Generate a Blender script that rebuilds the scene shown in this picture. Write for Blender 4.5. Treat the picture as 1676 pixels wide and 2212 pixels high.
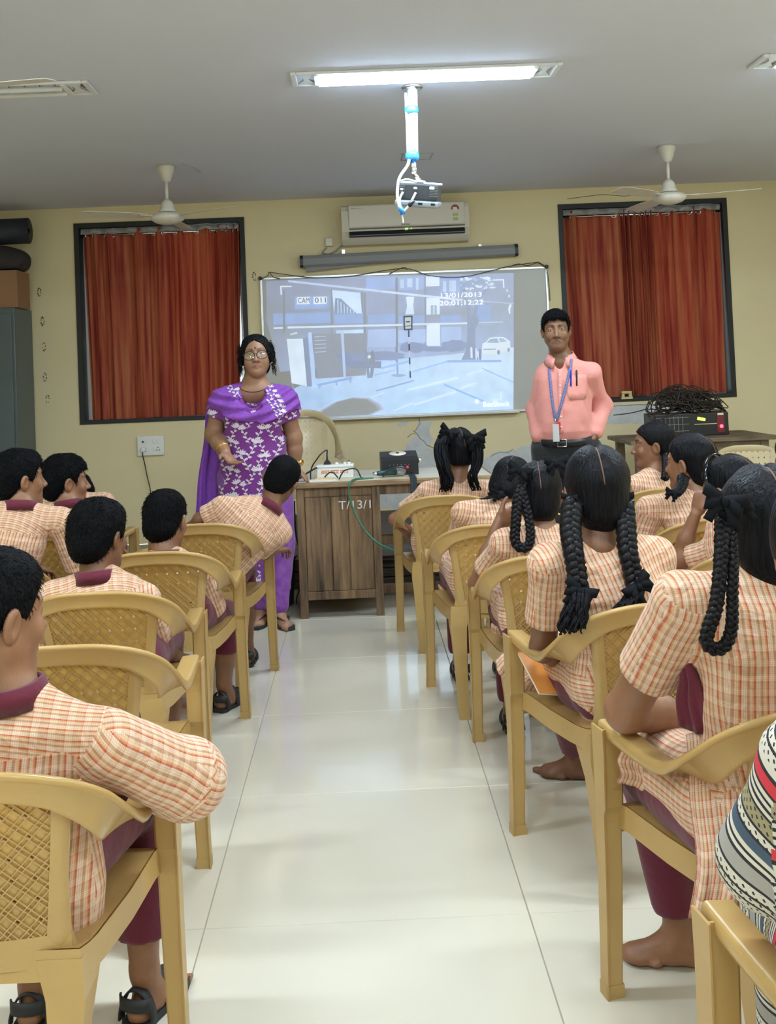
import bpy, bmesh, math, random
import numpy as np
from mathutils import Vector, Matrix
from mathutils.bvhtree import BVHTree
for o in list(bpy.data.objects): bpy.data.objects.remove(o)
scn = bpy.context.scene
COL = scn.collection
# ------------------------------------------------------------------ camera
FPX, CX, CY, PITCH, YAW, ROLL = 2261.9, 796.98, 734.97, 0.0311, 0.0119, -0.0415
CAMZ = 1.347
_F = np.array([math.sin(YAW)*math.cos(PITCH), math.cos(YAW)*math.cos(PITCH), math.sin(PITCH)])
_R = np.array([math.cos(YAW), -math.sin(YAW), 0.0]); _U = np.cross(_R, _F)
_R2 = math.cos(ROLL)*_R + math.sin(ROLL)*_U; _U2 = -math.sin(ROLL)*_R + math.cos(ROLL)*_U
cd = bpy.data.cameras.new('camera'); cam = bpy.data.objects.new('camera', cd); COL.objects.link(cam)
cd.sensor_fit = 'HORIZONTAL'; cd.sensor_width = 36.0; cd.lens = FPX*36.0/1676.0
cd.shift_x = (838.0-CX)/1676.0; cd.shift_y = -(1106.0-CY)/1676.0; cd.clip_start = 0.05
m = Matrix.Identity(4)
for i in range(3):
    m[i][0] = _R2[i]; m[i][1] = _U2[i]; m[i][2] = -_F[i]
m[2][3] = CAMZ
cam.matrix_world = m
scn.camera = cam
# ------------------------------------------------------------------ world, lamps, exposure
w = bpy.data.worlds.new('world'); scn.world = w; w.use_nodes = True
w.node_tree.nodes['Background'].inputs[0].default_value = (0.85, 0.93, 1.0, 1)
w.node_tree.nodes['Background'].inputs[1].default_value = 2.5
scn.view_settings.view_transform = 'Standard'
scn.view_settings.look = 'None'
scn.view_settings.exposure = 0.0
scn.view_settings.gamma = 1.0
scn.view_settings.use_curve_mapping = False
LAMP_W = 29.0
UNLIT = {(0, 0)}      # (column, row) of the fixture that is switched off
LAMP_COL = (0.86, 0.94, 1.0)
CEIL = 2.835
FIX_X = (-1.935, 0.398, 2.731); FIX_Y = (5.197, 2.2, -0.8)
for iy_, fy in enumerate(FIX_Y):
    for ix_, fx in enumerate(FIX_X):
        if (ix_, iy_) in UNLIT: continue
        ld = bpy.data.lights.new('tube_light', 'AREA'); ld.shape = 'RECTANGLE'; ld.size = 1.1; ld.size_y = 0.14
        ld.energy = LAMP_W*(1.0 if fy > 5 else 1.2); ld.color = LAMP_COL
        lo = bpy.data.objects.new('tube_light', ld); COL.objects.link(lo); lo.location = (fx, fy, CEIL-0.035)

# ------------------------------------------------------------------ pixel helpers (1676 x 2212 frame)
def _ray(u, v): return _F + _R2*(u-CX)/FPX - _U2*(v-CY)/FPX
def W(u, v, Y):
    d = _ray(u, v); p = d*(Y/d[1]); return np.array([p[0], p[1], p[2]+CAMZ])
def WZ(u, v, z):
    d = _ray(u, v); p = d*((z-CAMZ)/d[2]); return np.array([p[0], p[1], z])
# ------------------------------------------------------------------ object helpers
def tag(o, label=None, cat=None, group=None, kind=None):
    if label: o['label'] = label
    if cat: o['category'] = cat
    if group: o['group'] = group
    if kind: o['kind'] = kind
    return o
def empty(name, loc, rz=0.0):
    o = bpy.data.objects.new(name, None); COL.objects.link(o); o.location = loc; o.rotation_euler = (0, 0, rz)
    o.empty_display_size = 0.05
    return o
def link(name, me, mats, parent=None, loc=None):
    o = bpy.data.objects.new(name, me); COL.objects.link(o)
    if mats is not None:
        for mm in (mats if isinstance(mats, (list, tuple)) else [mats]): me.materials.append(mm)
    if parent is not None: o.parent = parent
    if loc is not None: o.location = loc
    return o
def copy_tree(o, parent=None):
    c = o.copy(); COL.objects.link(c); c.parent = parent
    for ch in o.children: copy_tree(ch, c)
    return c
class MB:
    """collects polygons, builds one mesh object"""
    def __init__(s): s.v = []; s.f = []; s.m = []; s.sm = []
    def add(s, verts, faces, mat=0, smooth=False):
        b = len(s.v); s.v += [tuple(map(float, p)) for p in verts]
        s.f += [tuple(b+i for i in f) for f in faces]; s.m += [mat]*len(faces); s.sm += [smooth]*len(faces); return s
    def box(s, c, size, rot=None, mat=0, bev=0.0):
        x, y, z = size[0]/2, size[1]/2, size[2]/2
        if bev > 0:
            b = min(bev, x*.99, y*.99, z*.99); bm = bmesh.new(); bmesh.ops.create_cube(bm, size=1)
            bmesh.ops.scale(bm, vec=(2*x, 2*y, 2*z), verts=bm.verts)
            bmesh.ops.bevel(bm, geom=bm.edges[:], offset=b, segments=2, profile=.5, affect='EDGES')
            P = [v.co[:] for v in bm.verts]; bm.verts.index_update(); Fs = [[v.index for v in f.verts] for f in bm.faces]; bm.free()
        else:
            P = [(-x,-y,-z),(x,-y,-z),(x,y,-z),(-x,y,-z),(-x,-y,z),(x,-y,z),(x,y,z),(-x,y,z)]
            Fs = [(0,3,2,1),(4,5,6,7),(0,1,5,4),(1,2,6,5),(2,3,7,6),(3,0,4,7)]
        R = np.eye(3) if rot is None else np.array(rot)
        return s.add([R@np.array(p)+np.array(c) for p in P], Fs, mat, False)
    def b2(s, x0, x1, y0, y1, z0, z1, mat=0, bev=0.0): return s.box(((x0+x1)/2,(y0+y1)/2,(z0+z1)/2), (abs(x1-x0),abs(y1-y0),abs(z1-z0)), None, mat, bev)
    def tube(s, pts, r, n=8, mat=0, cap=True, flat=1.0, up=None):
        pts = [np.array(p, float) for p in pts]; k = len(pts); rr = [r]*k if np.isscalar(r) else list(r)
        T = [pts[min(i+1,k-1)]-pts[max(i-1,0)] for i in range(k)]; T = [t/(np.linalg.norm(t)+1e-12) for t in T]
        u = np.array(up if up is not None else (0,0,1.0)) 
        if abs(u@T[0]) > .95: u = np.array((1.0,.1,0))
        V = []
        for i in range(k):
            u = u-(u@T[i])*T[i]; u = u/np.linalg.norm(u); v = np.cross(T[i], u)
            for j in range(n):
                a = 2*math.pi*j/n; V.append(pts[i]+rr[i]*(math.cos(a)*u*flat+math.sin(a)*v))
        Fs = [(i*n+j, i*n+(j+1)%n, (i+1)*n+(j+1)%n, (i+1)*n+j) for i in range(k-1) for j in range(n)]
        if cap: Fs += [tuple(range(n))[::-1], tuple((k-1)*n+j for j in range(n))]
        return s.add(V, Fs, mat, True)
    def lathe(s, prof, c=(0,0,0), n=24, mat=0, R=None, cap=True):
        R = np.eye(3) if R is None else np.array(R); V = []
        for r, z in prof:
            for j in range(n):
                a = 2*math.pi*j/n; V.append(R@np.array((r*math.cos(a), r*math.sin(a), z))+np.array(c))
        k = len(prof); Fs = [(i*n+j, i*n+(j+1)%n, (i+1)*n+(j+1)%n, (i+1)*n+j) for i in range(k-1) for j in range(n)]
        if cap: Fs += [tuple(range(n))[::-1], tuple((k-1)*n+j for j in range(n))]
        return s.add(V, Fs, mat, True)
    def prism(s, poly, dirv, mat=0):
        n = len(poly); A = [np.array(p, float) for p in poly]; D = np.array(dirv, float)
        V = A+[p+D for p in A]
        return s.add(V, [tuple(range(n)), tuple(range(2*n-1, n-1, -1))]+[(i,(i+1)%n+0,(i+1)%n+n,i+n)[::-1] for i in range(n)], mat)
    def sweep(s, rings, mat=0, closed=True, cap=True, smooth=True):
        n = len(rings[0]); k = len(rings); V = [p for r in rings for p in r]
        rng = n if closed else n-1
        Fs = [(i*n+j, i*n+(j+1)%n, (i+1)*n+(j+1)%n, (i+1)*n+j) for i in range(k-1) for j in range(rng)]
        if cap and closed: Fs += [tuple(range(n))[::-1], tuple((k-1)*n+j for j in range(n))]
        return s.add(V, Fs, mat, smooth)
    def mesh(s, name='mesh'):
        me = bpy.data.meshes.new(name); me.from_pydata(s.v, [], s.f)
        me.polygons.foreach_set('material_index', s.m); me.polygons.foreach_set('use_smooth', s.sm)
        bm = bmesh.new(); bm.from_mesh(me); bmesh.ops.recalc_face_normals(bm, faces=bm.faces); bm.to_mesh(me); bm.free()
        me.update(); return me
    def build(s, name, mats, parent=None, loc=None, sharp=None):
        me = s.mesh(name)
        if sharp: me.set_sharp_from_angle(angle=math.radians(sharp))
        return link(name, me, mats, parent, loc)
def text_mesh(txt, size, align='LEFT', ext=0.0):
    c = bpy.data.curves.new('text', 'FONT'); c.body = txt; c.size = size; c.align_x = align; c.extrude = ext
    o = bpy.data.objects.new('text', c); COL.objects.link(o); bpy.context.view_layer.update()
    dg = bpy.context.evaluated_depsgraph_get(); me = bpy.data.meshes.new_from_object(o.evaluated_get(dg))
    bpy.data.objects.remove(o); bpy.data.curves.remove(c); return me
def add_text(mb, txt, size, org, ux, uy, mat=0, align='LEFT', slant=0.0):
    me = text_mesh(txt, size, align); ux = np.array(ux); uy = np.array(uy); org = np.array(org)
    mb.add([org+ux*(v.co.x+slant*v.co.y)+uy*v.co.y for v in me.vertices], [tuple(p.vertices) for p in me.polygons], mat)
    bpy.data.meshes.remove(me)
def catmull(P, n):
    P = [np.array(p, float) for p in P]; Q = [2*P[0]-P[1]]+P+[2*P[-1]-P[-2]]; out = []
    for i in range(len(P)-1):
        a, b, c, d = Q[i:i+4]
        for j in range(n):
            t = j/n; out.append(.5*((2*b)+(-a+c)*t+(2*a-5*b+4*c-d)*t*t+(-a+3*b-3*c+d)*t**3))
    out.append(P[-1]); return out
def nrm(v): v = np.array(v, float); return v/(np.linalg.norm(v)+1e-12)
# ------------------------------------------------------------------ materials
def nd(nt, typ, **kw):
    n = nt.nodes.new(typ)
    for k, v in kw.items():
        if k.startswith('_'): setattr(n, k[1:], v)
        else:
            key = int(k[1:]) if k[0] == 'i' and k[1:].isdigit() else k.replace('__', ' ')
            if isinstance(v, bpy.types.NodeSocket): nt.links.new(v, n.inputs[key])
            else: n.inputs[key].default_value = v
    return n
def rgba(c): return (c[0], c[1], c[2], 1.0)
def srgb(r, g, b):
    f = lambda x: (x/255/12.92) if x/255 <= .04045 else ((x/255+.055)/1.055)**2.4
    return (f(r), f(g), f(b))
def mat(name, col, rough=.5, metal=0.0, spec=.5, bump=None, var=None, coat=0.0, emit=None, alpha=None, trans=0.0, sheen=0.0):
    """bump=(scale,strength[,stretch xyz]) var=(scale,second colour,amount[,stretch])"""
    M = bpy.data.materials.new(name); M.use_nodes = True; nt = M.node_tree; b = nt.nodes['Principled BSDF']
    b.inputs['Base Color'].default_value = rgba(col); b.inputs['Roughness'].default_value = rough
    b.inputs['Metallic'].default_value = metal; b.inputs['Specular IOR Level'].default_value = spec
    if coat: b.inputs['Coat Weight'].default_value = coat; b.inputs['Coat Roughness'].default_value = .08
    if sheen: b.inputs['Sheen Weight'].default_value = sheen
    if emit: b.inputs['Emission Color'].default_value = rgba(emit[0]); b.inputs['Emission Strength'].default_value = emit[1]
    if trans: b.inputs['Transmission Weight'].default_value = trans
    tc = nt.nodes.new('ShaderNodeTexCoord')
    def noise(sc, st, detail=4.0):
        mp = nd(nt, 'ShaderNodeMapping', Vector=tc.outputs['Object'], Scale=st)
        return nd(nt, 'ShaderNodeTexNoise', Vector=mp.outputs[0], Scale=sc, Detail=detail)
    if var:
        n = noise(var[0], var[3] if len(var) > 3 else (1,1,1))
        rp = nd(nt, 'ShaderNodeMapRange', i0=n.outputs[0], i1=.35, i2=.65, i3=0.0, i4=var[2])
        mx = nd(nt, 'ShaderNodeMix', _data_type='RGBA', i0=rp.outputs[0], i6=rgba(col), i7=rgba(var[1]))
        nt.links.new(mx.outputs[2], b.inputs['Base Color'])
    if bump:
        n = noise(bump[0], bump[2] if len(bump) > 2 else (1,1,1))
        bp = nd(nt, 'ShaderNodeBump', Strength=bump[1], Distance=.01, Height=n.outputs[0])
        nt.links.new(bp.outputs[0], b.inputs['Normal'])
    return M
def math_n(nt, op, a, b=None):
    n = nt.nodes.new('ShaderNodeMath'); n.operation = op
    for i, x in enumerate((a, b)):
        if x is None: continue
        if isinstance(x, bpy.types.NodeSocket): nt.links.new(x, n.inputs[i])
        else: n.inputs[i].default_value = x
    return n.outputs[0]
def ramp(nt, fac, stops, interp='LINEAR'):
    r = nt.nodes.new('ShaderNodeValToRGB'); r.color_ramp.interpolation = interp; e = r.color_ramp.elements
    while len(e) < len(stops): e.new(.5)
    for k, (p, c) in enumerate(stops): e[k].position = p; e[k].color = rgba(c)
    nt.links.new(fac, r.inputs[0]); return r.outputs[0]
def mixc(nt, fac, a, b, blend='MIX'):
    n = nt.nodes.new('ShaderNodeMix'); n.data_type = 'RGBA'; n.blend_type = blend
    for k, x in ((0, fac), (6, a), (7, b)):
        if isinstance(x, bpy.types.NodeSocket): nt.links.new(x, n.inputs[k])
        else: n.inputs[k].default_value = x if k == 0 else rgba(x)
    return n.outputs[2]
# ------------------------------------------------------------------ implicit surfaces -> meshes
class P:
    """one primitive; f(points)->distance, c/r bounding sphere"""
    __slots__ = ('f', 'c', 'r', 'k', 'op', 'uv')
    def __init__(s, f, c, r, k=.01, op='+', uv=None): s.f, s.c, s.r, s.k, s.op, s.uv = f, np.array(c, float), float(r), k, op, uv
def cone(a, b, ra, rb, k=.01, op='+', uv=None):
    a = np.array(a, float); b = np.array(b, float); ab = b-a; L2 = float(ab@ab)+1e-12
    def f(p):
        q = p-a; t = np.clip(q@ab/L2, 0, 1); d = q-t[:,None]*ab
        return np.sqrt((d*d).sum(1))-(ra+(rb-ra)*t)
    return P(f, (a+b)/2, np.sqrt(L2)/2+max(ra, rb), k, op, uv)
def ell(c, rad, R=None, k=.01, op='+', uv=None):
    c = np.array(c, float); rad = np.array(rad, float); R = np.eye(3) if R is None else np.array(R)
    def f(p):
        q = (p-c)@R; k0 = np.sqrt(((q/rad)**2).sum(1)); k1 = np.sqrt(((q/rad**2)**2).sum(1))+1e-9
        return np.where(k0 < 1e-4, -rad.min(), k0*(k0-1)/k1)
    return P(f, c, rad.max(), k, op, uv)
def rbox(c, half, R=None, rr=.004, k=.01, op='+', uv=None):
    c = np.array(c, float); h = np.array(half, float)-rr; R = np.eye(3) if R is None else np.array(R)
    def f(p):
        q = np.abs((p-c)@R)-h
        return np.sqrt((np.maximum(q, 0)**2).sum(1))+np.minimum(q.max(1), 0)-rr
    return P(f, c, float(np.linalg.norm(half)), k, op, uv)
def loft(org, R, zs, A, B, YC, XC=None, k=.02, op='+', uv=None, pw=2.0):
    """elliptic sections along local z; R columns = x,y,z axes"""
    org = np.array(org, float); R = np.array(R); XC = [0]*len(zs) if XC is None else XC
    def f(p):
        q = (p-org)@R; z = np.clip(q[:,2], zs[0], zs[-1])
        a = np.interp(z, zs, A); b = np.interp(z, zs, B); yc = np.interp(z, zs, YC); xc = np.interp(z, zs, XC)
        e = (np.abs((q[:,0]-xc)/a)**pw+np.abs((q[:,1]-yc)/b)**pw)**(1/pw)
        d = (e-1)*np.minimum(a, b); dz = np.maximum(zs[0]-q[:,2], q[:,2]-zs[-1])
        return np.where(dz > 0, np.sqrt(np.maximum(d, 0)**2+dz**2)+np.minimum(d, 0)*0, np.maximum(d, dz))
    zc = (zs[0]+zs[-1])/2; rr = math.hypot((zs[-1]-zs[0])/2, max(max(A), max(B))+max(abs(y) for y in YC)+max(abs(x) for x in XC))
    return P(f, org+R@np.array((0, 0, zc)), rr, k, op, uv)
def half(pt, n, k=.004, op='*'):
    """keep the side n points away from"""
    pt = np.array(pt, float); n = nrm(n)
    return P(lambda p: (p-pt)@n, pt, 1e6, k, op)
def field(prims, p, margin=.06, disp=None):
    d = np.full(len(p), 1e3)
    for q in prims:
        if q.op == '+':
            i = np.nonzero(((p-q.c)**2).sum(1) < (q.r+margin+q.k)**2)[0]
            if len(i) == 0: continue
            e = q.f(p[i]); o = d[i]; h = np.maximum(q.k-np.abs(o-e), 0)/q.k; d[i] = np.minimum(o, e)-h*h*q.k*.25
        else:
            i = np.arange(len(p)) if q.r > 1e5 else np.nonzero(((p-q.c)**2).sum(1) < (q.r+margin+q.k)**2)[0]
            if len(i) == 0: continue
            e = q.f(p[i]); e = -e if q.op == '-' else e
            o = d[i]; h = np.maximum(q.k-np.abs(o-e), 0)/q.k; d[i] = np.maximum(o, e)+h*h*q.k*.25
    if disp is not None:
        i = np.nonzero(np.abs(d) < margin)[0]
        if len(i): d[i] += disp(p[i])
    return d
def surface(prims, cell, disp=None):
    add = [q for q in prims if q.op == '+']
    lo = np.min([q.c-q.r for q in add], 0)-2*cell; hi = np.max([q.c+q.r for q in add], 0)+2*cell
    B = 8; bs = B*cell; nb = np.maximum(np.ceil((hi-lo)/bs).astype(int), 1)
    g = np.stack(np.meshgrid(*[np.arange(n) for n in nb], indexing='ij'), -1).reshape(-1, 3)
    d = field(prims, lo+(g+.5)*bs, margin=bs*1.3)
    g = g[np.abs(d) < bs*1.05+.004]
    if len(g) == 0: return np.zeros((0,3)), np.zeros((0,4), int)
    l = np.stack(np.meshgrid(*[np.arange(B+1)]*3, indexing='ij'), -1).reshape(-1, 3)
    vals = np.empty((len(g), (B+1)**3))
    for s0 in range(0, len(g), 300):
        gg = g[s0:s0+300]; pts = lo+(gg[:,None,:]*B+l[None])*cell
        vals[s0:s0+300] = field(prims, pts.reshape(-1, 3), margin=bs*.6+.01, disp=disp).reshape(len(gg), -1)
    V = vals.reshape(len(g), B+1, B+1, B+1)
    c = [V[:, i:i+B, j:j+B, k:k+B] for i in (0,1) for j in (0,1) for k in (0,1)]
    ins = sum((x < 0).astype(np.int8) for x in c); act = (ins > 0) & (ins < 8)
    bi, ci, cj, ck = np.nonzero(act)
    cv = np.stack([x[bi, ci, cj, ck] for x in c], 1)
    off = np.array([(i,j,k) for i in (0,1) for j in (0,1) for k in (0,1)], float)
    acc = np.zeros((len(bi), 3)); cnt = np.zeros(len(bi))
    for a in range(8):
        for b in range(a+1, 8):
            if np.abs(off[a]-off[b]).sum() != 1: continue
            va, vb = cv[:, a], cv[:, b]; mk = (va < 0) != (vb < 0); t = np.where(mk, va/np.where(mk, va-vb, 1), 0)
            acc += np.where(mk[:,None], off[a]+t[:,None]*(off[b]-off[a]), 0); cnt += mk
    gc = g[bi]*B+np.stack([ci, cj, ck], 1); verts = lo+(gc+acc/cnt[:,None])*cell
    N = nb*B+2; key = lambda q: ((q[:,0]+1)*N[1]+(q[:,1]+1))*N[2]+q[:,2]+1
    kk = key(gc); order = np.argsort(kk); ks = kk[order]
    faces = []
    for a in range(3):
        e = [0,0,0]; e[a] = 1
        v0 = V[:, :B, :B, :B]; v1 = V[:, e[0]:B+e[0], e[1]:B+e[1], e[2]:B+e[2]]
        b, i, j, k = np.nonzero((v0 < 0) != (v1 < 0)); sgn = v0[b, i, j, k] < 0
        q = g[b]*B+np.stack([i, j, k], 1); o1 = np.zeros(3, int); o1[(a+1)%3] = 1; o2 = np.zeros(3, int); o2[(a+2)%3] = 1
        idx = []; ok = np.ones(len(q), bool)
        for qq in (q-o1-o2, q-o2, q, q-o1):
            kq = key(qq); ps = np.minimum(np.searchsorted(ks, kq), len(ks)-1); ok &= ks[ps] == kq; idx.append(order[ps])
        f = np.stack(idx, 1); f[~sgn] = f[~sgn][:, ::-1]; faces.append(f[ok])
    return verts, np.concatenate(faces)
def np_mesh(name, verts, faces, smooth=True, uvs=None, attr=None, mats=None):
    me = bpy.data.meshes.new(name); nv, nf = len(verts), len(faces)
    me.vertices.add(nv); me.vertices.foreach_set('co', np.ascontiguousarray(verts, dtype=np.float32).ravel())
    me.loops.add(nf*4); me.loops.foreach_set('vertex_index', np.ascontiguousarray(faces, dtype=np.int32).ravel())
    me.polygons.add(nf); me.polygons.foreach_set('loop_start', np.arange(0, nf*4, 4, dtype=np.int32))
    if smooth: me.polygons.foreach_set('use_smooth', np.ones(nf, bool))
    me.update(calc_edges=True)
    if uvs is not None:
        l = me.uv_layers.new(name='uv'); l.data.foreach_set('uv', np.ascontiguousarray(uvs, dtype=np.float32).ravel())
    if attr is not None:
        a = me.attributes.new('mask', 'FLOAT_COLOR', 'POINT'); a.data.foreach_set('color', np.ascontiguousarray(attr, dtype=np.float32).ravel())
    me.validate(); return me
def wrinkle(seed, amp, freq=22.0):
    r = np.random.RandomState(seed); K = r.normal(size=(5, 3)); K = K/np.linalg.norm(K, axis=1)[:,None]*freq*r.uniform(.5, 1.8, 5)[:,None]
    K[:, 2] *= .55; ph = r.uniform(0, 6.28, 5)
    def f(p):
        wv = np.sin(p@K[0]+ph[0])*1.3; s = 0
        for i in range(1, 5): s = s+np.sin(p@K[i]+ph[i]+wv)/(1+.3*i)
        return amp*s*.5
    return f
def cyl_uv(a, b, r, ref=(0, 0, 1), voff=0.0):
    a = np.array(a, float); ax = nrm(np.array(b, float)-a); rf = np.array(ref, float)
    if abs(nrm(rf)@ax) > .9: rf = np.array((0, 1.0, 0))
    e1 = nrm(rf-(rf@ax)*ax); e2 = np.cross(ax, e1)
    def f(cent, n, p):
        q = p-a; th = np.arctan2(q@e2, q@e1); qc = cent-a; tc = np.arctan2(qc@e2, qc@e1)[:,None]
        th = tc+(th-tc+math.pi)%(2*math.pi)-math.pi
        return np.stack([th*r, q@ax+voff], -1)
    return f
def sleeve_uv(a, b, ref=(0, 0, 1), voff=0.0):
    a = np.array(a, float); ax = nrm(np.array(b, float)-a); rf = np.array(ref, float)
    if abs(nrm(rf)@ax) > .9: rf = np.array((1.0, 0, 0))
    e1 = nrm(rf-(rf@ax)*ax); e2 = np.cross(ax, e1)
    def f(cent, n, p):
        q = p-a; w1 = (np.abs(n@e1) > .55*np.abs(n@e2))[:,None]
        return np.stack([np.where(w1, q@e2, q@e1+.006), q@ax+voff], -1)
    return f
def torso_uv(org, R, zyoke=None):
    org = np.array(org, float); R = np.array(R)
    def f(cent, n, p):
        q = (p-org)@R; nl = n@R; side = (np.abs(nl[:,0]) > .8)[:,None]
        u = np.where(side, q[...,1]+.2, q[...,0]); v = q[...,2]
        if zyoke is not None:
            qc = (cent-org)@R; yk = ((qc[:,2] > zyoke) & (qc[:,1] < .06))[:,None]
            u, v = np.where(yk, q[...,2]+q[...,1]-zyoke+.003, u), np.where(yk, q[...,0], v)
        return np.stack([u, v], -1)
    return f
def uv_for(prims, verts, faces):
    add = [q for q in prims if q.op == '+' and q.uv is not None]
    pc = verts[faces]; cent = pc.mean(1); n = np.cross(pc[:,2]-pc[:,0], pc[:,3]-pc[:,1]); n /= np.linalg.norm(n, axis=1)[:,None]+1e-12
    D = np.stack([q.f(cent) for q in add], 1); am = D.argmin(1); uv = np.zeros((len(faces), 4, 2))
    for i, q in enumerate(add):
        s = am == i
        if s.any(): uv[s] = q.uv(cent[s], n[s], pc[s])
    return uv
# ------------------------------------------------------------------ room materials
scn.cycles.use_denoising = True
M = {}
WALLY = 8.8; RX0, RX1, RY0 = -3.75, 4.05, -2.6
M['wall'] = mat('wall_paint', (.80, .685, .415), .75, bump=(60, .12), var=(1.6, (.76, .645, .395), .6))
M['ceil'] = mat('ceiling_paint', (.71, .73, .82), .85, bump=(40, .08), var=(.9, (.685, .70, .785), .7))
M['grout'] = mat('grout', (.36, .34, .29), .7)
M['tile'] = mat('vitrified_tile', (.66, .625, .515), .11, spec=.5, var=(2.2, (.62, .58, .47), .6), coat=.35)
M['plaster'] = mat('bare_plaster', (.66, .665, .65), .9, bump=(35, .5), var=(9, (.55, .56, .56), .8))
M['crack'] = mat('crack', (.16, .13, .09), .9)
M['dark'] = mat('black_frame_paint', (.007, .009, .010), .5)
M['alu'] = mat('aluminium', (.62, .63, .64), .32, .9)
M['steel'] = mat('steel', (.75, .76, .78), .22, 1.0)
M['white'] = mat('white_plastic', (.83, .83, .80), .35)
M['offwhite'] = mat('offwhite_enamel', (.74, .70, .60), .35, var=(14, (.60, .54, .42), .5))
M['black'] = mat('black_plastic', (.012, .013, .016), .38)
M['grey'] = mat('grey_plastic', (.30, .31, .32), .45)
M['blue'] = mat('blue_tape', (.03, .25, .72), .4)
# floor: grout slab with one child per tile
fl = MB().b2(RX0, RX1, RY0, WALLY, -.12, -.004).build('floor', M['grout']); tag(fl, kind='structure')
T = .8; gx, gy = -.4329, 4.2206
tb = MB()
hb, ht, e = T/2-.0012, T/2-.0026, .0016
tb.add([(-hb,-hb,-.004),(hb,-hb,-.004),(hb,hb,-.004),(-hb,hb,-.004),(-hb,-hb,-e),(hb,-hb,-e),(hb,hb,-e),(-hb,hb,-e),(-ht,-ht,0),(ht,-ht,0),(ht,ht,0),(-ht,ht,0)],
       [(8,9,10,11)]+[(i,(i+1)%4,(i+1)%4+4,i+4) for i in range(4)]+[(i+4,(i+1)%4+4,(i+1)%4+8,i+8) for i in range(4)])
tm = tb.mesh('tile'); tm.materials.append(M['tile'])
for i in range(-5, 7):
    for j in range(-9, 7):
        cx_, cy_ = gx+(i+.5)*T, gy+(j-.5)*T
        if RX0-.05 < cx_-T/2 and cx_+T/2 < RX1+.4 and cy_-T/2 > RY0-.2 and cy_+T/2 < WALLY+.5:
            if cx_+T/2 > RX1+.02 or cy_+T/2 > WALLY+.02 or cx_-T/2 < RX0-.02: continue
            o = link('tile', tm, None, fl, (cx_, cy_, 0))
# ceiling and walls
ce = MB().b2(RX0-.2, RX1+.2, RY0-.2, WALLY+.2, CEIL, CEIL+.15).build('ceiling', M['ceil']); tag(ce, kind='structure')
WL = (-2.337, -.905, 1.013, 2.702); WR = (1.745, 3.178, 1.018, 2.702)
def wall_cells(xs, zs, holes):
    mb = MB()
    for i in range(len(xs)-1):
        for k in range(len(zs)-1):
            cx_, cz_ = (xs[i]+xs[i+1])/2, (zs[k]+zs[k+1])/2
            if any(h[0] < cx_ < h[1] and h[2] < cz_ < h[3] for h in holes): continue
            mb.b2(xs[i], xs[i+1], WALLY, WALLY+.22, zs[k], zs[k+1])
    return mb
wb = wall_cells([RX0, WL[0], WL[1], WR[0], WR[1], RX1], [0, 1.0155, 2.702, CEIL], [WL, WR]).build('wall_back', M['wall']); tag(wb, kind='structure')
tag(MB().b2(RX0-.2, RX0, RY0, WALLY+.2, 0, CEIL).build('wall_left', M['wall']), kind='structure')
tag(MB().b2(RX1, RX1+.2, RY0, WALLY+.2, 0, CEIL).build('wall_right', M['wall']), kind='structure')
tag(MB().b2(RX0-.2, RX1+.2, RY0-.2, RY0, 0, CEIL).build('wall_front', M['wall']), kind='structure')
# peeled plaster and cracks on the back wall
def patch(px, th=.003, name='peeled_patch', m='plaster', Yw=WALLY, jit=4):
    rnd = random.Random(len(px)*7+int(px[0][0])); out = []
    for i in range(len(px)):
        a, b = np.array(px[i], float), np.array(px[(i+1)%len(px)], float); n = max(1, int(np.linalg.norm(b-a)/9))
        for j in range(n):
            q = a+(b-a)*j/n+np.array((rnd.uniform(-jit, jit), rnd.uniform(-jit, jit)))*.6; out.append(W(q[0], q[1], Yw))
    mb = MB().prism([(p[0], Yw, p[2]) for p in out], (0, -th, 0)); return mb.build(name, M[m], wb)
patch([(903,910),(934,912),(926,932),(936,952),(926,964),(941,986),(943,1020),(866,1024),(874,972),(884,950),(900,940)])
patch([(638,1024),(900,1018),(1010,1004),(1058,986),(1068,976),(1104,974),(1150,956),(1200,960),(1200,1076),(860,1100),(640,1075)], jit=5)
patch([(1215,884),(1330,876),(1556,870),(1562,896),(1558,934),(1500,940),(1420,924),(1372,914),(1310,918),(1215,934)], jit=5)
patch([(858,914),(880,910),(878,920),(864,922)], jit=2)
ck = MB()
for px in ([(893,930),(902,938),(908,948),(915,952),(922,962),(930,964),(936,968)], [(905,900),(907,916),(897,930)], [(880,945),(888,938),(896,936)], [(1060,986),(1068,981),(1080,976),(1096,978),(1108,970)], [(1225,430),(1262,425),(1300,420),(1350,424),(1400,417)], [(1310,878),(1380,874),(1450,876)], [(1545,870),(1553,888),(1548,905)]):
    ck.tube([(lambda p: (p[0], WALLY-.0035, p[2]))(W(u, v, WALLY)) for u, v in px], .0022, 5)
ck.build('crack_line', M['crack'], wb)
for (u, v) in ((85,631),(92,694),(95,749),(97,815),(103,862),(549,597)):
    p = W(u, v, WALLY); s_ = MB(); z = p[2]
    rnd = random.Random(u)
    for q in range(9):
        a_ = q*.7+rnd.uniform(-.2, .2); cx_, cz_ = p[0]+.013*math.cos(a_), z+.034*math.sin(a_); w_ = rnd.uniform(.002, .005); s_.b2(cx_-w_, cx_+w_, WALLY-.0025, WALLY, cz_-w_*1.6, cz_+w_*1.6)
    s_.build('paint_scrape', M['crack'], wb)['kind'] = 'stuff'
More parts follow.
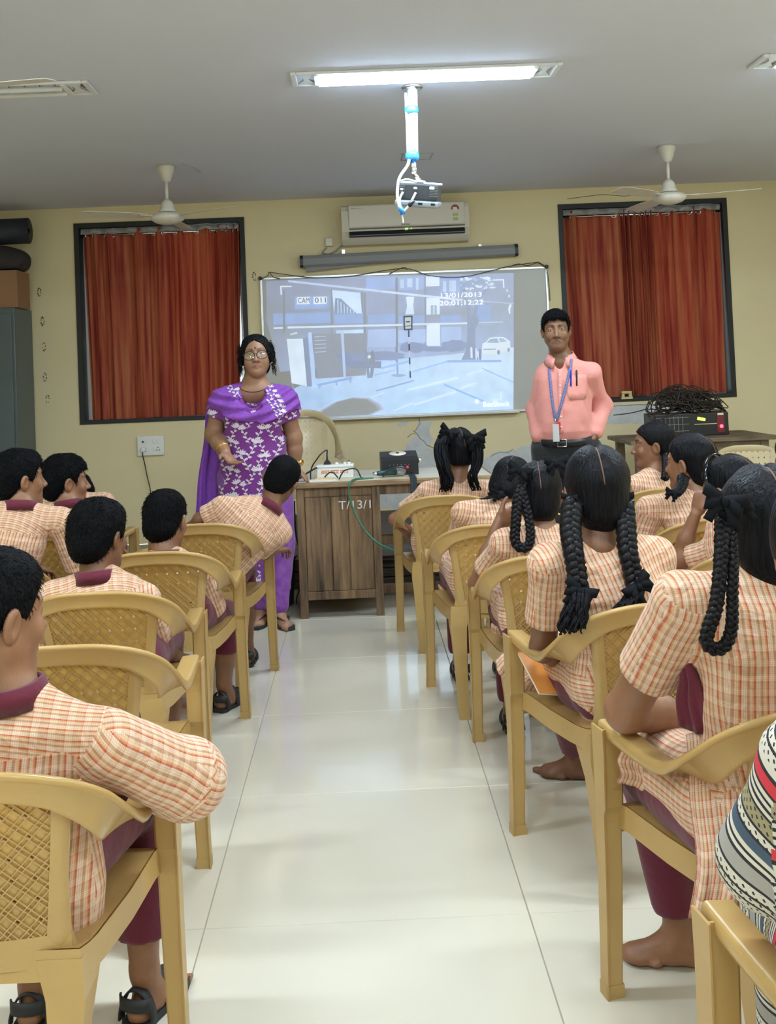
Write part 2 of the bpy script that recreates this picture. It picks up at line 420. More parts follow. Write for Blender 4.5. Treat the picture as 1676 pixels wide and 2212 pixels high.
# ceiling hatch outline, cracks
h = MB()
for a, b in (((866,332),(936,330)),((866,346),(930,343)),((872,332),(866,346)),((936,330),(928,344))):
    p, q = WZ(a[0],a[1],CEIL), WZ(b[0],b[1],CEIL); h.tube([p, q], .005, 4)
h.tube([WZ(u, v, CEIL) for u, v in ((392,352),(410,358),(424,364),(433,373))], .005, 4)
h.build('hatch_outline', mat('faint_line', (.46,.45,.46), .8), ce)
# ------------------------------------------------------------------ windows, curtains
def pane_mat():
    m_ = bpy.data.materials.new('frosted_pane'); m_.use_nodes = True; nt = m_.node_tree; nt.nodes.clear()
    o = nt.nodes.new('ShaderNodeOutputMaterial'); t = nd(nt, 'ShaderNodeBsdfTransparent', Color=(.10, .10, .095, 1)); g = nd(nt, 'ShaderNodeBsdfPrincipled')
    g.inputs['Base Color'].default_value = (.25, .25, .23, 1); g.inputs['Roughness'].default_value = .4
    x = nd(nt, 'ShaderNodeMixShader', i0=.45, i1=t.outputs[0], i2=g.outputs[0]); nt.links.new(x.outputs[0], o.inputs[0]); return m_
M['pane'] = pane_mat()
def clear_mat():
    m_ = bpy.data.materials.new('clear_pane'); m_.use_nodes = True; nt = m_.node_tree; nt.nodes.clear()
    o = nt.nodes.new('ShaderNodeOutputMaterial'); t = nd(nt, 'ShaderNodeBsdfTransparent', Color=(.8, .85, .85, 1)); g = nd(nt, 'ShaderNodeBsdfGlossy', Roughness=.05)
    x = nd(nt, 'ShaderNodeMixShader', i0=.08, i1=t.outputs[0], i2=g.outputs[0]); nt.links.new(x.outputs[0], o.inputs[0]); return m_
M['clear'] = clear_mat()
def window(n, H_):
    x0, x1, z0, z1 = H_
    f = MB()
    d0, d1 = WALLY-.012, WALLY+.20; t = .04
    f.b2(x0, x0+t, d0, d1, z0, z1); f.b2(x1-t, x1, d0, d1, z0, z1); f.b2(x0+t, x1-t, d0, d1, z1-t, z1); f.b2(x0+t, x1-t, d0, d1, z0, z0+.034)
    r = f.build('window_%d' % n, M['dark']); tag(r, kind='structure')
    a = MB(); y0, y1 = WALLY+.13, WALLY+.16; xm = (x0+x1)/2
    for xx in (x0+t, xm-.02, x1-t-.03): a.b2(xx, xx+.03, y0, y1, z0+.022, z1-t)
    a.b2(x0+t+.03, xm-.02, y0, y1, z0+.022, z0+.055); a.b2(x0+t+.03, xm-.02, y0, y1, z1-t-.03, z1-t)
    a.b2(xm+.01, x1-t-.03, y0, y1, z0+.022, z0+.055); a.b2(xm+.01, x1-t-.03, y0, y1, z1-t-.03, z1-t)
    a.build('window_frame', M['alu'], r)
    MB().b2(x0+t+.03, xm-.02, y0+.012, y0+.018, z0+.055, z1-t-.03).build('pane', M['pane'], r)
    MB().b2(xm+.01, x1-t-.03, y0+.012, y0+.018, z0+.055, z1-t-.03).build('pane', M['clear'], r)
    # crumpled grey film along the head of the recess
    s_ = MB(); V = []; K = 60; rnd = random.Random(n)
    for i in range(K+1):
        x = x0+t+.01+(x1-x0-2*t-.02)*i/K; wv = .012*math.sin(i*.9)+.008*math.sin(i*2.3+1)
        V += [(x, WALLY+.03+wv, z1-t-.004), (x, WALLY+.012+wv*1.4, z1-t-.03), (x, WALLY+.03-wv, z1-t-.052)]
    s_.add(V, [(3*i+k, 3*i+3+k, 3*i+4+k, 3*i+1+k) for i in range(K) for k in (0, 1)], 0, True)
    s_.build('film_strip', mat('crumpled_film', (.30, .29, .28), .28), r)
    return r
window(1, WL); window(2, WR)
def curtain_mat():
    m_ = bpy.data.materials.new('rust_curtain'); m_.use_nodes = True; nt = m_.node_tree; b = nt.nodes['Principled BSDF']
    tc = nt.nodes.new('ShaderNodeTexCoord'); mp = nd(nt, 'ShaderNodeMapping', Vector=tc.outputs['Object'], Scale=(1, 1, .04))
    n = nd(nt, 'ShaderNodeTexNoise', Vector=mp.outputs[0], Scale=28.0, Detail=3.0)
    c = ramp(nt, n.outputs[0], [(.34, (.26, .024, .020)), (.50, (.47, .095, .042)), (.68, (.56, .19, .085))])
    nt.links.new(c, b.inputs['Base Color']); b.inputs['Roughness'].default_value = .8
    t = nd(nt, 'ShaderNodeBsdfTranslucent', Color=(.60, .16, .05, 1)); x = nd(nt, 'ShaderNodeMixShader', i0=.26, i1=b.outputs[0], i2=t.outputs[0])
    n2 = nd(nt, 'ShaderNodeTexNoise', Vector=tc.outputs['Object'], Scale=220.0); bp = nd(nt, 'ShaderNodeBump', Strength=.2, Distance=.004, Height=n2.outputs[0])
    nt.links.new(bp.outputs[0], b.inputs['Normal']); nt.links.new(x.outputs[0], nt.nodes['Material Output'].inputs[0]); return m_
M['curtain'] = curtain_mat()
def curtain(x0, x1, xb0, xb1, zt, zb, zrod, seed, nf, label):
    rnd = np.random.RandomState(seed); K = 260; R_ = 22
    s = np.linspace(0, 1, K); w_ = np.cumsum(np.exp(.8*np.interp(s, np.linspace(0, 1, 14), rnd.normal(size=14)))); w_ = (w_-w_[0])/(w_[-1]-w_[0])
    ph = 2*math.pi*nf*w_; A0 = np.interp(s, np.linspace(0, 1, 17), rnd.uniform(.5, 1.15, 17)); fine = np.sin(ph*2.7+1)*.18+np.sin(ph*5.1)*.07
    root = empty('curtain', ((x0+x1)/2, WALLY+.05, zb)); tag(root, label, 'curtain', 'rust red window curtains')
    V = np.zeros((R_, K, 3))
    for r in range(R_):
        t = r/(R_-1); z = zt+(zb-zt)*t; amp = .036*(1-.25*t); xa = x0+(xb0-x0)*t; xb = x1+(xb1-x1)*t
        dr = ph+.5*math.sin(t*2+seed)*np.sin(s*9)
        V[r,:,0] = xa+(xb-xa)*s+.010*np.sin(2*dr); V[r,:,1] = WALLY+.05+amp*A0*(np.sin(dr)+fine*(.4+.6*t)); V[r,:,2] = z+(.006*np.sin(ph*.5) if t > .95 else 0)
    org = np.array(root.location); f = [(r*K+i, r*K+i+1, (r+1)*K+i+1, (r+1)*K+i) for r in range(R_-1) for i in range(K-1)]
    np_me = np_mesh('cloth', (V-org).reshape(-1, 3), np.array(f)); c = link('cloth', np_me, M['curtain'], root)
    so = c.modifiers.new('thick', 'SOLIDIFY'); so.thickness = .0025
    hm = MB(); V2 = []   # stitched hem
    rr = int(R_*.955)-1
    for i in range(K):
        p = V[-1, i]-org; V2 += [(p[0], p[1]-.0045, p[2]+.0), (p[0], p[1]-.0045, p[2]+.112)]
    hm.add(V2, [(2*i, 2*i+2, 2*i+3, 2*i+1) for i in range(K-1)], 0, True); hm.build('hem', M['curtain'], root)
    rd = MB().tube([(x0-.03-org[0], 0, zrod-org[2]), (x1+.04-org[0], 0, zrod-org[2])], .009, 10); rd.build('curtain_rod', M['steel'], root)
    # eyelets where the folds cross the rod
    sg = np.sign(V[1,:,1]-org[1]); n = 0
    for i in range(K-1):
        if sg[i] != sg[i+1]:
            mb = MB(); c0 = np.array((V[1, i, 0]-org[0], 0, zrod-org[2])); dn = nrm(V[1, i+1]-V[1, i]); dn[2] = 0; dn = nrm(dn)
            ring = [c0+.021*(math.cos(a)*dn+math.sin(a)*np.array((0,0,1))) for a in np.linspace(0, 2*math.pi, 17)]
            mb.tube(ring, .0042, 6, cap=False); mb.build('eyelet', M['steel'], root)
    return root
zr = W(340, 503, WALLY+.05)[2]
curtain(-2.275, -.945, -2.245, -1.0, zr+.045, 1.045, zr, 3, 11, 'maroon-rust curtain hanging behind the woman in purple')
zr2 = W(1400, 462, WALLY+.05)[2]
curtain(1.775, 3.13, 1.80, 3.115, zr2+.045, 1.06, zr2, 8, 12, 'rust-orange curtain hanging behind the man in the pink shirt')
# ------------------------------------------------------------------ dais behind the desk
M['dkwood'] = mat('dark_wood', (.035, .022, .014), .55, bump=(25, .3, (.3, 6, 6)), var=(9, (.07, .045, .028), .8, (.4, 6, 6)))
da = empty('platform', (.1, 7.6, 0)); tag(da, 'low dark wooden teaching platform behind the desk', 'platform')
for k in range(11):
    y0 = 6.62+k*.196; MB().b2(-1.1, 1.3, y0-7.6, y0+.192-7.6, .165, .195, bev=.003).build('board', M['dkwood'], da)
for k, (z0, z1, yy) in enumerate(((0, .05, 6.66), (.054, .105, 6.67), (.109, .16, 6.68))): MB().b2(-1.08, 1.28, yy-7.6, yy+.025-7.6, z0, z1, bev=.004).build('riser_board', M['dkwood'], da)
for xx in (-1.04, .1, 1.24): MB().b2(xx-.04, xx+.04, 6.72-7.6, 8.74-7.6, 0, .163).build('joist', M['dkwood'], da)
# ------------------------------------------------------------------ ceiling light fixtures
M['tube'] = mat('lit_tube', (1, 1, 1), .3, emit=((.60, .81, 1.0), 62.0))
M['tube_off'] = mat('unlit_tube', (.75, .75, .74), .3)
M['mirror'] = mat('mirror_louvre', (.80, .84, .88), .18, 1.0)
M['fixt'] = mat('fixture_enamel', (.78, .80, .82), .4)
def fixture(fx, fy, label, lit=True):
    r = empty('ceiling_light', (fx, fy, CEIL)); tag(r, label, 'ceiling light', 'recessed tube lights in the ceiling')
    L, Wd = .672, .11
    f = MB()
    for sx in (-1, 1): f.b2(sx*L, sx*(L-.03), -Wd, Wd, -.016, -.0005, bev=.004)
    for sy in (-1, 1): f.b2(-L+.03, L-.03, sy*Wd, sy*(Wd-.014), -.016, -.0005, bev=.004)
    f.build('frame', M['fixt'], r)
    MB().b2(-L+.03, L-.03, -Wd+.014, Wd-.014, -.004, -.0008).build('reflector', M['mirror'], r)
    for sx in (-1, 1):   # end reflectors with hourglass lamp holder plates
        e = MB(); x = sx*(L-.075); e.prism([(x-.05*sx, -.085, -.0052), (x-.012*sx, -.02, -.0052), (x-.012*sx, .02, -.0052), (x-.05*sx, .085, -.0052), (x+.04*sx, .085, -.0052), (x+.012*sx, .02, -.0052), (x+.012*sx, -.02, -.0052), (x+.04*sx, -.085, -.0052)], (0, 0, -.006)); e.build('end_plate', M['fixt'], r)
        MB().b2(sx*(L-.115), sx*(L-.14), -.09, .09, -.020, -.005, bev=.003).build('lamp_holder', M['white'], r)
    for sy in (-.045, .045):
        MB().tube([(-L+.14, sy, -.022), (L-.14, sy, -.022)], .0135, 12).build('tube', M['tube' if lit else 'tube_off'], r)
    for i in range(14):
        x = -L+.18+i*(2*L-.36)/13; MB().b2(x-.003, x+.003, -.028, .028, -.022, -.006).build('louvre_blade', M['mirror'], r)
    return r
names = {(.398, 5.197): 'lit ceiling tube light directly above the projector pole', (-1.935, 5.197): 'switched-off ceiling tube light beside a fan blade', (2.731, 5.197): 'ceiling tube light on the side of the man in pink'}
for iy_, fy in enumerate(FIX_Y):
    for ix_, fx in enumerate(FIX_X):
        fixture(fx, fy, names.get((fx, fy), 'recessed tube light %s %s' % (('', 'over the nearest seats', 'towards the rear wall')[iy_], ('on the cupboard side', 'in line with the aisle', 'on the wooden table side')[ix_])), (ix_, iy_) not in UNLIT)
# ------------------------------------------------------------------ whiteboard with the projected picture
BX0, BX1, BZ0, BZ1 = -.787, 1.625, .975, 2.178
BY = WALLY-.022
board_col = (.55, .54, .515)
M['board'] = mat('whiteboard_enamel', board_col, .28, var=(3, (.52, .51, .49), .6))
bd = empty('whiteboard', ((BX0+BX1)/2, BY, BZ0)); tag(bd, 'aluminium framed whiteboard with a projected street camera picture', 'whiteboard'); bo = np.array(bd.location)
MB().b2(BX0-bo[0], BX1-bo[0], .002, .02, 0, BZ1-BZ0).build('writing_surface', M['board'], bd)
f = MB(); t = .016
for a in ((BX0-.004, BX0+t, BZ0+t, BZ1-t), (BX1-t, BX1+.004, BZ0+t, BZ1-t), (BX0+t, BX1-t, BZ1-t, BZ1+.004), (BX0+t, BX1-t, BZ0-.004, BZ0+t)):
    f.b2(a[0]-bo[0], a[1]-bo[0], -.008, .02, a[2]-bo[2], a[3]-bo[2], bev=.003)
f.build('frame', M['alu'], bd)
for x, z in ((BX0, BZ0), (BX0, BZ1), (BX1, BZ0), (BX1, BZ1)):
    MB().b2(x-.014-bo[0], x+.014-bo[0], -.011, .018, z-.014-bo[2], z+.014-bo[2], bev=.006).build('corner_cap', M['black'], bd)
MB().b2(-.25-bo[0], 1.335-bo[0], -.055, -.008, -.012, .006, bev=.003).build('pen_tray', M['alu'], bd)
def pic_mat():
    m_ = bpy.data.materials.new('projected_light'); m_.use_nodes = True; nt = m_.node_tree; b = nt.nodes['Principled BSDF']
    b.inputs['Base Color'].default_value = rgba(board_col); b.inputs['Roughness'].default_value = .3
    a = nd(nt, 'ShaderNodeAttribute', _attribute_name='mask'); tc = nt.nodes.new('ShaderNodeTexCoord')
    n = nd(nt, 'ShaderNodeTexNoise', Vector=tc.outputs['Object'], Scale=9.0, Detail=5.0); r = nd(nt, 'ShaderNodeMapRange', i0=n.outputs[0], i1=.3, i2=.7, i3=.92, i4=1.22)
    c = mixc(nt, 1.0, a.outputs[0], r.outputs[0], 'MULTIPLY'); nt.links.new(c, b.inputs['Emission Color']); b.inputs['Emission Strength'].default_value = 1.0
    return m_
PV, PF, PC = [], [], []; pl = [0]
BASE = np.array(srgb(160, 157, 152))
def poly(pts, col, crop=True):
    """polygon in the 1676-px wide view of the board; later ones lie on top"""
    pl[0] += 1; y = BY-.0005-pl[0]*.00004; b = len(PV)
    e = np.clip(np.array(srgb(*col))-BASE, 0, 1)
    for (x, yy) in pts:
        u, v = (560+.3759*x, 570+.3759*yy) if crop else (x, yy)
        q = W(u, v, BY); PV.append((q[0], y, q[2])); PC.append((e[0], e[1], e[2], 1))
    PF.append(tuple(range(b, b+len(pts))))
def rect(x0, y0, x1, y1, col, sk=-.03): poly([(x0, y0), (x1, y0+sk*(x1-x0)), (x1, y1+sk*(x1-x0)), (x0, y1)], col)
def grad(pts, cols):
    pl[0] += 1; y = BY-.0005-pl[0]*.00004; b = len(PV)
    for (x, yy), col in zip(pts, cols):
        q = W(560+.3759*x, 570+.3759*yy, BY); e = np.clip(np.array(srgb(*col))-BASE, 0, 1); PV.append((q[0], y, q[2])); PC.append((*e, 1))
    PF.append(tuple(range(b, b+len(pts))))
DK = (172, 172, 182); BL = (172, 186, 222); LT = (196, 214, 246); WH = (226, 236, 250)
grad([(40, 100), (600, 72), (1462, 52), (1462, 260), (600, 300), (40, 330)], [(172,174,190), (184,192,222), (178,184,208), (176,180,196), (176,180,204), (168,168,176)])
grad([(40, 328), (600, 298), (1462, 258), (1462, 500), (700, 570), (120, 620)], [(168,168,176), (176,180,204), (176,180,196), (178,186,212), (186,200,232), (176,182,204)])
grad([(150, 740), (330, 655), (700, 555), (1100, 520), (1462, 480), (1460, 850), (900, 870), (190, 890)], [(184,204,236), (196,214,242), (190,210,244), (206,224,248), (214,228,246), (200,222,248), (196,222,250), (196,206,230)])
for a in ((150,285,410,348), (430,290,597,346), (625,292,785,345), (800,296,950,342), (1042,298,1160,338), (80,285,135,350), (205,190,400,262), (1250,240,1330,330)): rect(*a, BL)
for a in ((612,82,780,150), (800,76,945,152), (1040,84,1152,168)): rect(*a, (178, 190, 226))
for a in ((600,165,612,560), (782,80,796,560), (950,75,956,470), (412,150,420,420), (586,160,596,280), (136,150,148,400)): rect(*a, (164, 164, 172))
for a in ((625,378,785,480), (800,380,955,455), (1045,364,1160,450)): rect(*a, (190, 204, 238))
for a in ((810,90,830,140), (850,85,880,135), (900,82,915,150), (1055,100,1075,160), (1090,96,1130,160)): rect(*a, (206, 218, 242))
poly([(418,150), (580,166), (590,284), (430,286)], (214, 230, 250))
poly([(436,196), (470,200), (560,286), (430,288)], (164, 172, 196))
for k in range(6): poly([(448+k*18, 206+k*13), (454+k*18, 206+k*13), (456+k*18, 284), (450+k*18, 284)], (206, 220, 244))
poly([(478,382), (598,376), (604,488), (530,478)], (208, 226, 250)); poly([(440,382), (478,380), (500,470), (450,500)], (200, 216, 244)); poly([(486,400), (560,482), (490,482)], (168, 178, 204))
for a in ((957,72,1035,130), (960,196,1036,292), (962,352,1038,472)): rect(*a, WH)
for a in ((985,238,1000,290), (1006,238,1020,290)): rect(*a, (182,192,214))
poly([(842,190), (890,189), (884,240), (890,290), (838,291), (850,240)], (220, 232, 248))
def beam(a, b, th, col): poly([(a[0], a[1]-th/2), (b[0], b[1]-th/2), (b[0], b[1]+th/2), (a[0], a[1]+th/2)], col)
beam((165, 99), (700, 158), 12, (204, 214, 238)); beam((700, 158), (1170, 208), 13, (214, 224, 244)); beam((1240, 212), (1460, 228), 6, (190, 200, 226))
beam((82, 370), (136, 368), 10, (218, 228, 246)); beam((162, 366), (825, 350), 11, (220, 230, 248)); beam((880, 348), (1196, 341), 10, (220, 230, 248)); beam((1255, 338), (1400, 334), 7, (200, 210, 234))
def blob(cx_, cy_, rx, ry, col, n=18, seed=0, rag=.18):
    r = random.Random(seed+int(cx_)); poly([(cx_+rx*math.cos(2*math.pi*i/n)*(1+r.uniform(-rag, rag)), cy_+ry*math.sin(2*math.pi*i/n)*(1+r.uniform(-rag, rag))) for i in range(n)], col)
poly([(300,402), (620,398), (612,640), (332,660)], (170, 171, 182))
for k in range(5): beam((318, 420+k*22), (385, 416+k*22), 5, (196, 204, 222))
for a in ((700,530,140,26), (880,478,80,30), (1120,470,80,34), (560,560,90,40), (1010,490,90,14)): blob(*a, (166, 172, 200))
poly([(440,520), (520,510), (540,560), (700,560), (700,600), (520,598)], (160, 166, 190))
poly([(250,430), (276,420), (306,704), (274,704)], (164, 170, 190)); poly([(280,394), (300,394), (328,712), (304,716)], (196, 214, 246)); poly([(158,432), (250,430), (274,702), (186,686)], WH)
beam((178, 406), (218, 396), 10, (214, 224, 240))
poly([(186,688), (198,690), (206,740), (192,740)], (164,168,182))
poly([(468,386), (484,386), (500,690), (486,690)], (196, 212, 244)); poly([(600,490), (618,488), (636,655), (622,658)], (164, 168, 184))
poly([(330,692), (530,648), (536,662), (336,702)], (170, 190, 228)); poly([(344,700), (354,698), (350,716), (340,716)], (170, 190, 228)); poly([(436,672), (446,670), (450,698), (440,700)], (170, 190, 228)); poly([(516,655), (526,652), (530,684), (520,686)], (170,190,228))
blob(648, 545, 18, 44, (162, 164, 176), seed=4); blob(632, 534, 10, 10, (226, 230, 240)); poly([(642,580), (664,578), (650,655), (634,655)], (164,168,184))
poly([(786,545), (796,545), (800,640), (790,640)], (166, 178, 210)); blob(800, 641, 46, 8, (172, 190, 226))
poly([(1192,260), (1210,300), (1235,300), (1252,300), (1262,330), (1240,380), (1244,520), (1262,550), (1160,552), (1186,500), (1196,400)], (166, 172, 194))
poly([(1196,280), (1180,190), (1160,120), (1176,120), (1196,190), (1216,290)], (168,174,196)); poly([(1225,300), (1250,200), (1300,140), (1310,148), (1266,210), (1246,300)], (168,174,196))
r_ = random.Random(5)
for k in range(34): blob(1180+r_.uniform(-20, 160), 96+r_.uniform(-22, 50), r_.uniform(5, 20), r_.uniform(3, 9), WH if k % 3 else (186, 200, 232), n=8, seed=k, rag=.4)
for k in range(8): blob(1440+r_.uniform(-26, 4), 150+r_.uniform(-10, 150), 5, r_.uniform(6, 16), WH, n=7, seed=k)
poly([(1212,480), (1224,480), (1226,540), (1214,540)], (224,232,246)); poly([(1240,486), (1248,486), (1250,548), (1242,548)], (220,230,246)); blob(1232, 520, 7, 30, (158,164,190)); blob(1268, 520, 9, 36, (160,166,192))
poly([(1278,514), (1282,458), (1302,450), (1322,426), (1356,420), (1404,422), (1440,446), (1444,498), (1380,508), (1368,520), (1284,520)], (226, 234, 244))
poly([(1306,454), (1326,432), (1366,428), (1378,454)], (176, 190, 214)); poly([(1384,452), (1374,428), (1402,428), (1424,446)], (180, 194, 218)); blob(1374, 508, 9, 14, (166,176,200), rag=0); blob(1432, 494, 7, 12, (166,176,200), rag=0); rect(1286, 488, 1360, 496, (178,190,214))
for a, b, th, c in (((670,730),(890,670),9,(172,188,222)), ((1060,692),(1290,790),12,(176,200,240)), ((1080,560),(1390,558),14,(174,192,230)), ((1280,600),(1460,680),10,(184,206,242)), ((700,600),(860,560),12,(176,200,240)), ((880,620),(1080,560),10,(180,204,242)), ((660,640),(780,610),8,(180,204,240))): beam(a, b, th, c)
for a, b, th in (((850,726),(1140,655),9), ((770,846),(880,800),8), ((890,810),(1130,735),9), ((1150,720),(1250,684),8), ((1190,640),(1290,608),7), ((640,768),(720,740),5)): beam(a, b, th, (224, 236, 250))
for k_ in range(6):  # rounded grey shape: painted emission steps down to the bare board's grey
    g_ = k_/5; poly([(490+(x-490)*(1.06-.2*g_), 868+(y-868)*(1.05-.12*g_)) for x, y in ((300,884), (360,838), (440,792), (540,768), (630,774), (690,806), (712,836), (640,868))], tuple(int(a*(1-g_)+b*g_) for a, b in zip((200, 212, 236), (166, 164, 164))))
for a in (((120,130),(186,130)), ((1338,94),(1405,91))): beam(a[0], a[1], 6, (232,238,248))
for p in ([(120,130),(127,130),(130,178),(123,178)], [(1398,91),(1405,91),(1408,138),(1401,138)], [(1385,740),(1391,740),(1391,784),(1385,784)]): poly(p, (232,238,248))
beam((1340,782), (1390,781), 5, (232,238,248)); beam((198,822), (246,822), 5, (224,234,248))
rect(217, 192, 292, 233, (232, 238, 250)); rect(312, 191, 387, 232, (232, 238, 250))
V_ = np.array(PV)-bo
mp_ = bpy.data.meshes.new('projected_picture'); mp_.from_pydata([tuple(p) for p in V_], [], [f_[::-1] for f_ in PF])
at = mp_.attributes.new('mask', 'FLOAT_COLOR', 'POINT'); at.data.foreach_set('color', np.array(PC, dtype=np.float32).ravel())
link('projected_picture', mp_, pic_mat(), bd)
def ptext(t, x, y, size, mname, w_px, slant=0.0):
    """text fitted to w_px board-view pixels, baseline at x,y"""
    u0, v0 = 560+.3759*x, 570+.3759*y; u1, v1 = 560+.3759*(x+w_px), v0-.03*.3759*w_px
    a, b = W(u0, v0, BY), W(u1, v1, BY); me = text_mesh(t, size); ww = max(v.co.x for v in me.vertices)-min(v.co.x for v in me.vertices); bpy.data.meshes.remove(me)
    sx = np.linalg.norm(b-a)/ww; mb = MB(); ux = nrm(b-a); add_text(mb, t, size, (a[0]-bo[0], -.0095, a[2]-bo[2]), ux*sx, np.array((0, 0, 1)), 0, slant=slant)
    mb.build('projected_lettering', M[mname], bd)['kind'] = 'stuff'
M['ptext'] = mat('projected_white', (.5,.5,.5), .5, emit=((.84, .90, 1.0), 1.1)); M['ptext2'] = mat('projected_blue', (.22, .27, .40), .5)
ptext('CAM', 222, 226, .062, 'ptext2', 66); ptext('011', 318, 224, .062, 'ptext2', 64)
ptext('13/01/2013', 1034, 196, .056, 'ptext', 232); ptext('20;01;12;22', 1034, 240, .056, 'ptext', 252); ptext('BeeShock', 1284, 822, .062, 'ptext', 152); ptext('*', 1238, 826, .10, 'ptext', 26)
sg = MB(); 
def brd(pts, m_, lay):
    return [( W(560+.3759*x, 570+.3759*y, BY)[0]-bo[0], -.010-lay*.0004, W(560+.3759*x, 570+.3759*y, BY)[2]-bo[2]) for x, y in pts]
M['pdark'] = mat('projected_dark', (.12, .17, .26), .5); M['plight'] = mat('projected_light_sign', (.6, .6, .6), .5, emit=((.85,.92,1), .3))
for k, (pts, c) in enumerate(([[(828,300),(880,298),(880,380),(830,382)], 'pdark'], [[(836,308),(872,306),(872,354),(837,356)], 'plight'], [[(838,360),(872,358),(872,372),(838,374)], 'plight'], [[(842,330),(866,329),(866,336),(842,337)], 'pdark'])):
    mb = MB(); mb.add(brd(pts, c, k), [(3,2,1,0)]); mb.build('projected_sign', M[c], bd)
for k in range(7):
    y0 = 382+k*39; mb = MB(); mb.add(brd([(854+k*1.4, y0), (862+k*1.4, y0), (863+k*1.4, y0+39), (855+k*1.4, y0+39)], 0, 0), [(3,2,1,0)]); mb.build('projected_sign_pole', M['plight' if k % 2 else 'pdark'], bd)
# hooks, hanging wires over the board
wr = MB(); Yw = WALLY-.012
def wpts(px, Y=WALLY-.05): return [W(u, v, Y) for u, v in px]
for px in ([(563,603),(578,596),(581,588),(590,598),(604,602)], [(581,588),(640,596),(690,600),(760,596),(871,580),(930,596),(1000,598),(1060,585),(1100,575),(1163,566)], [(840,592),(871,578),(880,583)], [(1163,566),(1180,580),(1186,620),(1188,650)], [(1100,576),(1120,570),(1140,574),(1160,568),(1176,576)]): wr.tube(catmull(wpts(px), 5), .0032, 5)
o = wr.build('hanging_wire', M['black']); tag(o, 'thin dark wire strung along the top of the whiteboard', 'wire')
# ------------------------------------------------------------------ air conditioner
p0, p1 = W(732, 452, WALLY), W(1006, 440, WALLY); ax0, ax1, az1 = p0[0]+.02, p1[0], 2.735; az0 = 2.415
M['ac'] = mat('aged_ac_plastic', (.70, .64, .53), .35)
ac = empty('air_conditioner', ((ax0+ax1)/2, WALLY, az0)); tag(ac, 'cream wall-mounted air conditioner above the whiteboard', 'air conditioner'); ao = np.array(ac.location); hw = (ax1-ax0)/2; hz = az1-az0
prof = [(0, .0), (-.10, .0), (-.165, .045), (-.205, .10), (-.215, .14), (-.205, .27), (-.185, hz-.012), (-.15, hz), (0, hz)]
b = MB(); b.prism([(-hw, y, z) for y, z in prof], (2*hw, 0, 0)); b.build('casing', M['ac'], ac)
MB().b2(-hw+.055, hw-.035, -.222, -.19, .125, .315, bev=.012).build('front_panel', M['ac'], ac)
MB().box((.01, -.196, .085), (2*hw-.10, .03, .062), [[1,0,0],[0,.86,.5],[0,-.5,.86]]).build('air_outlet', M['black'], ac)
MB().box((.01, -.213, .074), (2*hw-.11, .006, .030), [[1,0,0],[0,.86,.5],[0,-.5,.86]], bev=.002).build('louvre_flap', mat('grey_flap', (.33,.32,.30), .4), ac)
MB().b2(-hw+.06, hw-.04, -.2235, -.22, .113, .121).build('dark_line', M['black'], ac)
lg = MB(); rl = random.Random(2)
for k in range(7): lg.b2(-.035+k*.0105, -.035+k*.0105+rl.uniform(.006, .0095), -.2228, -.2218, .136, .136+rl.uniform(.009, .011))
for k in range(14): lg.b2(-hw+.085+k*.0062, -hw+.085+k*.0062+rl.uniform(.003, .0055), -.2228, -.2218, .284+.00015*k, .284+rl.uniform(.004, .006))
lg.build('logo_marks', mat('logo_grey', (.22,.20,.18), .5), ac)['kind'] = 'stuff'
dg = MB(); add_text(dg, '19', .026, (-.01, -.217, .094), (1,0,0), (0,0,1)); dg.box((.045, -.217, .104), (.006, .002, .006)); dg.build('display', mat('green_display', (.05,.2,.03), .5, emit=((.35, 1, .12), 3)), ac)
st = MB(); c0 = np.array((hw-.115, -.2228, .255))
fan_ = [c0]+[c0+.034*np.array((math.cos(a), 0, math.sin(a))) for a in np.linspace(-.3, math.pi+.3, 15)]
st.add(fan_, [(0, i, i+1) for i in range(1, 15)], 0)
st.add([c0+np.array((-.018,-.0004,-.012)), c0+np.array((.018,-.0004,-.012)), c0+np.array((.018,-.0004,.012)), c0+np.array((-.018,-.0004,.012))], [(0,1,2,3)], 1)
for k, z in enumerate((-.05, -.085)): st.add([c0+np.array((-.022,0,z-.013)), c0+np.array((.022,0,z-.013)), c0+np.array((.022,0,z+.013)), c0+np.array((-.022,0,z+.013))], [(0,1,2,3)], 2)
for k in range(3): a = .3+k*.75; st.add([c0+np.array((.012*math.cos(a),-.0006,.012*math.sin(a))), c0+np.array((.03*math.cos(a-.25),-.0006,.03*math.sin(a-.25))), c0+np.array((.03*math.cos(a+.25),-.0006,.03*math.sin(a+.25)))], [(0,1,2)], 3)
st.build('energy_sticker', [mat('sticker_red', (.45,.08,.08), .5), mat('sticker_white', (.8,.78,.7), .5), mat('sticker_green', (.45,.47,.18), .5), mat('sticker_black', (.05,.05,.05), .5)], ac)
# socket box and cable beside it
q = W(711, 524, WALLY); sb = MB().b2(q[0]-.032, q[0]+.032, WALLY-.045, WALLY, q[2]-.035, q[2]+.035, bev=.006).build('socket_box', M['offwhite']); tag(sb, 'small cream socket box on the wall left of the air conditioner', 'socket')
cb = MB().tube(catmull(wpts([(706,535),(697,545),(708,549),(722,544),(735,533),(742,529)], WALLY-.03), 6), .007, 8).build('power_cable', M['grey']); tag(cb, 'short grey cable looping from socket box to air conditioner', 'cable')
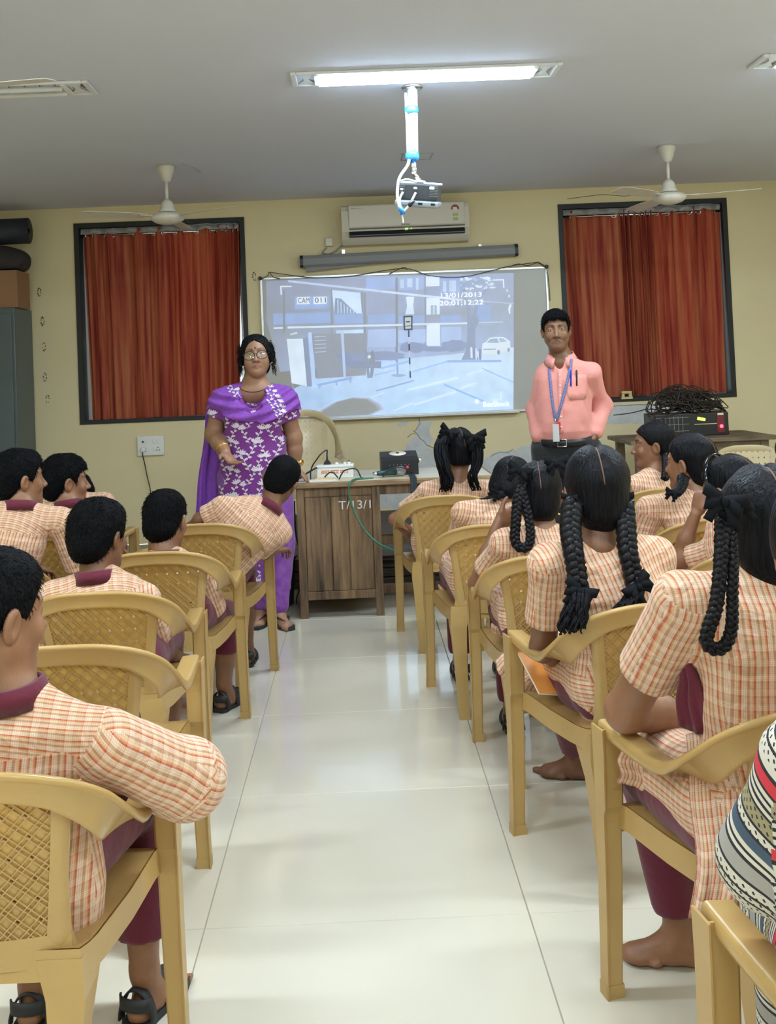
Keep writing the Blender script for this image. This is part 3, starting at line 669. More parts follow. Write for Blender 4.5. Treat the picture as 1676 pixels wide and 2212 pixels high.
# ------------------------------------------------------------------ roll-up screen housing
a, b = W(652, 566, WALLY-.06), W(1114, 541, WALLY-.06)
M['screen'] = mat('grey_screen_case', (.235, .235, .235), .5)
sr = empty('projector_screen', ((a[0]+b[0])/2, WALLY-.06, (a[2]+b[2])/2)); tag(sr, 'grey rolled-up projection screen hung below the air conditioner', 'projection screen'); so_ = np.array(sr.location)
a = a-so_; b = b-so_
ring = [(.045, -.045), (.045, .045), (0, .052), (-.035, .045), (-.045, .02), (-.045, -.03), (-.03, -.045)]
MB().sweep([[(p[0], p[1]+y, p[2]+z) for y, z in ring] for p in (a, b)], smooth=False).build('case', M['screen'], sr)
for p, s_ in ((a, -1), (b, 1)): MB().sweep([[(p[0]+s_*d, p[1]+y*1.08, p[2]+z*1.08) for y, z in ring] for d in (-.012, .014)], smooth=False).build('end_cap', M['black'], sr)
c, d = W(661, 584, WALLY-.07)-so_, W(945, 553, WALLY-.07)-so_
MB().prism([c+np.array((0,0,-.012)), d+np.array((0,0,-.004)), d+np.array((0,0,.012)), c+np.array((.004,0,.05))], (0, .03, 0)).build('bottom_bar', M['screen'], sr)
for x in (a[0]+.35, b[0]-.3): MB().b2(x-.012, x+.012, -.01, .06, .02, .075).build('hanger', M['steel'], sr)
# ------------------------------------------------------------------ switchboard, plug, cord
q0, q1 = W(297, 941, WALLY), W(356, 981, WALLY); x0, x1, z0, z1 = q0[0], q1[0], q1[2]-.005, q0[2]-.005
sw = empty('switchboard', ((x0+x1)/2, WALLY, (z0+z1)/2)); tag(sw, 'white switchboard with a plug under the maroon curtain', 'switchboard'); hx, hz_ = (x1-x0)/2, (z1-z0)/2
MB().b2(-hx, hx, -.03, 0, -hz_, hz_, bev=.006).build('plate', M['white'], sw)
for (x, z, k) in ((-.062,.035,0),(-.03,.035,1),(.03,.035,1),(.062,.035,1),(-.03,-.03,1),(.03,-.03,1),(.062,-.03,2)):
    if k == 1: MB().b2(x-.012, x+.012, -.036, -.03, z-.017, z+.017, bev=.003).build('switch', M['white'], sw)
    elif k == 0: MB().lathe([(.008, 0), (.008, .004)], (x, -.0305, z), 12, R=[[1,0,0],[0,0,-1],[0,1,0]]).build('indicator', M['black'], sw)
    else:
        for dx, dz in ((0,.014),(-.01,-.008),(.01,-.008)): MB().lathe([(.0045, 0), (.0045, .003)], (x+dx, -.0302, z+dz), 10, R=[[1,0,0],[0,0,-1],[0,1,0]]).build('socket_hole', M['black'], sw)
pg = empty('plug', ((x0+x1)/2-.062, WALLY-.03, (z0+z1)/2-.032)); tag(pg, 'white plug with black cord in the switchboard', 'plug')
MB().lathe([(.021, 0), (.022, .02), (.016, .034)], (0,0,0), 16, R=[[1,0,0],[0,0,-1],[0,1,0]]).build('plug_body', M['white'], pg)
pw = np.array(pg.location); MB().tube(catmull([np.array((0,-.02,-.015)), np.array((0,-.022,-.05))]+[W(u, v, WALLY-.03)-pw for u, v in ((312,1000),(318,1030),(324,1055),(327,1080),(328,1130))], 6), .0042, 6).build('cord', M['black'], pg)
# ------------------------------------------------------------------ projector on ceiling pole
M['pole'] = mat('white_pole', (.78, .80, .82), .25, .3); M['pjd'] = mat('projector_dark', (.055, .065, .08), .4); M['pjl'] = mat('projector_silver', (.42, .47, .53), .35, .4)
pt = WZ(890, 187, CEIL); PYj = pt[1]
pj = empty('ceiling_projector', (pt[0], PYj, CEIL)); tag(pj, 'silver-black projector on a white ceiling pole with loose cables', 'projector'); po = np.array(pj.location)
def PP(u, v, dy=0): return W(u, v, PYj+dy)-po
MB().lathe([(.055, -.001), (.058, -.006), (.05, -.014), (.03, -.02)], n=24).build('ceiling_flange', M['steel'], pj)
bot = PP(893, 345); zt_, zb_ = -.015, bot[2]
MB().tube([(0, 0, zt_), (bot[0]*.5, 0, zb_*.5), (bot[0], 0, zb_)], .027, 16).build('pole', M['pole'], pj)
MB().tube([(-.036, -.012, zt_-.02), (bot[0]*.5-.030, -.014, zb_*.5), (bot[0]-.03, -.014, zb_)], .0075, 8).build('conduit', M['pole'], pj)
for v in (238, 338): z = PP(890, v)[2]; MB().lathe([(.033, -.018), (.036, -.01), (.036, .012), (.032, .018)], (bot[0]*z/zb_-.006, -.003, z), 16).build('tape_band', M['blue'], pj)
MB().lathe([(.016, 0), (.018, -.06), (.012, -.075)], (bot[0], 0, zb_), 14).build('ball_joint', M['steel'], pj)
c_ = PP(905, 420); th = math.radians(7); Ry = np.array([[math.cos(th), 0, math.sin(th)], [0, 1, 0], [-math.sin(th), 0, math.cos(th)]]).T
tl = math.radians(9); Rx = np.array([[1,0,0],[0,math.cos(tl),-math.sin(tl)],[0,math.sin(tl),math.cos(tl)]]); PR = Ry.T@Rx
rz = math.radians(-8); PR = np.array([[math.cos(rz),-math.sin(rz),0],[math.sin(rz),math.cos(rz),0],[0,0,1]])@PR
def PB(mb, c, s, m_=0, bev=.004): return mb.box(c_+PR@np.array(c), s, PR, m_, bev)
MB_ = MB(); PB(MB_, (0, 0, .012), (.215, .23, .088), bev=.010); MB_.build('housing', M['pjd'], pj)
MB_ = MB(); PB(MB_, (0, 0, -.048), (.225, .24, .036), bev=.012); MB_.build('lower_shell', M['pjl'], pj)
MB_ = MB(); PB(MB_, (0, 0, .058), (.235, .05, .012)); PB(MB_, (0, 0, .066), (.05, .14, .012)); MB_.build('mount_bracket', M['white'], pj)
MB().tube([(bot[0], 0, zb_-.07), c_+PR@np.array((0,0,.07))], .011, 10).build('mount_stem', M['steel'], pj)
for x in (-.085, .085):
    for k in range(7): MB_ = MB(); PB(MB_, (x, -.1165, .042-.008*k), (.04, .004, .003), bev=0); MB_.build('vent_slat', M['grey'], pj)
for x, z, s_ in ((-.01,.03,.012),(.075,.035,.016),(-.08,.02,.01)): MB_ = MB(); PB(MB_, (x,-.119,z), (s_*1.6,.008,s_)); MB_.build('port', M['white'], pj)
for x in (.02, .085): MB_ = MB(); PB(MB_, (x,-.121,-.047), (.022,.004,.012)); MB_.build('button', M['black'], pj)
MB_ = MB(); MB_.lathe([(.032, 0), (.034, .02), (.028, .022)], c_+PR@np.array((.04, .12, -.005)), 18, R=PR@np.array([[1,0,0],[0,0,1],[0,-1,0]])); MB_.build('lens', M['black'], pj)
for px, r, m_ in (([(884,344),(880,358),(868,375),(861,390),(858,420),(862,445),(868,462)], .0075, 'white'), ([(862,392),(880,388),(900,394)], .006, 'white'), ([(868,460),(880,448),(890,432),(898,416)], .006, 'white'), ([(870,415),(863,432),(866,452),(870,464)], .006, 'white'), ([(868,462),(870,474),(871,482)], .004, 'white')):
    MB().tube(catmull([PP(u, v, -.145) for u, v in px], 6), r, 8).build('cable', M[m_], pj)
p1, p2 = PP(882, 446, -.145), PP(893, 433, -.145); MB().tube([p1, p1*.9+p2*.1, p2], [.006, .011, .011], 10).build('cable_plug', M['black'], pj)
q = PP(868, 455, -.145); MB().tube([q+np.array((-.012,0,.02)), q, q+np.array((.006,0,-.02))], .013, 10).build('tape_wrap', M['blue'], pj)
# ------------------------------------------------------------------ ceiling fans
def fan(u, v, ang, label, loc=None, down=.34):
    c = WZ(u, v, CEIL) if loc is None else np.array(loc)
    r = empty('ceiling_fan', (c[0], c[1], CEIL), ang); tag(r, label, 'ceiling fan', 'three-blade ceiling fans')
    MB().lathe([(.058, -.001), (.06, -.012), (.05, -.05), (.03, -.105), (.018, -.115)], n=24).build('canopy', M['offwhite'], r)
    MB().tube([(0,0,-.10), (0,0,-down+.08)], .0115, 12).build('down_rod', M['offwhite'], r)
    MB().lathe([(.02, -down+.105), (.04, -down+.08), (.05, -down+.04), (.06, -down+.022), (.056, -down+.016)], n=24).build('lower_cup', M['offwhite'], r)
    MB().lathe([(.045, -down+.018), (.05, -down+.006)], n=24).build('bearing', M['black'], r)
    MB().lathe([(.06, -down+.012), (.10, -down), (.115, -down-.018), (.112, -down-.036), (.085, -down-.055), (.04, -down-.068), (.015, -down-.07)], n=32).build('motor', M['offwhite'], r)
    for k in range(3):
        a = 2*math.pi*k/3; ca, sa = math.cos(a), math.sin(a)
        def tp(x, y, z): return (ca*x-sa*y, sa*x+ca*y, z)
        bl = MB(); V = []; pit = .18
        st_ = [(.15,.030),(.19,.046),(.26,.056),(.40,.060),(.56,.058),(.595,.048),(.60,.02)]
        for x, wd in st_:
            for sgn, zz in ((-1, 1), (1, 1), (1, -1), (-1, -1)): V.append(tp(x, sgn*wd, -down-.015+sgn*wd*pit+zz*.0012))
        bl.sweep([V[4*i:4*i+4] for i in range(len(st_))], smooth=False); bl.build('blade', M['offwhite'], r)
        br = MB().prism([tp(.095,-.018,-down-.012), tp(.20,-.03,-down-.016), tp(.20,.03,-down-.010), tp(.095,.018,-down-.012)], (0,0,-.004)); br.build('blade_bracket', M['offwhite'], r)
    return r
fan(358, 358, math.radians(87), 'white ceiling fan hanging in front of the maroon curtain')
fan(1440, 315, math.radians(-20), 'white ceiling fan hanging in front of the rust-orange curtain')
fan(0, 0, math.radians(-9), 'white ceiling fan whose blade crosses the switched-off tube light', loc=(-1.68, 3.95, CEIL))
# ------------------------------------------------------------------ desk
def wood_mat(name, dark, light, sc=14, st=(7, 7, .5), rough=.6):
    m_ = bpy.data.materials.new(name); m_.use_nodes = True; nt = m_.node_tree; b = nt.nodes['Principled BSDF']; tc = nt.nodes.new('ShaderNodeTexCoord')
    mp = nd(nt, 'ShaderNodeMapping', Vector=tc.outputs['Object'], Scale=st); n = nd(nt, 'ShaderNodeTexNoise', Vector=mp.outputs[0], Scale=sc*.35, Detail=8.0, Roughness=.7)
    mp2 = nd(nt, 'ShaderNodeMapping', Vector=tc.outputs['Object'], Scale=(1, 1, .5)); n2 = nd(nt, 'ShaderNodeTexNoise', Vector=mp2.outputs[0], Scale=3.2, Detail=3.0)
    f = math_n(nt, 'ADD', math_n(nt, 'MULTIPLY', n.outputs[0], .75), math_n(nt, 'MULTIPLY', n2.outputs[0], .45))
    c = ramp(nt, f, [(.42, dark), (.60, tuple((a+d)/2 for a, d in zip(dark, light))), (.78, light)]); nt.links.new(c, b.inputs['Base Color']); b.inputs['Roughness'].default_value = rough
    bp = nd(nt, 'ShaderNodeBump', Strength=.35, Distance=.004, Height=n.outputs[0]); nt.links.new(bp.outputs[0], b.inputs['Normal']); return m_
M['desk'] = wood_mat('worn_desk_wood', (.035, .019, .010), (.33, .20, .095))
M['desktop'] = wood_mat('worn_desk_top', (.12, .065, .03), (.42, .29, .16), st=(.5, 7, 7))
M['laminate'] = mat('pale_laminate', (.60, .55, .40), .35, var=(6, (.48,.42,.28), .6))
DX0, DX1, DY0, DY1, DH = -.372, .72, 5.85, 6.45, .752
ds = empty('teacher_desk', ((DX0+DX1)/2, (DY0+DY1)/2, 0)); tag(ds, 'worn brown wooden desk with painted number between the standing adults', 'desk'); do = np.array(ds.location)
def DB(name, x0, x1, y0, y1, z0, z1, m_='desk', bev=.003, par=None): return MB().b2(x0-do[0], x1-do[0], y0-do[1], y1-do[1], z0, z1, bev=bev).build(name, M[m_], par or ds)
DB('desk_top', DX0-.02, DX1+.02, DY0-.02, DY1+.02, DH-.032, DH-.004, 'desktop', .006); DB('top_laminate', DX0, DX1, DY0+.005, DY1, DH-.004, DH, 'laminate', .001)
DB('apron', DX0+.02, DX1-.02, DY0+.012, DY0+.034, DH-.085, DH-.032)
px1 = .094
for x in (DX0, px1-.045): 
    for y in (DY0, DY1-.045): DB('leg', x, x+.045, y, y+.045, 0, DH-.032)
for y in (DY0, DY1-.045): DB('leg', DX1-.05, DX1-.005, y, y+.045, 0, DH-.032)
ptop, pbot = DH-.086, .115
ped = DB('pedestal_body', DX0+.046, px1-.046, DY0+.018, DY1-.01, pbot-.015, ptop)
DB('bottom_rail', DX0+.045, px1-.045, DY0+.002, DY0+.018, pbot-.015, pbot+.03, par=ped)
for (x0, x1) in ((DX0+.047, DX0+.188), (DX0+.192, px1-.182), (px1-.178, px1-.047)): DB('panel_board', x0, x1, DY0+(.010 if x0 < DX0+.1 or x1 > px1-.1 else .004), DY0+.018, pbot+.031, ptop, par=ped)
DB('foot_rail', DX0+.046, px1-.046, DY1-.12, DY1-.09, .02, .055); DB('foot_rail', px1, DX1-.05, DY1-.12, DY1-.09, .02, .075); DB('side_rail', px1, DX1-.05, DY1-.04, DY1-.02, .30, .36)
M['paint'] = mat('white_paint', (.72,.70,.64), .6)
mb = MB(); a, b = W(731, 1099, DY0), W(805, 1090, DY0); L_ = b[0]-a[0]; me = text_mesh('T/13/1', .07); ww = max(v.co.x for v in me.vertices)
add_text(mb, 'T/13/1', .066, (a[0]-do[0], DY0+.0018-do[1], a[2]-do[2]-.004), np.array((L_/ww*1.0, 0, .0)), (0, 0, 1)); mb.build('stencilled_number', M['paint'], ds)
# ------------------------------------------------------------------ things on the desk
# white extension box
a, b = W(685, 1035, 6.0), W(764, 1032, 6.0); ex0, ex1 = a[0], b[0]
eb = empty('extension_box', ((ex0+ex1)/2, 6.06, DH), math.radians(-3)); tag(eb, 'white extension box with orange lettering on the desk', 'extension box'); hx = (ex1-ex0)/2
MB().b2(-hx, hx, -.045, .045, 0, .062, bev=.004).build('box_body', M['white'], eb); MB().b2(-hx-.004, hx+.004, -.049, .049, .062, .076, bev=.004).build('box_lid', M['white'], eb)
for x in (-.002, .045, .068): MB().box((x+.012, 0, .082), (.018, .024, .012), [[.97,0,.25],[0,1,0],[-.25,0,.97]], bev=.003).build('rocker_switch', M['white'], eb)
mb = MB(); r_ = random.Random(11)
for k in range(17):
    if k in (5, 11): continue
    x = -hx+.03+k*(2*hx-.055)/17; mb.b2(x, x+.0035, -.0458, -.0448, .024+r_.uniform(0, .006), .046); mb.b2(x-.003, x+.0075, -.0458, -.0448, .043, .0465)
    if r_.random() < .7: mb.b2(x-.004, x, -.0458, -.0448, .030, .034+r_.uniform(0, .004))
mb.build('lettering', mat('orange_ink', (.72,.20,.05), .5), eb)
mb = MB().prism([(-.022,-.008,.078), (.022,-.008,.078), (.017,-.008,.092), (.006,-.008,.104), (.004,-.008,.135), (-.004,-.008,.135), (-.006,-.008,.104), (-.017,-.008,.092)], (0,.016,0)); 
pl2 = empty('adapter_plug', tuple(np.array(eb.location)+np.array((-.045, 0, 0)))); tag(pl2, 'black plug standing in the white extension box', 'plug'); mb.build('plug_body', M['black'], pl2)
o0 = np.array(pl2.location); MB().tube(catmull([np.array((0,0,.13)), np.array((0,0,.16))]+[W(u, v, 6.03)-o0 for u, v in ((693,981),(683,994),(675,1006),(671,1020))]+[W(671, 1034, 5.97)*np.array((1,1,0))+np.array((0,0,DH+.004))-o0], 6), .0042, 6).build('cord', M['black'], pl2)
def desk_cable(name, px, r, m_, label, Y=5.95, par=None):
    o = MB().tube(catmull([W(u, v, Y if len(q) < 1 else q[0]) for u, v, *q in px], 6), r, 7).build(name, M[m_]); tag(o, label, 'cable'); return o
desk_cable('cable', [(685,1010,6.0),(670,1018,6.0),(655,1028,6.0),(648,1034,6.0)], .005, 'black', 'thick black cable leaving the white extension box towards the woman')
desk_cable('cable', [(701,1031),(709,1023),(715,1020),(722,1023),(730,1032)], .004, 'black', 'thin black cable arching low before the white extension box')
desk_cable('cable', [(732,1036),(738,1024),(745,1016),(762,1012),(772,1016),(779,1030),(786,1034)], .004, 'black', 'black cable arching over the end of the white extension box')
M['green'] = mat('green_cable', (.03, .16, .09), .4)
desk_cable('microphone_cable', [(806,1033,5.92),(790,1034,5.90),(775,1034,5.87),(762,1037,5.835),(755,1046,5.80),(753,1060,5.80),(757,1082,5.80),(770,1115,5.78),(790,1148,5.74),(815,1172,5.70),(840,1185,5.64),(856,1191,5.60)], .0058, 'green', 'green microphone cable hanging across the desk front')
# papers and packet
pp = MB().b2(-.11, .11, -.05, .05, 0, .004, bev=.001).build('paper_stack', mat('paper', (.78,.75,.70), .6)); pp.location = (-.255, 5.92, DH); pp.rotation_euler = (0, 0, .1); tag(pp, 'thin stack of papers under the hand of the woman', 'paper')
q = WZ(700, 1034, DH+.01); pk = MB().b2(-.05, .05, -.03, .03, 0, .012, bev=.004).build('packet', mat('cream_packet', (.72,.55,.28), .5)); pk.location = (q[0], 5.945, DH); pk.rotation_euler = (0, 0, -.15); tag(pk, 'small yellowish packet in front of the extension box', 'packet')
# portable amplifier
a, b = W(822, 1030, 6.05), W(905, 1026, 6.05); am = empty('amplifier', ((a[0]+b[0])/2, 6.13, DH), math.radians(2)); tag(am, 'black portable amplifier with a disc on its top at the desk', 'amplifier'); hx = (b[0]-a[0])/2-.004
MB().prism([(-hx,-.085,.0), (-hx,-.085,.085), (-hx,-.06,.105), (-hx,.06,.128), (-hx,.085,.11), (-hx,.085,0)][::-1], (2*hx,0,0)).build('amplifier_body', M['black'], am)
Rt = np.array([[1,0,0],[0,.982,-.19],[0,.19,.982]])
dd = MB().lathe([(.0, 0), (.05, 0), (.05, .0015), (0, .0015)], (-.005, .005, .118), 28, R=Rt, cap=False); dd.lathe([(.011, 0), (.009, .006), (0, .006)], (-.005, .005, .118), 12, 1, R=Rt, cap=False); dd.build('disc', [mat('disc_cream', (.78,.72,.60), .4), M['black']], am)
mb = MB()
for k in range(6): mb.b2(-.06+k*.022, -.056+k*.022, -.0868, -.085, .058, .061)
for k in range(5): mb.b2(-.055+k*.022, -.047+k*.022, -.0868, -.085, .030, .036)
mb.build('panel_marks', mat('panel_mark', (.35,.36,.38), .5), am)
MB().lathe([(.010, 0), (.009, .012), (0, .012)], (.042, -.085, .042), 14, R=[[1,0,0],[0,0,-1],[0,1,0]], cap=False).build('knob', mat('red_knob', (.62,.03,.05), .4), am)
MB().lathe([(.016, 0), (.016, .022), (.012, .024)], (hx, -.02, .075), 14, R=[[0,0,1],[0,1,0],[-1,0,0]]).build('side_knob', M['steel'], am)
# microphone
a, b = W(806, 1029, 5.95), W(876, 1020, 5.99); a[2] = DH+.022; b[2] = DH+.03
mc = empty('microphone', tuple(a*.5+b*.5)); tag(mc, 'dark green handheld microphone lying before the amplifier', 'microphone'); c0 = (a+b)/2; d_ = nrm(b-a); Ld = np.linalg.norm(b-a)
ra = lambda t: d_*(t-.5)*Ld
MB().tube([ra(.0), ra(.14)], .010, 12).build('connector', M['steel'], mc); MB().tube([ra(.12), ra(.16), ra(.72)], [.012, .014, .020], 16).build('handle', mat('mic_green', (.03,.08,.085), .35, .3), mc)
MB().tube([ra(.71), ra(.74), ra(.82), ra(.90), ra(.97), ra(1.0)], [.021, .026, .029, .028, .019, .006], 16).build('grille', mat('mic_grille', (.5,.5,.5), .45, .8, bump=(400, 1.0)), mc)
MB().tube(catmull([ra(.4)+np.array((0,-.022,.01)), ra(.3)+np.array((0,-.03,-.018)), ra(.55)+np.array((0,-.024,.022)), ra(.85)+np.array((0,-.034,.025)), ra(1.1)+np.array((0,-.03,.0)), ra(1.2)+np.array((.0,0,-.018))], 6), .004, 6).build('lead', M['black'], mc)
st = MB(); p = W(893, 1036, 5.83); st.b2(p[0]-.018, p[0]+.018, 5.8285, 5.835, DH-.09, DH+.004); st.b2(p[0]-.018, p[0]+.018, 5.83, 6.05, DH+.0005, DH+.004); o = st.build('strap', mat('navy_strap', (.02,.035,.05), .6)); tag(o, 'dark navy strap hanging over the desk front edge', 'strap')
# blue bin left of the desk
bn = MB().lathe([(.085, 0), (.105, .27), (.115, .275), (.112, .285), (.10, .283), (.08, .012), (0, .01)], (0,0,0), 24); o = bn.build('waste_bin', mat('navy_plastic', (.012, .03, .06), .4)); o.location = (-.52, 6.25, 0); tag(o, 'dark navy waste bin on the floor beside the desk', 'bin')
kc = MB().tube(catmull([W(u, v, 5.95) for u, v in ((636,1082),(637,1120),(640,1160),(648,1190))]+[W(652,1250,6.2), W(640, 1300, 6.25), W(652, 1318, 6.2), W(672, 1316, 6.1)], 6), .004, 6).build('floor_cable', M['black']); tag(kc, 'black cable hanging down the side of the desk', 'cable')
# ------------------------------------------------------------------ right table with amplifier rack and wire heap
M['table'] = wood_mat('old_table_wood', (.045, .032, .02), (.30, .21, .12), st=(.5, 6, 6))
ty0, ty1 = 7.55, 8.25; tz = .775; tl_, tr_ = W(1312, 950, ty1)[0], W(1640, 945, 7.9)[0]
tb_ = empty('side_table', ((tl_+tr_)/2, (ty0+ty1)/2, 0)); tag(tb_, 'old wooden table against the wall under the rust-orange curtain', 'table'); hx = (tr_-tl_)/2
for k in range(4): MB().b2(-hx, hx, -.35+k*.176, -.35+k*.176+.172, tz-.03, tz, bev=.003).build('top_board', M['table'], tb_)
MB().b2(-hx+.06, hx-.06, -.30, -.275, tz-.11, tz-.031).build('apron', M['table'], tb_)
for x in (-hx+.08, hx-.08):
    for y in (-.28, .28): MB().b2(x-.03, x+.03, y-.03, y+.03, 0, tz-.031).build('leg', M['table'], tb_)
MB().b2(-hx+.08, hx-.08, .275, .295, .22, .27).build('stretcher', M['table'], tb_)
ra0, ra1 = W(1440, 930, 7.9)[0], W(1532, 930, 7.9)[0]; rk = empty('sound_amplifier', ((ra0+ra1)/2+.0, 7.95, tz)); tag(rk, 'dark amplifier unit with green and red lights on the table', 'amplifier'); hx = .28
MB().b2(-hx, hx, -.14, .14, 0, .17, bev=.006).build('unit_body', M['black'], rk)
for k in range(7): MB().b2(-hx+.02+k*.032, -hx+.022+k*.032, -.146, -.14, .03, .15).build('grille_bar', M['grey'], rk)
for k in range(3): MB().b2(-hx+.02, -.02, -.147, -.14, .04+k*.05, .043+k*.05).build('grille_bar', M['grey'], rk)
MB().box((.075, -.142, .125), (.06, .004, .022), [[.97,0,.22],[0,1,0],[-.22,0,.97]], bev=.001).build('green_light', mat('green_light', (.2,.5,.05), .4, emit=((.62, 1.0, .08), 2.4)), rk)
MB().lathe([(.013,0),(.013,.01),(0,.012)], (.222, -.141, .066), 14, R=[[1,0,0],[0,0,-1],[0,1,0]], cap=False).build('red_light', mat('red_light', (.6,.02,.03), .4, emit=((1.0, .05, .09), 6)), rk)
MB().b2(.19, .245, -.146, -.14, .02, .15).build('switch_plate', mat('red_switch', (.16,.01,.02), .3), rk); MB().b2(.02, .19, -.146, -.14, .085, .089).build('trim_line', M['steel'], rk); MB().b2(.195, .24, -.15, -.14, .15, .165).build('top_knob', M['steel'], rk)
hp = MB(); r_ = random.Random(21); hc = np.array(rk.location)+np.array((-.0, -.02, .19))
for k in range(70):
    c = hc+np.array((r_.uniform(-.16, .17), r_.uniform(-.1, .1), r_.uniform(-.02, .06))); a1, a2 = r_.uniform(.10, .22), r_.uniform(.03, .08); th = r_.uniform(0, 6.28); pts = []
    for j in range(9):
        t = th+j/8*r_.uniform(2.5, 5.5); x = a1*math.cos(t); 
        z = a2*math.sin(t)*.9+.11*(1-min(1, abs(c[0]+x-hc[0])/.40)**1.5)*r_.uniform(.55,1.1)-max(0, abs(c[0]+x-hc[0])-.26)*.55
        pts.append(c+np.array((x, .10*math.sin(t+1)*r_.uniform(.6, 1), z-.02)))
    pts = [p if p[2] > tz+.006 else np.array((p[0], p[1], tz+.006+r_.uniform(0, .02))) for p in pts]
    hp.tube(catmull(pts, 4), .0042, 5)
hp.tube(catmull([hc+np.array(p) for p in ((-.30,0,.02),(-.40,-.02,.0),(-.47,0,-.01),(-.55,.0,-.015))], 4), .004, 5)
o = hp.build('wire_heap', mat('brown_black_wire', (.030,.022,.018), .5)); tag(o, 'tangled heap of dark wires piled over the amplifier unit', 'wires', kind='stuff')
# broken cream thing on the right sill
q = W(1352, 862, WALLY+.02); sl = MB(); sl.b2(-.05,.05,-.02,.02,0,.02,bev=.006); sl.b2(-.042,-.02,-.015,.015,.02,.045); sl.b2(.018,.042,-.015,.015,.02,.05); sl.b2(-.045,.045,-.018,.018,.045,.068,bev=.008); o = sl.build('plastic_bracket', mat('yellowed_plastic', (.62,.55,.26), .5)); o.location = (q[0], WALLY-.005, 1.036); tag(o, 'broken yellowed plastic bracket on the window ledge', 'bracket')
# ------------------------------------------------------------------ steel cupboard and things on top
M['cup'] = mat('grey_steel_paint', (.085, .115, .125), .4, var=(5, (.10,.13,.135), .6))
cxr = W(74, 800, WALLY)[0]; cf = 8.33; cu = empty('steel_cupboard', (cxr-.45, (cf+WALLY)/2-.01, 0)); tag(cu, 'blue-grey steel cupboard in the corner by the window', 'cupboard'); ztop = 1.985
MB().b2(-.45, .45, -.215, .23, .02, ztop, bev=.008).build('cupboard_body', M['cup'], cu)
for s_ in (-1, 1): d_ = MB().b2(s_*.005, s_*.425, -.228, -.217, .10, ztop-.05, bev=.004).build('door', M['cup'], cu); MB().b2(s_*.03, s_*.05, -.245, -.229, 1.0, 1.12, bev=.004).build('handle', M['steel'], d_)
for x in (-.42, .42):
    for y in (-.19, .2): MB().b2(x-.02, x+.02, y-.02, y+.02, 0, .02).build('foot', M['black'], cu)
q = W(41, 630, 8.4); bx = MB().b2(-.42, 0, -.16, .16, 0, .30, bev=.004); bx.b2(-.42, .0015, -.1615, .1615, .235, .240); o = bx.build('carton', mat('brown_carton', (.30,.155,.075), .7, bump=(30,.1))); o.location = (q[0], 8.52, ztop); tag(o, 'brown cardboard carton on top of the steel cupboard', 'box'); tx1 = q[0]
zc = ztop+.30; vv, ff = surface([ell((-.13, 0, .09), (.26, .15, .115), k=.05), ell((-.02, 0, .05), (.13, .14, .08), k=.06), half((0,0,0), (0,0,-1)), cone((.02,-.1,.025),(.115,-.12,.02),.014,.012)], .012, wrinkle(4, .008, 18))
o = link('sack', np_mesh('sack', vv, ff), mat('dark_sack', (.035,.028,.028), .8)); o.location = (tx1-.06, 8.5, zc+.006); tag(o, 'dark cloth sack resting on the cardboard carton', 'sack')
q = W(60, 505, 8.45); rl = MB().tube([(-.55,0,0), (0,0,0)], .105, 24, 0); rl.tube([(-.552,0,0), (-.0,0,0)], .02, 10, 0); o = rl.build('rolled_sheet', mat('black_roll', (.012,.014,.02), .6)); o.location = (q[0], 8.48, zc+.325); tag(o, 'black roll of sheet lying on the sack above the cupboard', 'roll'); ROLLZ = q[2]
# ------------------------------------------------------------------ plastic armchairs
def plastic(name, base, thin):
    m_ = bpy.data.materials.new(name); m_.use_nodes = True; nt = m_.node_tree; b = nt.nodes['Principled BSDF']; tc = nt.nodes.new('ShaderNodeTexCoord')
    n = nd(nt, 'ShaderNodeTexNoise', Vector=tc.outputs['Object'], Scale=7.0, Detail=5.0); r = nd(nt, 'ShaderNodeMapRange', i0=n.outputs[0], i1=.35, i2=.7, i3=0.0, i4=.35)
    nt.links.new(mixc(nt, r.outputs[0], base, tuple(x*.72 for x in base)), b.inputs['Base Color']); b.inputs['Roughness'].default_value = .26
    t = nd(nt, 'ShaderNodeBsdfTranslucent', Color=rgba(thin)); x = nd(nt, 'ShaderNodeMixShader', i0=.20, i1=b.outputs[0], i2=t.outputs[0]); nt.links.new(x.outputs[0], nt.nodes['Material Output'].inputs[0]); return m_
M['chair'] = plastic('beige_plastic', (.57, .385, .145), (.85, .47, .06)); M['chair2'] = plastic('cream_plastic', (.64, .52, .31), (.7, .52, .25))
def back_y(x, z): return np.interp(z, [.40, .50, .62, .755, .90], [-.200, -.222, -.258, -.305, -.345])+1.15*x*x
CP = [(0,-.305,.755),(.09,-.298,.751),(.165,-.272,.731),(.210,-.226,.697),(.234,-.166,.650),(.243,-.100,.609),(.244,-.035,.586),(.242,.07,.581),(.236,.225,.580)]
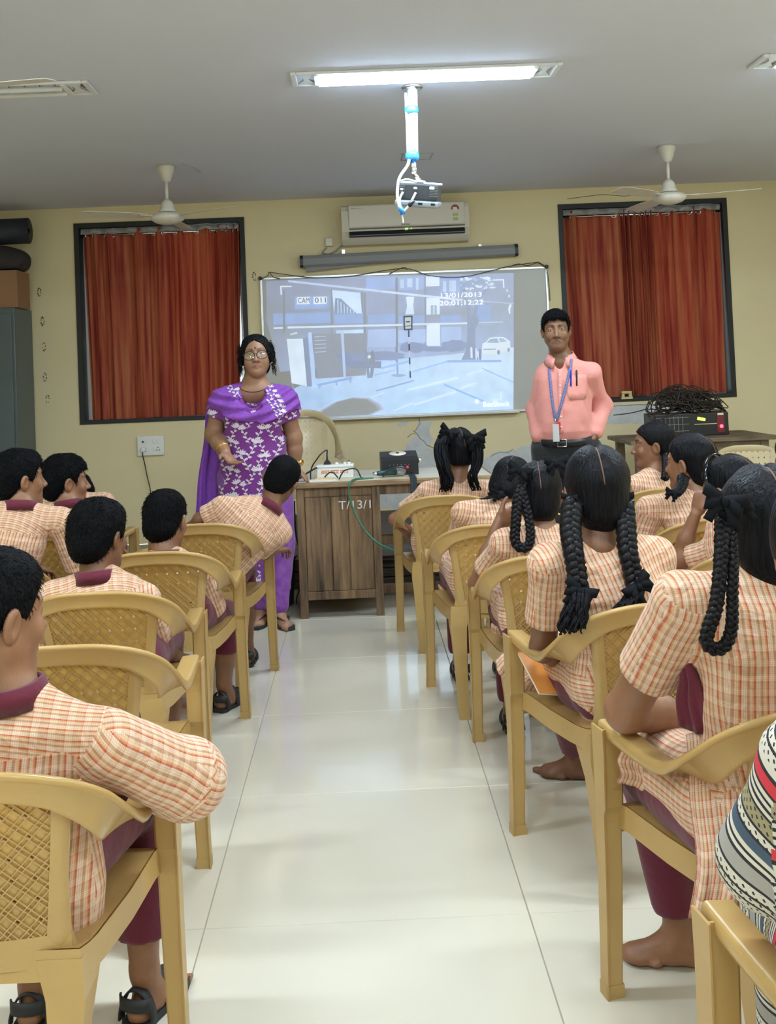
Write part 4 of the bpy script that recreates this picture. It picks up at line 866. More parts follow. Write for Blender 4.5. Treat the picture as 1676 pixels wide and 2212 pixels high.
def band_rings(scale_h=0.0):
    P_ = catmull(CP, 6); n = len(P_); out = []
    for i, p in enumerate(P_):
        p = p.copy(); tt = i/(n-1); 
        if scale_h: p[2] += scale_h*max(0, 1-(tt/.58)**2)**1.3; 
        T = nrm(P_[min(i+1, n-1)]-P_[max(i-1, 0)]); ph = math.radians(86)*float(np.interp(tt, [0, .42, .72, 1], [0, .06, .93, 1.0]))
        wd = float(np.interp(tt, [0, .25, .5, .62, .74, 1], [.045, .049, .068, .074, .052, .046])); rim = float(np.interp(tt, [0, .5, .75, 1], [.009, .011, .022, .026]))
        inn = nrm(np.cross(T, (0, 0, 1))*(-1)) if True else None
        outw = nrm(np.cross(T, (0,0,1))); down = nrm(np.cross(T, outw)); 
        if down[2] > 0: down = -down
        # lean of the back plane
        d_ = math.cos(ph)*down-math.sin(ph)*outw; o_ = math.cos(ph)*outw+math.sin(ph)*down
        tb = float(np.interp(tt, [0, .6, .8, 1], [.004, .005, .011, .013])); pr = [(.001, rim), (.005, rim+.001), (.009, rim*.85), (.012, tb), (wd-.007, tb), (wd-.002, tb*.6), (wd, .000), (wd-.005, -.0045), (.006, -.0045), (.001, -.0035), (-.0025, 0), (-.0025, rim*.7)]
        out.append([p+d_*a+o_*b for a, b in pr])
    return out
def clip(poly_, E):
    for (a, b, c) in E:
        o = []
        for i in range(len(poly_)):
            p, q = poly_[i], poly_[(i+1)%len(poly_)]; dp, dq = a*p[0]+b*p[1]-c, a*q[0]+b*q[1]-c
            if dp <= 0: o.append(p)
            if (dp < 0 < dq) or (dq < 0 < dp): t = dp/(dp-dq); o.append((p[0]+t*(q[0]-p[0]), p[1]+t*(q[1]-p[1])))
        poly_ = o
        if len(poly_) < 3: return []
    return poly_
def make_chair(label, holes_only=False, hi=0.0, m_='chair'):
    r = empty('plastic_armchair', (0, 0, 0)); mt = M[m_]; zt = .715+hi*.93; zb = .445; xb_, xt_ = .112, .150 if not hi else .128
    rings = band_rings(hi); mir = lambda rg: [[(-p[0], p[1], p[2]) for p in q] for q in rg]; ns = 30
    bk = MB(); bk.sweep([[(-p[0], p[1], p[2]) for p in q] for q in rings[ns:0:-1]]+rings[:ns+1], cap=False)
    def strip(zs, xi, xo, th=.005):
        for s_ in (-1, 1):
            rg = []
            for z in zs:
                a, b = xi(z), xo(z); rg.append([(s_*a, back_y(a, z)-th, z), (s_*(a+b)/2, back_y((a+b)/2, z)-th-.003, z), (s_*b, back_y(b, z)-th, z), (s_*b, back_y(b, z)+th, z), (s_*a, back_y(a, z)+th, z)])
            bk.sweep(rg)
    xi = lambda z: float(np.interp(z, [zb, zt], [xb_, xt_])); xo = lambda z: xi(z)+float(np.interp(z, [.40, .46, .55, zt-.07, zt-.02, zt+.02], [.048, .034, .026, .027, .034, .046]))
    strip(np.linspace(.40, zt+(.004 if not hi else -.07), 12), xi, xo)
    rg = []
    for x in np.linspace(-.15, .15, 11):   # lower rail
        rg.append([(x, back_y(x, .43)-.006, .40), (x, back_y(x, .43)-.008, .43), (x, back_y(x, .45)-.005, .452), (x, back_y(x, .45)+.005, .452), (x, back_y(x, .43)+.006, .40)])
    bk.sweep(rg)
    if hi:   # fill between rail and raised panel top
        rg = []
        for x in np.linspace(-.135, .135, 13): rg.append([(x, back_y(x, zt)-.004, zt-.03), (x, back_y(x, zt)-.004, zt+.0), (x, back_y(x, zt)+.004, zt+.0), (x, back_y(x, zt)+.004, zt-.03)])
        bk.sweep(rg)
    bk.build('backrest', mt, r, sharp=65)
    # lattice panel
    nx, nz = (zt-zb), (xt_-xb_); sl = (xt_-xb_)/(zt-zb)
    E = [(1, -sl, xb_-sl*zb), (-1, -sl, xb_-sl*zb), (0, 1, zt), (0, -1, -zb)]
    la = MB(); c45 = math.cos(math.radians(47)); s45 = math.sin(math.radians(47)); x_of = lambda a, b: (a-b)*c45; z_of = lambda a, b: (a+b)*s45
    g = []; v = .28
    while v < .95: g += [v]; v += .0175; g += [v]; v += .0085
    gb = []; v = -.1
    lines = [q-.1 for q in g]
    def at3(x, z, off): return (x, back_y(x, z)+off, z)
    Na = [round(q, 5) for q in np.array(g)-.28]; A_ = np.array(Na)+.10
    for i in range(len(A_)-1):
        for j in range(len(A_)-1):
            a0, a1, b0, b1 = A_[i], A_[i+1], A_[j], A_[j+1]
            if i % 2 == 1 and j % 2 == 1 and ((i//2+j//2) % 2 == 0): continue
            pg_ = clip([(x_of(a, b), z_of(a, b)) for a, b in ((a0, b0), (a1, b0), (a1, b1), (a0, b1))], E)
            if len(pg_) < 3: continue
            la.add([at3(x, z, 0) for x, z in pg_], [tuple(range(len(pg_)))], 0, False)
    if not holes_only:
        for q in A_:
            for k in (0, 1):
                w2 = .0011; pa = [(q-w2, -1), (q-w2, 2), (q+w2, 2), (q+w2, -1)]
                pg_ = clip([(x_of(*(p if k == 0 else p[::-1])), z_of(*(p if k == 0 else p[::-1]))) for p in pa], E)
                if len(pg_) < 3: continue
                # split along length so that the rib follows the curved back
                A0 = np.array(pg_); ax_ = np.array((c45, s45)) if k == 1 else np.array((-c45, s45)); t = A0@ax_; nn = np.array((-ax_[1], ax_[0])); m0 = (A0@nn).mean()
                ss = np.linspace(t.min()+.001, t.max()-.001, 5); rg = []
                for s0 in ss:
                    c_p = ax_*s0+nn*m0; e1, e2 = c_p-nn*w2, c_p+nn*w2; rg.append([at3(*e1, -.0005), at3(*e1, -.0045), at3(*e2, -.0045), at3(*e2, -.0005)])
                la.sweep(rg, smooth=False)
    la.build('lattice_panel', mt, r)
    # arms
    for s_ in (1, -1):
        rg = rings[ns:] if s_ == 1 else mir(rings[ns:]); a = MB(); a.sweep(rg); a.build('armrest', mt, r, sharp=75)
    # seat
    se = MB(); NU, NV = 12, 12; top = []
    def sx(t): return float(np.interp(t, [0, .5, 1], [.165, .195, .212]))
    def spt(u, t):
        y = -.200+.43*t; x = u*sx(t); z = .418-.014*(1-u*u)*math.sin(math.pi*min(1, t*1.1))-.028*max(0, (t-.86)/.14)**2+.012*max(0, (.12-t)/.12); return (x, y, z)
    Vt = [spt(-1+2*i/NU, j/NV) for j in range(NV+1) for i in range(NU+1)]; K = NU+1; Vb = [(p[0], p[1], p[2]-.007) for p in Vt]; n0 = len(Vt)
    F_ = [(j*K+i, j*K+i+1, (j+1)*K+i+1, (j+1)*K+i) for j in range(NV) for i in range(NU)]; se.add(Vt+Vb, F_+[tuple(n0+q for q in f[::-1]) for f in F_], 0, True)
    loop = [j*K+NU for j in range(NV+1)]+[NV*K+i for i in range(NU-1, -1, -1)]+[j*K for j in range(NV-1, -1, -1)]+[i for i in range(1, NU)]
    rg = []
    cen = np.array((0, .015, 0))
    for q in loop+loop[:1]:
        p = np.array(Vt[q]); dz = .05; t = (p[1]+.2)/.43; dz = .052 if t > .2 else .05; o_ = nrm((p-cen)*np.array((1, 1, 0)))
        rg.append([tuple(p+o_*.004), tuple(p+o_*.006+np.array((0,0,-dz))), tuple(p+o_*.001+np.array((0,0,-dz))), tuple(p-o_*.002+np.array((0,0,-.004)))])
    se.sweep(rg, cap=False); se.build('seat', mt, r, sharp=40)
    # legs
    for s_ in (1, -1):
        fl_ = MB(); rg = []
        for z, x0, x1, yf, dp in ((.576, .206, .252, .232, .05), (.50, .205, .251, .231, .046), (.41, .205, .251, .232, .043), (.395, .206, .250, .234, .036), (.25, .208, .250, .238, .034), (.10, .212, .251, .243, .032), (.03, .214, .252, .245, .031), (.0, .213, .253, .246, .032)):
            w_ = .0045; rg.append([(s_*x0, yf, z), (s_*x0, yf-dp+.003, z), (s_*(x0+.004), yf-dp, z), (s_*(x1-.004), yf-dp, z), (s_*(x1-.003), yf-dp-.005, z), (s_*x1, yf-dp-.005, z), (s_*x1, yf, z), (s_*(x1-w_), yf, z), (s_*(x1-w_), yf-dp+w_, z), (s_*(x0+w_), yf-dp+w_, z), (s_*(x0+w_), yf, z)])
        fl_.sweep(rg, smooth=False, cap=True); fl_.b2(s_*.212, s_*.2535, .213, .247, 0, .028); fl_.build('leg', mt, r)
        rl_ = MB(); rg = []
        for z, x, yb, sw_, bw in ((.415, .170, -.205, .17, .075), (.39, .172, -.207, .13, .072), (.35, .174, -.209, .088, .064), (.29, .168, -.211, .062, .055), (.20, .163, -.214, .050, .048), (.10, .158, -.219, .043, .043), (.0, .154, -.225, .038, .040)):
            w_ = .005; rg.append([(s_*x, yb, z), (s_*x, yb+sw_, z), (s_*(x-w_), yb+sw_, z), (s_*(x-w_), yb+w_, z), (s_*(x-bw), yb+w_, z), (s_*(x-bw), yb, z)])
        rl_.sweep(rg, smooth=False); rl_.b2(s_*.116, s_*.154, -.224, -.188, 0, .012); rl_.build('leg', mt, r)
    tag(r, label, 'chair', 'beige plastic armchairs'); return r
chair0 = make_chair('x'); used = [False]
CH = {}
def place_chair(key, leg, side, ang, label):
    """leg = floor point of the front leg on side (+1 right, -1 left); ang clockwise degrees"""
    o = chair0 if not used[0] else copy_tree(chair0); used[0] = True
    a = math.radians(-ang); c, s = math.cos(a), math.sin(a); lx, ly = side*.230, .228
    x, y = leg[0]-(c*lx-s*ly), leg[1]-(s*lx+c*ly); o.location = (x, y, 0); o.rotation_euler = (0, 0, a); o['label'] = label; CH[key] = (x, y, a); return o
place_chair('LC1', (-.42, 2.17), 1, 1, 'beige lattice armchair under the boy whose elbow covers its arm')
place_chair('LC2', (-.483, 2.95), 1, -1, 'empty beige lattice armchair among the seated boys')
place_chair('LC3', (-.56, 3.55), 1, -1, 'beige lattice armchair under the boy with tousled hair')
place_chair('LC4', (-.503, 4.209), 1, 0, 'beige lattice armchair under the boy with cropped round hair')
place_chair('LC5', (-.441, 4.869), 1, 1, 'beige lattice armchair under the boy leaning towards the desk')
place_chair('RC1', (.171, 5.486), -1, 1, 'beige lattice armchair under the girl with two ponytails')
place_chair('RC2', (.261, 4.513), -1, 0, 'beige lattice armchair under the girl bowing her head')
place_chair('RC3', (.383, 3.832), -1, 2, 'beige lattice armchair under the girl with one looped braid and earring')
place_chair('RC4', (.411, 3.066), -1, -10, 'beige lattice armchair under the girl with two long braids')
place_chair('RC5', (.492, 2.271), -1, -12, 'beige armchair whose arm carries the bare elbow of a girl')
place_chair('RC6', (.462, 1.50), -1, -7, 'beige armchair under the woman in the striped print dress')
place_chair('LC6', (-1.13, 4.25), 1, 5, 'beige lattice armchair under the boy nearest the cupboard side')
place_chair('LC7', (-1.00, 4.86), 1, 4, 'beige lattice armchair under the boy turning to the woman')
place_chair('LC8', (-1.22, 5.62), 1, 4, 'beige lattice armchair under the boy bending forward')
place_chair('RC7', (1.06, 4.40), -1, -4, 'beige lattice armchair under the girl with a centre parting beside the profile girl')
place_chair('RC8', (1.14, 5.38), -1, -6, 'beige lattice armchair under the girl seen in profile')
place_chair('RC9', (1.00, 3.75), -1, -2, 'beige lattice armchair under the girl wearing a black hairband')
place_chair('RC10', (1.80, 5.35), -1, -3, 'beige lattice armchair under the pupil beyond the profile girl')
c2 = make_chair('tall-backed cream plastic armchair standing behind the desk', True, .15, 'chair2'); q = W(678, 930, 7.35); c2.location = (q[0]-.03, 7.2, .195); c2.rotation_euler = (0, 0, math.pi+.12)
c3 = make_chair('cream plastic armchair facing the pupils before the wooden table', True, 0.0, 'chair2'); q = W(1603, 980, 7.0); c3.location = (q[0], 6.75, 0); c3.rotation_euler = (0, 0, math.pi-.15)
# ------------------------------------------------------------------ people: materials
def skin_mat(name, col, lip=None):
    m_ = bpy.data.materials.new(name); m_.use_nodes = True; nt = m_.node_tree; b = nt.nodes['Principled BSDF']; tc = nt.nodes.new('ShaderNodeTexCoord')
    a = nd(nt, 'ShaderNodeAttribute', _attribute_name='mask'); sp = nd(nt, 'ShaderNodeSeparateColor', Color=a.outputs[0])
    n = nd(nt, 'ShaderNodeTexNoise', Vector=tc.outputs['Object'], Scale=18.0, Detail=4.0); r = nd(nt, 'ShaderNodeMapRange', i0=n.outputs[0], i1=.3, i2=.7, i3=0.0, i4=1.0)
    c = mixc(nt, r.outputs[0], tuple(x*.86 for x in col), tuple(min(1, x*1.1) for x in col))
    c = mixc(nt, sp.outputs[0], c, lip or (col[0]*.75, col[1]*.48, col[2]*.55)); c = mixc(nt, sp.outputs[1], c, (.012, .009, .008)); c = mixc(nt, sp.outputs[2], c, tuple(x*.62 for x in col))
    nt.links.new(c, b.inputs['Base Color']); b.inputs['Roughness'].default_value = .48
    n2 = nd(nt, 'ShaderNodeTexNoise', Vector=tc.outputs['Object'], Scale=260.0); bp = nd(nt, 'ShaderNodeBump', Strength=.10, Distance=.003, Height=n2.outputs[0]); nt.links.new(bp.outputs[0], b.inputs['Normal']); return m_
M['skinA'] = skin_mat('skin_brown', (.26, .122, .062)); M['skinB'] = skin_mat('skin_deep_brown', (.185, .082, .042)); M['skinC'] = skin_mat('skin_mid_brown', (.235, .108, .056))
M['skinW'] = skin_mat('skin_woman', (.32, .165, .095), (.22, .07, .06)); M['skinM'] = skin_mat('skin_man', (.22, .105, .055), (.15, .06, .045))
def hair_mat(name, col, st=(1, 1, .12), sc=160, sheen=.30, spc=.11, bmp=.9):
    m_ = bpy.data.materials.new(name); m_.use_nodes = True; nt = m_.node_tree; b = nt.nodes['Principled BSDF']; tc = nt.nodes.new('ShaderNodeTexCoord')
    mp = nd(nt, 'ShaderNodeMapping', Vector=tc.outputs['Object'], Scale=st); n = nd(nt, 'ShaderNodeTexNoise', Vector=mp.outputs[0], Scale=float(sc), Detail=3.0)
    c = ramp(nt, n.outputs[0], [(.35, tuple(x*.5 for x in col)), (.68, tuple(x*1.8 for x in col))]); nt.links.new(c, b.inputs['Base Color']); b.inputs['Roughness'].default_value = sheen; b.inputs['Specular IOR Level'].default_value = spc
    bp = nd(nt, 'ShaderNodeBump', Strength=bmp, Distance=.006, Height=n.outputs[0]); nt.links.new(bp.outputs[0], b.inputs['Normal']); return m_
M['hair'] = hair_mat('black_hair', (.0045, .0048, .0065), sheen=.40); M['hairS'] = hair_mat('short_black_hair', (.0040, .0042, .0052), (1, 1, .5), 260, .6, .06); M['hairB'] = hair_mat('braid_hair', (.0060, .0055, .0068), (1, 1, .35), 200, .38, .16, .22)
M['ribbon'] = mat('black_ribbon', (.005, .006, .008), .7, spec=.12); M['gold'] = mat('gold', (.80, .52, .15), .25, 1.0)
M['scalp'] = mat('scalp_line', (.15, .075, .045), .7)
def plaid():
    m_ = bpy.data.materials.new('orange_check_cotton'); m_.use_nodes = True; nt = m_.node_tree; b = nt.nodes['Principled BSDF']
    uv = nd(nt, 'ShaderNodeUVMap', _uv_map='uv'); s = nd(nt, 'ShaderNodeSeparateXYZ', Vector=uv.outputs[0])
    fr = lambda x, p: math_n(nt, 'FRACT', math_n(nt, 'DIVIDE', x, p))
    u, v = s.outputs[0], s.outputs[1]
    R_, O_, C_, T_ = (.42, .024, .011), (.66, .25, .06), (.76, .58, .43), (.43, .23, .115)
    cu = ramp(nt, fr(u, .0225), [(0, R_), (.10, R_), (.115, C_), (.44, C_), (.52, T_), (.64, T_), (.70, C_), (.89, (.72, .48, .29)), (.93, O_), (.985, O_), (1.0, R_)])
    cv = ramp(nt, fr(v, .027), [(0, (.50, .07, .03)), (.06, (.55, .10, .05)), (.10, C_), (.46, C_), (.54, (.52, .29, .16)), (.94, (.52, .29, .16)), (1.0, (.50, .07, .03))])
    c = mixc(nt, .32, cu, cv)
    g = math_n(nt, 'MAXIMUM', math_n(nt, 'LESS_THAN', fr(u, .0034), .26), math_n(nt, 'LESS_THAN', fr(v, .0034), .26))
    c = mixc(nt, math_n(nt, 'MULTIPLY', g, .36), c, (.30, .13, .06), 'MIX')
    nt.links.new(c, b.inputs['Base Color']); b.inputs['Roughness'].default_value = .85; b.inputs['Sheen Weight'].default_value = .15
    tc = nt.nodes.new('ShaderNodeTexCoord'); n = nd(nt, 'ShaderNodeTexNoise', Vector=tc.outputs['Object'], Scale=17.0, Detail=2.0, Distortion=1.2); bp = nd(nt, 'ShaderNodeBump', Strength=.55, Distance=.02, Height=n.outputs[0]); nt.links.new(bp.outputs[0], b.inputs['Normal']); return m_
M['plaid'] = plaid()
def cloth(name, col, sc=22, st=.5, rough=.85, var=None): return mat(name, col, rough, bump=(sc, st), sheen=.15, var=var)
M['maroon'] = cloth('maroon_cotton', (.115, .006, .024)); M['stripe'] = mat('white_stripe', (.75, .72, .68), .7); M['sandal'] = mat('black_sandal', (.014, .016, .018), .6)
# ------------------------------------------------------------------ people: builders
def rot_head(yaw, pitch=0, roll=0):
    a, b, c = math.radians(-yaw), math.radians(pitch), math.radians(roll)
    Rz = np.array([[math.cos(a), -math.sin(a), 0], [math.sin(a), math.cos(a), 0], [0, 0, 1]]); Rx = np.array([[1, 0, 0], [0, math.cos(b), -math.sin(b)], [0, math.sin(b), math.cos(b)]])
    Ry = np.array([[math.cos(c), 0, math.sin(c)], [0, 1, 0], [-math.sin(c), 0, math.cos(c)]]); return Rz@Rx@Ry
def sc_prims(L, s):
    return L
class Pieces:
    """skin pieces of one body, merged into a single mesh"""
    def __init__(s): s.v, s.f, s.a, s.n = [], [], [], 0
    def add(s, prims, cell, R=None, o=None, attr=None, disp=None):
        v, f = surface(prims, cell, disp); at = np.zeros((len(v), 4)); at[:, 3] = 1
        if attr is not None: at[:, :3] = attr(v)
        if R is not None: v = v@R.T+o
        s.v.append(v); s.f.append(f+s.n); s.a.append(at); s.n += len(v)
    def mesh(s, name, base): return np_mesh(name, np.concatenate(s.v)-base, np.concatenate(s.f), attr=np.concatenate(s.a))
def face_prims(s, fem=0.0, detail=True, slit=.0047):
    A = lambda *x: np.array(x)*s
    L = [ell(A(0, -.008, .028), A(.073, .094, .083)), ell(A(0, .022, -.034), A(.0585, .070, .080), k=.03*s), ell(A(0, .062, -.094), A(.024-.003*fem, .022, .018), k=.03*s)]
    for q in (-1, 1):
        L += [cone(A(q*.046, .004, -.052), A(q*.010, .062, -.095), .020*s, .016*s, k=.03*s), ell(A(q*.036, .066, -.030), A(.022, .016, .022), k=.02*s)]
        L += [ell(A(q*.0765, -.006, -.010), A(.010, .021, .032), rot_head(q*-20, 0, q*8), k=.006*s), ell(A(q*.083, .000, -.010), A(.006, .012, .019), k=.005*s, op='-')]
    if detail:
        L += [cone(A(0, .085, .008), A(0, .105, -.030), .0075*s, .0105*s, k=.010*s), ell(A(0, .106, -.033), A(.0115, .011, .010), k=.006*s)]
        for q in (-1, 1):
            L += [ell(A(q*.0135, .095, -.036), A(.0085, .010, .0075), k=.006*s), cone(A(q*.014, .083, .027), A(q*.047, .070, .024), .008*s, .006*s, k=.010*s),
                  ell(A(q*.031, .098, .006), A(.018, .018, .011), k=.014*s, op='-'), ell(A(q*.031, .0705, .005), A(.0160, .0150, .0140), k=.004*s)]
            L += [ell(A(q*.031, .092, .0035), A(.0140, .016, slit), rot_head(0, 0, q*4), k=.002*s, op='-')]
        L += [cone(A(-.025, .0815, -.0665), A(-.005, .0895, -.0610), .0030*s, .0052*s, k=.006*s), cone(A(.025, .0815, -.0665), A(.005, .0895, -.0610), .0030*s, .0052*s, k=.006*s),
              cone(A(-.022, .0815, -.0690), A(0, .0885, -.0730), .0032*s, .0060*s, k=.004*s), cone(A(.022, .0815, -.0690), A(0, .0885, -.0730), .0032*s, .0060*s, k=.004*s),
              cone(A(-.020, .0900, -.0668), A(.020, .0900, -.0668), .0016*s, .0016*s, k=.004*s, op='-')]
    return L
def face_attr(s, stubble=0.0, brow=1.0):
    def f(v):
        q = v/s; x, y, z = np.abs(q[:,0]), q[:,1], q[:,2]; o = np.zeros((len(v), 3))
        fr = y > .07
        lz = np.where(z > -.0668, (z+.0668)/(.0095*(1-.55*x/.028)), (-.0668-z)/(.0120*np.sqrt(np.maximum(.02, 1-(x/.028)**2)))); o[:,0] = np.where(fr & (x < .028), np.clip(1.6-lz*1.15, 0, 1), 0)*.85
        bz = .0262+.0042*(1-((x-.034)/.022)**2); o[:,1] = np.where((y > .055) & (x > .0125) & (x < .051), np.clip(1.7-np.abs(z-bz)/(.0042*(1.05-.75*np.clip((x-.02)/.03, 0, 1))), 0, 1), 0)*.92*brow
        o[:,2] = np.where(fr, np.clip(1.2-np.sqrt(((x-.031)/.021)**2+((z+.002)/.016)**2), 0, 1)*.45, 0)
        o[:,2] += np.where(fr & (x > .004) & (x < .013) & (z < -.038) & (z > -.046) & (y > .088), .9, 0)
        if stubble: o[:,2] = np.maximum(o[:,2], stubble*np.where((y > .02) & (z < -.045), np.clip((-.045-z)/.02, 0, 1), 0))
        return np.clip(o, 0, 1)
    return f
def eyes(par, s, R, o, base, look=(0, 1, 0), droop=.0):
    for q in (-1, 1):
        mb = MB(); c = np.array((q*.031, .0712, .0045))*s; r = .0126*s; n = 20; d_ = nrm(look)
        V, F_, Mi = [], [], []
        e1 = nrm(np.cross(d_, (0, 0, 1))); e2 = np.cross(e1, d_)
        rr = [0, .18, .36, .44, .62, .85, 1.15, 1.57]; ring = []
        for k, t in enumerate(rr):
            for j in range(n): a = 2*math.pi*j/n; V.append((c+r*(math.cos(t)*d_+math.sin(t)*(math.cos(a)*e1+math.sin(a)*e2)))@R.T+o-base)
        for k in range(len(rr)-1):
            mb_i = 0 if k == 0 else (1 if k in (1, 2) else 2)
            mb.f += []
            for j in range(n): F_.append((k*n+j, k*n+(j+1)%n, (k+1)*n+(j+1)%n, (k+1)*n+j)); Mi.append(mb_i)
        for f_, m_i in zip(F_, Mi): mb.f.append(f_); mb.m.append(m_i); mb.sm.append(True)
        mb.v = [tuple(p) for p in V]; mb.build('eye', [M['pupil'], M['iris'], M['sclera']], par)
M['pupil'] = mat('pupil', (.004, .003, .003), .1); M['iris'] = mat('iris', (.035, .016, .008), .15); M['sclera'] = mat('sclera', (.62, .56, .50), .25)
def hand(o, f, n, t, s=1.0, curl=(.25, .3, .25), spread=.12, thumb=.0, kk=.006):
    """o wrist, f finger direction, n palm normal, t thumb side"""
    o = np.array(o, float); f = nrm(f); n = np.array(n, float); n = nrm(n-(n@f)*f); tt = np.cross(f, n); tt = tt if tt@np.array(t) > 0 else -tt
    Rm = np.stack([tt, f, n], 1); L = [ell(o+f*.046*s, np.array((.038, .052, .0155))*s, Rm, k=.012*s), ell(o+f*.075*s, np.array((.039, .022, .0125))*s, Rm, k=.012*s), ell(o+f*.03*s+tt*.022*s+n*.006*s, np.array((.018, .03, .014))*s, Rm, k=.012*s)]
    for i, (ln, r) in enumerate(((.068, .0085), (.076, .0088), (.071, .0084), (.056, .0074))):
        b = o+f*(.088-.004*abs(i-1))*s+tt*(.029-.0195*i)*s; d = nrm(f+tt*(1.4-i)*spread); a = 0
        for j, fr in enumerate((.45, .31, .24)):
            a += curl[j]*(1+.12*i); dd = math.cos(a)*d+math.sin(a)*n; e = b+dd*ln*fr*s; L.append(cone(b, e, r*(1-.08*j)*s, r*(.94-.09*j)*s, k=.003*s)); b = e
    b = o+f*.026*s+tt*.033*s; d = nrm(f*.62+tt*(.72-thumb*.5)+n*(.15+thumb*.6)); e = b+d*.038*s; L.append(cone(b, e, .0125*s, .0100*s, k=kk)); d2 = nrm(d*.8+f*.55+n*thumb*.3); L.append(cone(e, e+d2*.030*s, .0100*s, .0075*s, k=.003))
    return L
def foot(ank, fd, s=1.0):
    a = np.array(ank, float); fd = nrm(np.array((fd[0], fd[1], 0))); sd = np.array((fd[1], -fd[0], 0)); z = np.array((0, 0, 1.0)); g = a*np.array((1, 1, 0)); L = []
    L += [ell(g-fd*.025*s+z*.03*s, (.032*s, .032*s, .03*s), k=.02*s), cone(a, g+fd*.02*s+z*.045*s, .032*s, .036*s, k=.02*s), cone(g+fd*.03*s+z*.04*s, g+fd*.115*s+z*.022*s, .034*s, .022*s, k=.03*s), ell(g+fd*.10*s+z*.018*s, (.040*s, .040*s, .018*s), k=.02*s)]
    for i in range(5):
        b = g+fd*(.125-.009*i*i*.5)*s+sd*(.028-.0145*i)*s*(1)+z*.013*s; L.append(cone(b, b+fd*(.04-.006*i)*s+z*-.002*s, (.0125 if i == 0 else .0095)*s, (.011 if i == 0 else .0078)*s, k=.004*s))
    return L
def frame_of(pel, neck, shL, shR):
    z = nrm(neck-pel); x = shR-shL; x = nrm(x-(x@z)*z); return np.stack([x, np.cross(z, x), z], 1)
def ribbon(mb, pts, width, side, th=.0012, mat_=0):
    pts = [np.array(p, float) for p in pts]; rg = []; sd = [np.array(side, float)]*len(pts) if np.ndim(side) == 1 else side
    for i, p in enumerate(pts):
        T_ = nrm(pts[min(i+1, len(pts)-1)]-pts[max(i-1, 0)]); s_ = nrm(sd[i]-(sd[i]@T_)*T_); n_ = np.cross(T_, s_); w_ = (width if np.isscalar(width) else width[i])/2
        rg.append([p-s_*w_-n_*th, p+s_*w_-n_*th, p+s_*w_+n_*th, p-s_*w_+n_*th])
    mb.sweep(rg, mat_, smooth=True)
def bow(par, c, base, size, face=(0, -1, 0), name='hair_bow', ang=0.0):
    """ribbon bow seen from direction face"""
    f = nrm(face); x = nrm(np.cross(f, (0, 0, 1))); z = np.cross(x, f); x, z = math.cos(ang)*x+math.sin(ang)*z, -math.sin(ang)*x+math.cos(ang)*z; mb = MB(); c = np.array(c)-base
    for q in (-1, 1):
        for tilt, sz in ((.35, 1.0), (-.35, .8)):
            d = math.cos(tilt)*q*x+math.sin(tilt)*z; lp = [c+d*size*sz*t+f*size*.34*h_ for t, h_ in ((0, 0), (.35, .5), (.8, .62), (1.0, .25), (.9, -.1), (.5, -.22), (0, 0))]
            ribbon(mb, catmull(lp, 4), size*.52, z)
        ribbon(mb, catmull([c, c+q*x*size*.35-z*size*.4+f*size*.2, c+q*x*size*.5-z*size*.95+f*size*.1], 4), size*.4, x)
    mb.lathe([(.01, -.5), (.8, -.4), (1, 0), (.8, .4), (.01, .5)], (0, 0, 0), 10)
    k = 50; V = np.array(mb.v[-k:]); V = V*np.array((size*.2, size*.2, size*.5))+c+f*size*.1; mb.v[-k:] = [tuple(p) for p in V]
    mb.build(name, M['ribbon'], par)
def braid(par, pts, r0, r1, base, turns, name='braid', up=(0, -1, 0)):
    """three strands plaited along pts"""
    P_ = catmull(pts, 14); n = len(P_); d = [0]
    for i in range(1, n): d.append(d[-1]+np.linalg.norm(P_[i]-P_[i-1]))
    mb = MB(); u = np.array(up, float); fr_ = []
    for i in range(n):
        T_ = nrm(P_[min(i+1, n-1)]-P_[max(i-1, 0)]); u = nrm(u-(u@T_)*T_); fr_.append((u, np.cross(T_, u)))
    for k in range(3):
        q, rr = [], []
        for i in range(n):
            t = d[i]/d[-1]; r = r0+(r1-r0)*t; a = 2*math.pi*(turns*t+k/3); nn, ss = fr_[i]
            q.append(P_[i]-base+ss*r*.62*math.sin(a)+nn*r*.42*math.sin(2*a)); rr.append(r*.56)
        mb.tube(q, rr, 8)
    return mb.build(name, M['hairB'], par)
def tail(par, pts, r0, r1, base, seed, n=42, name='hair_tail', m_='hair', frizz=.35):
    """loose lock made of many strand bundles"""
    rnd = np.random.RandomState(seed); P_ = catmull(pts, 6); mb = MB(); K = len(P_)
    for k in range(n):
        a, rad = rnd.uniform(0, 6.28), math.sqrt(rnd.uniform(0, 1)); ph = rnd.uniform(0, 6.28); fq = rnd.uniform(1, 3); L = rnd.uniform(.8, 1.0); q, rr = [], []
        for i in range(int(K*L)):
            t = i/(K-1); r = r0+(r1-r0)*t; off = np.array((math.cos(a)*rad*r, math.sin(a)*rad*r, 0)); wv = frizz*r*math.sin(fq*t*6+ph)*t
            q.append(P_[i]-base+off+np.array((wv, wv*.6, 0))); rr.append(max(.0012, (r0*.30)*(1-t*.75)))
        if len(q) > 2: mb.tube(q, rr, 6)
    return mb.build(name, M[m_], par)
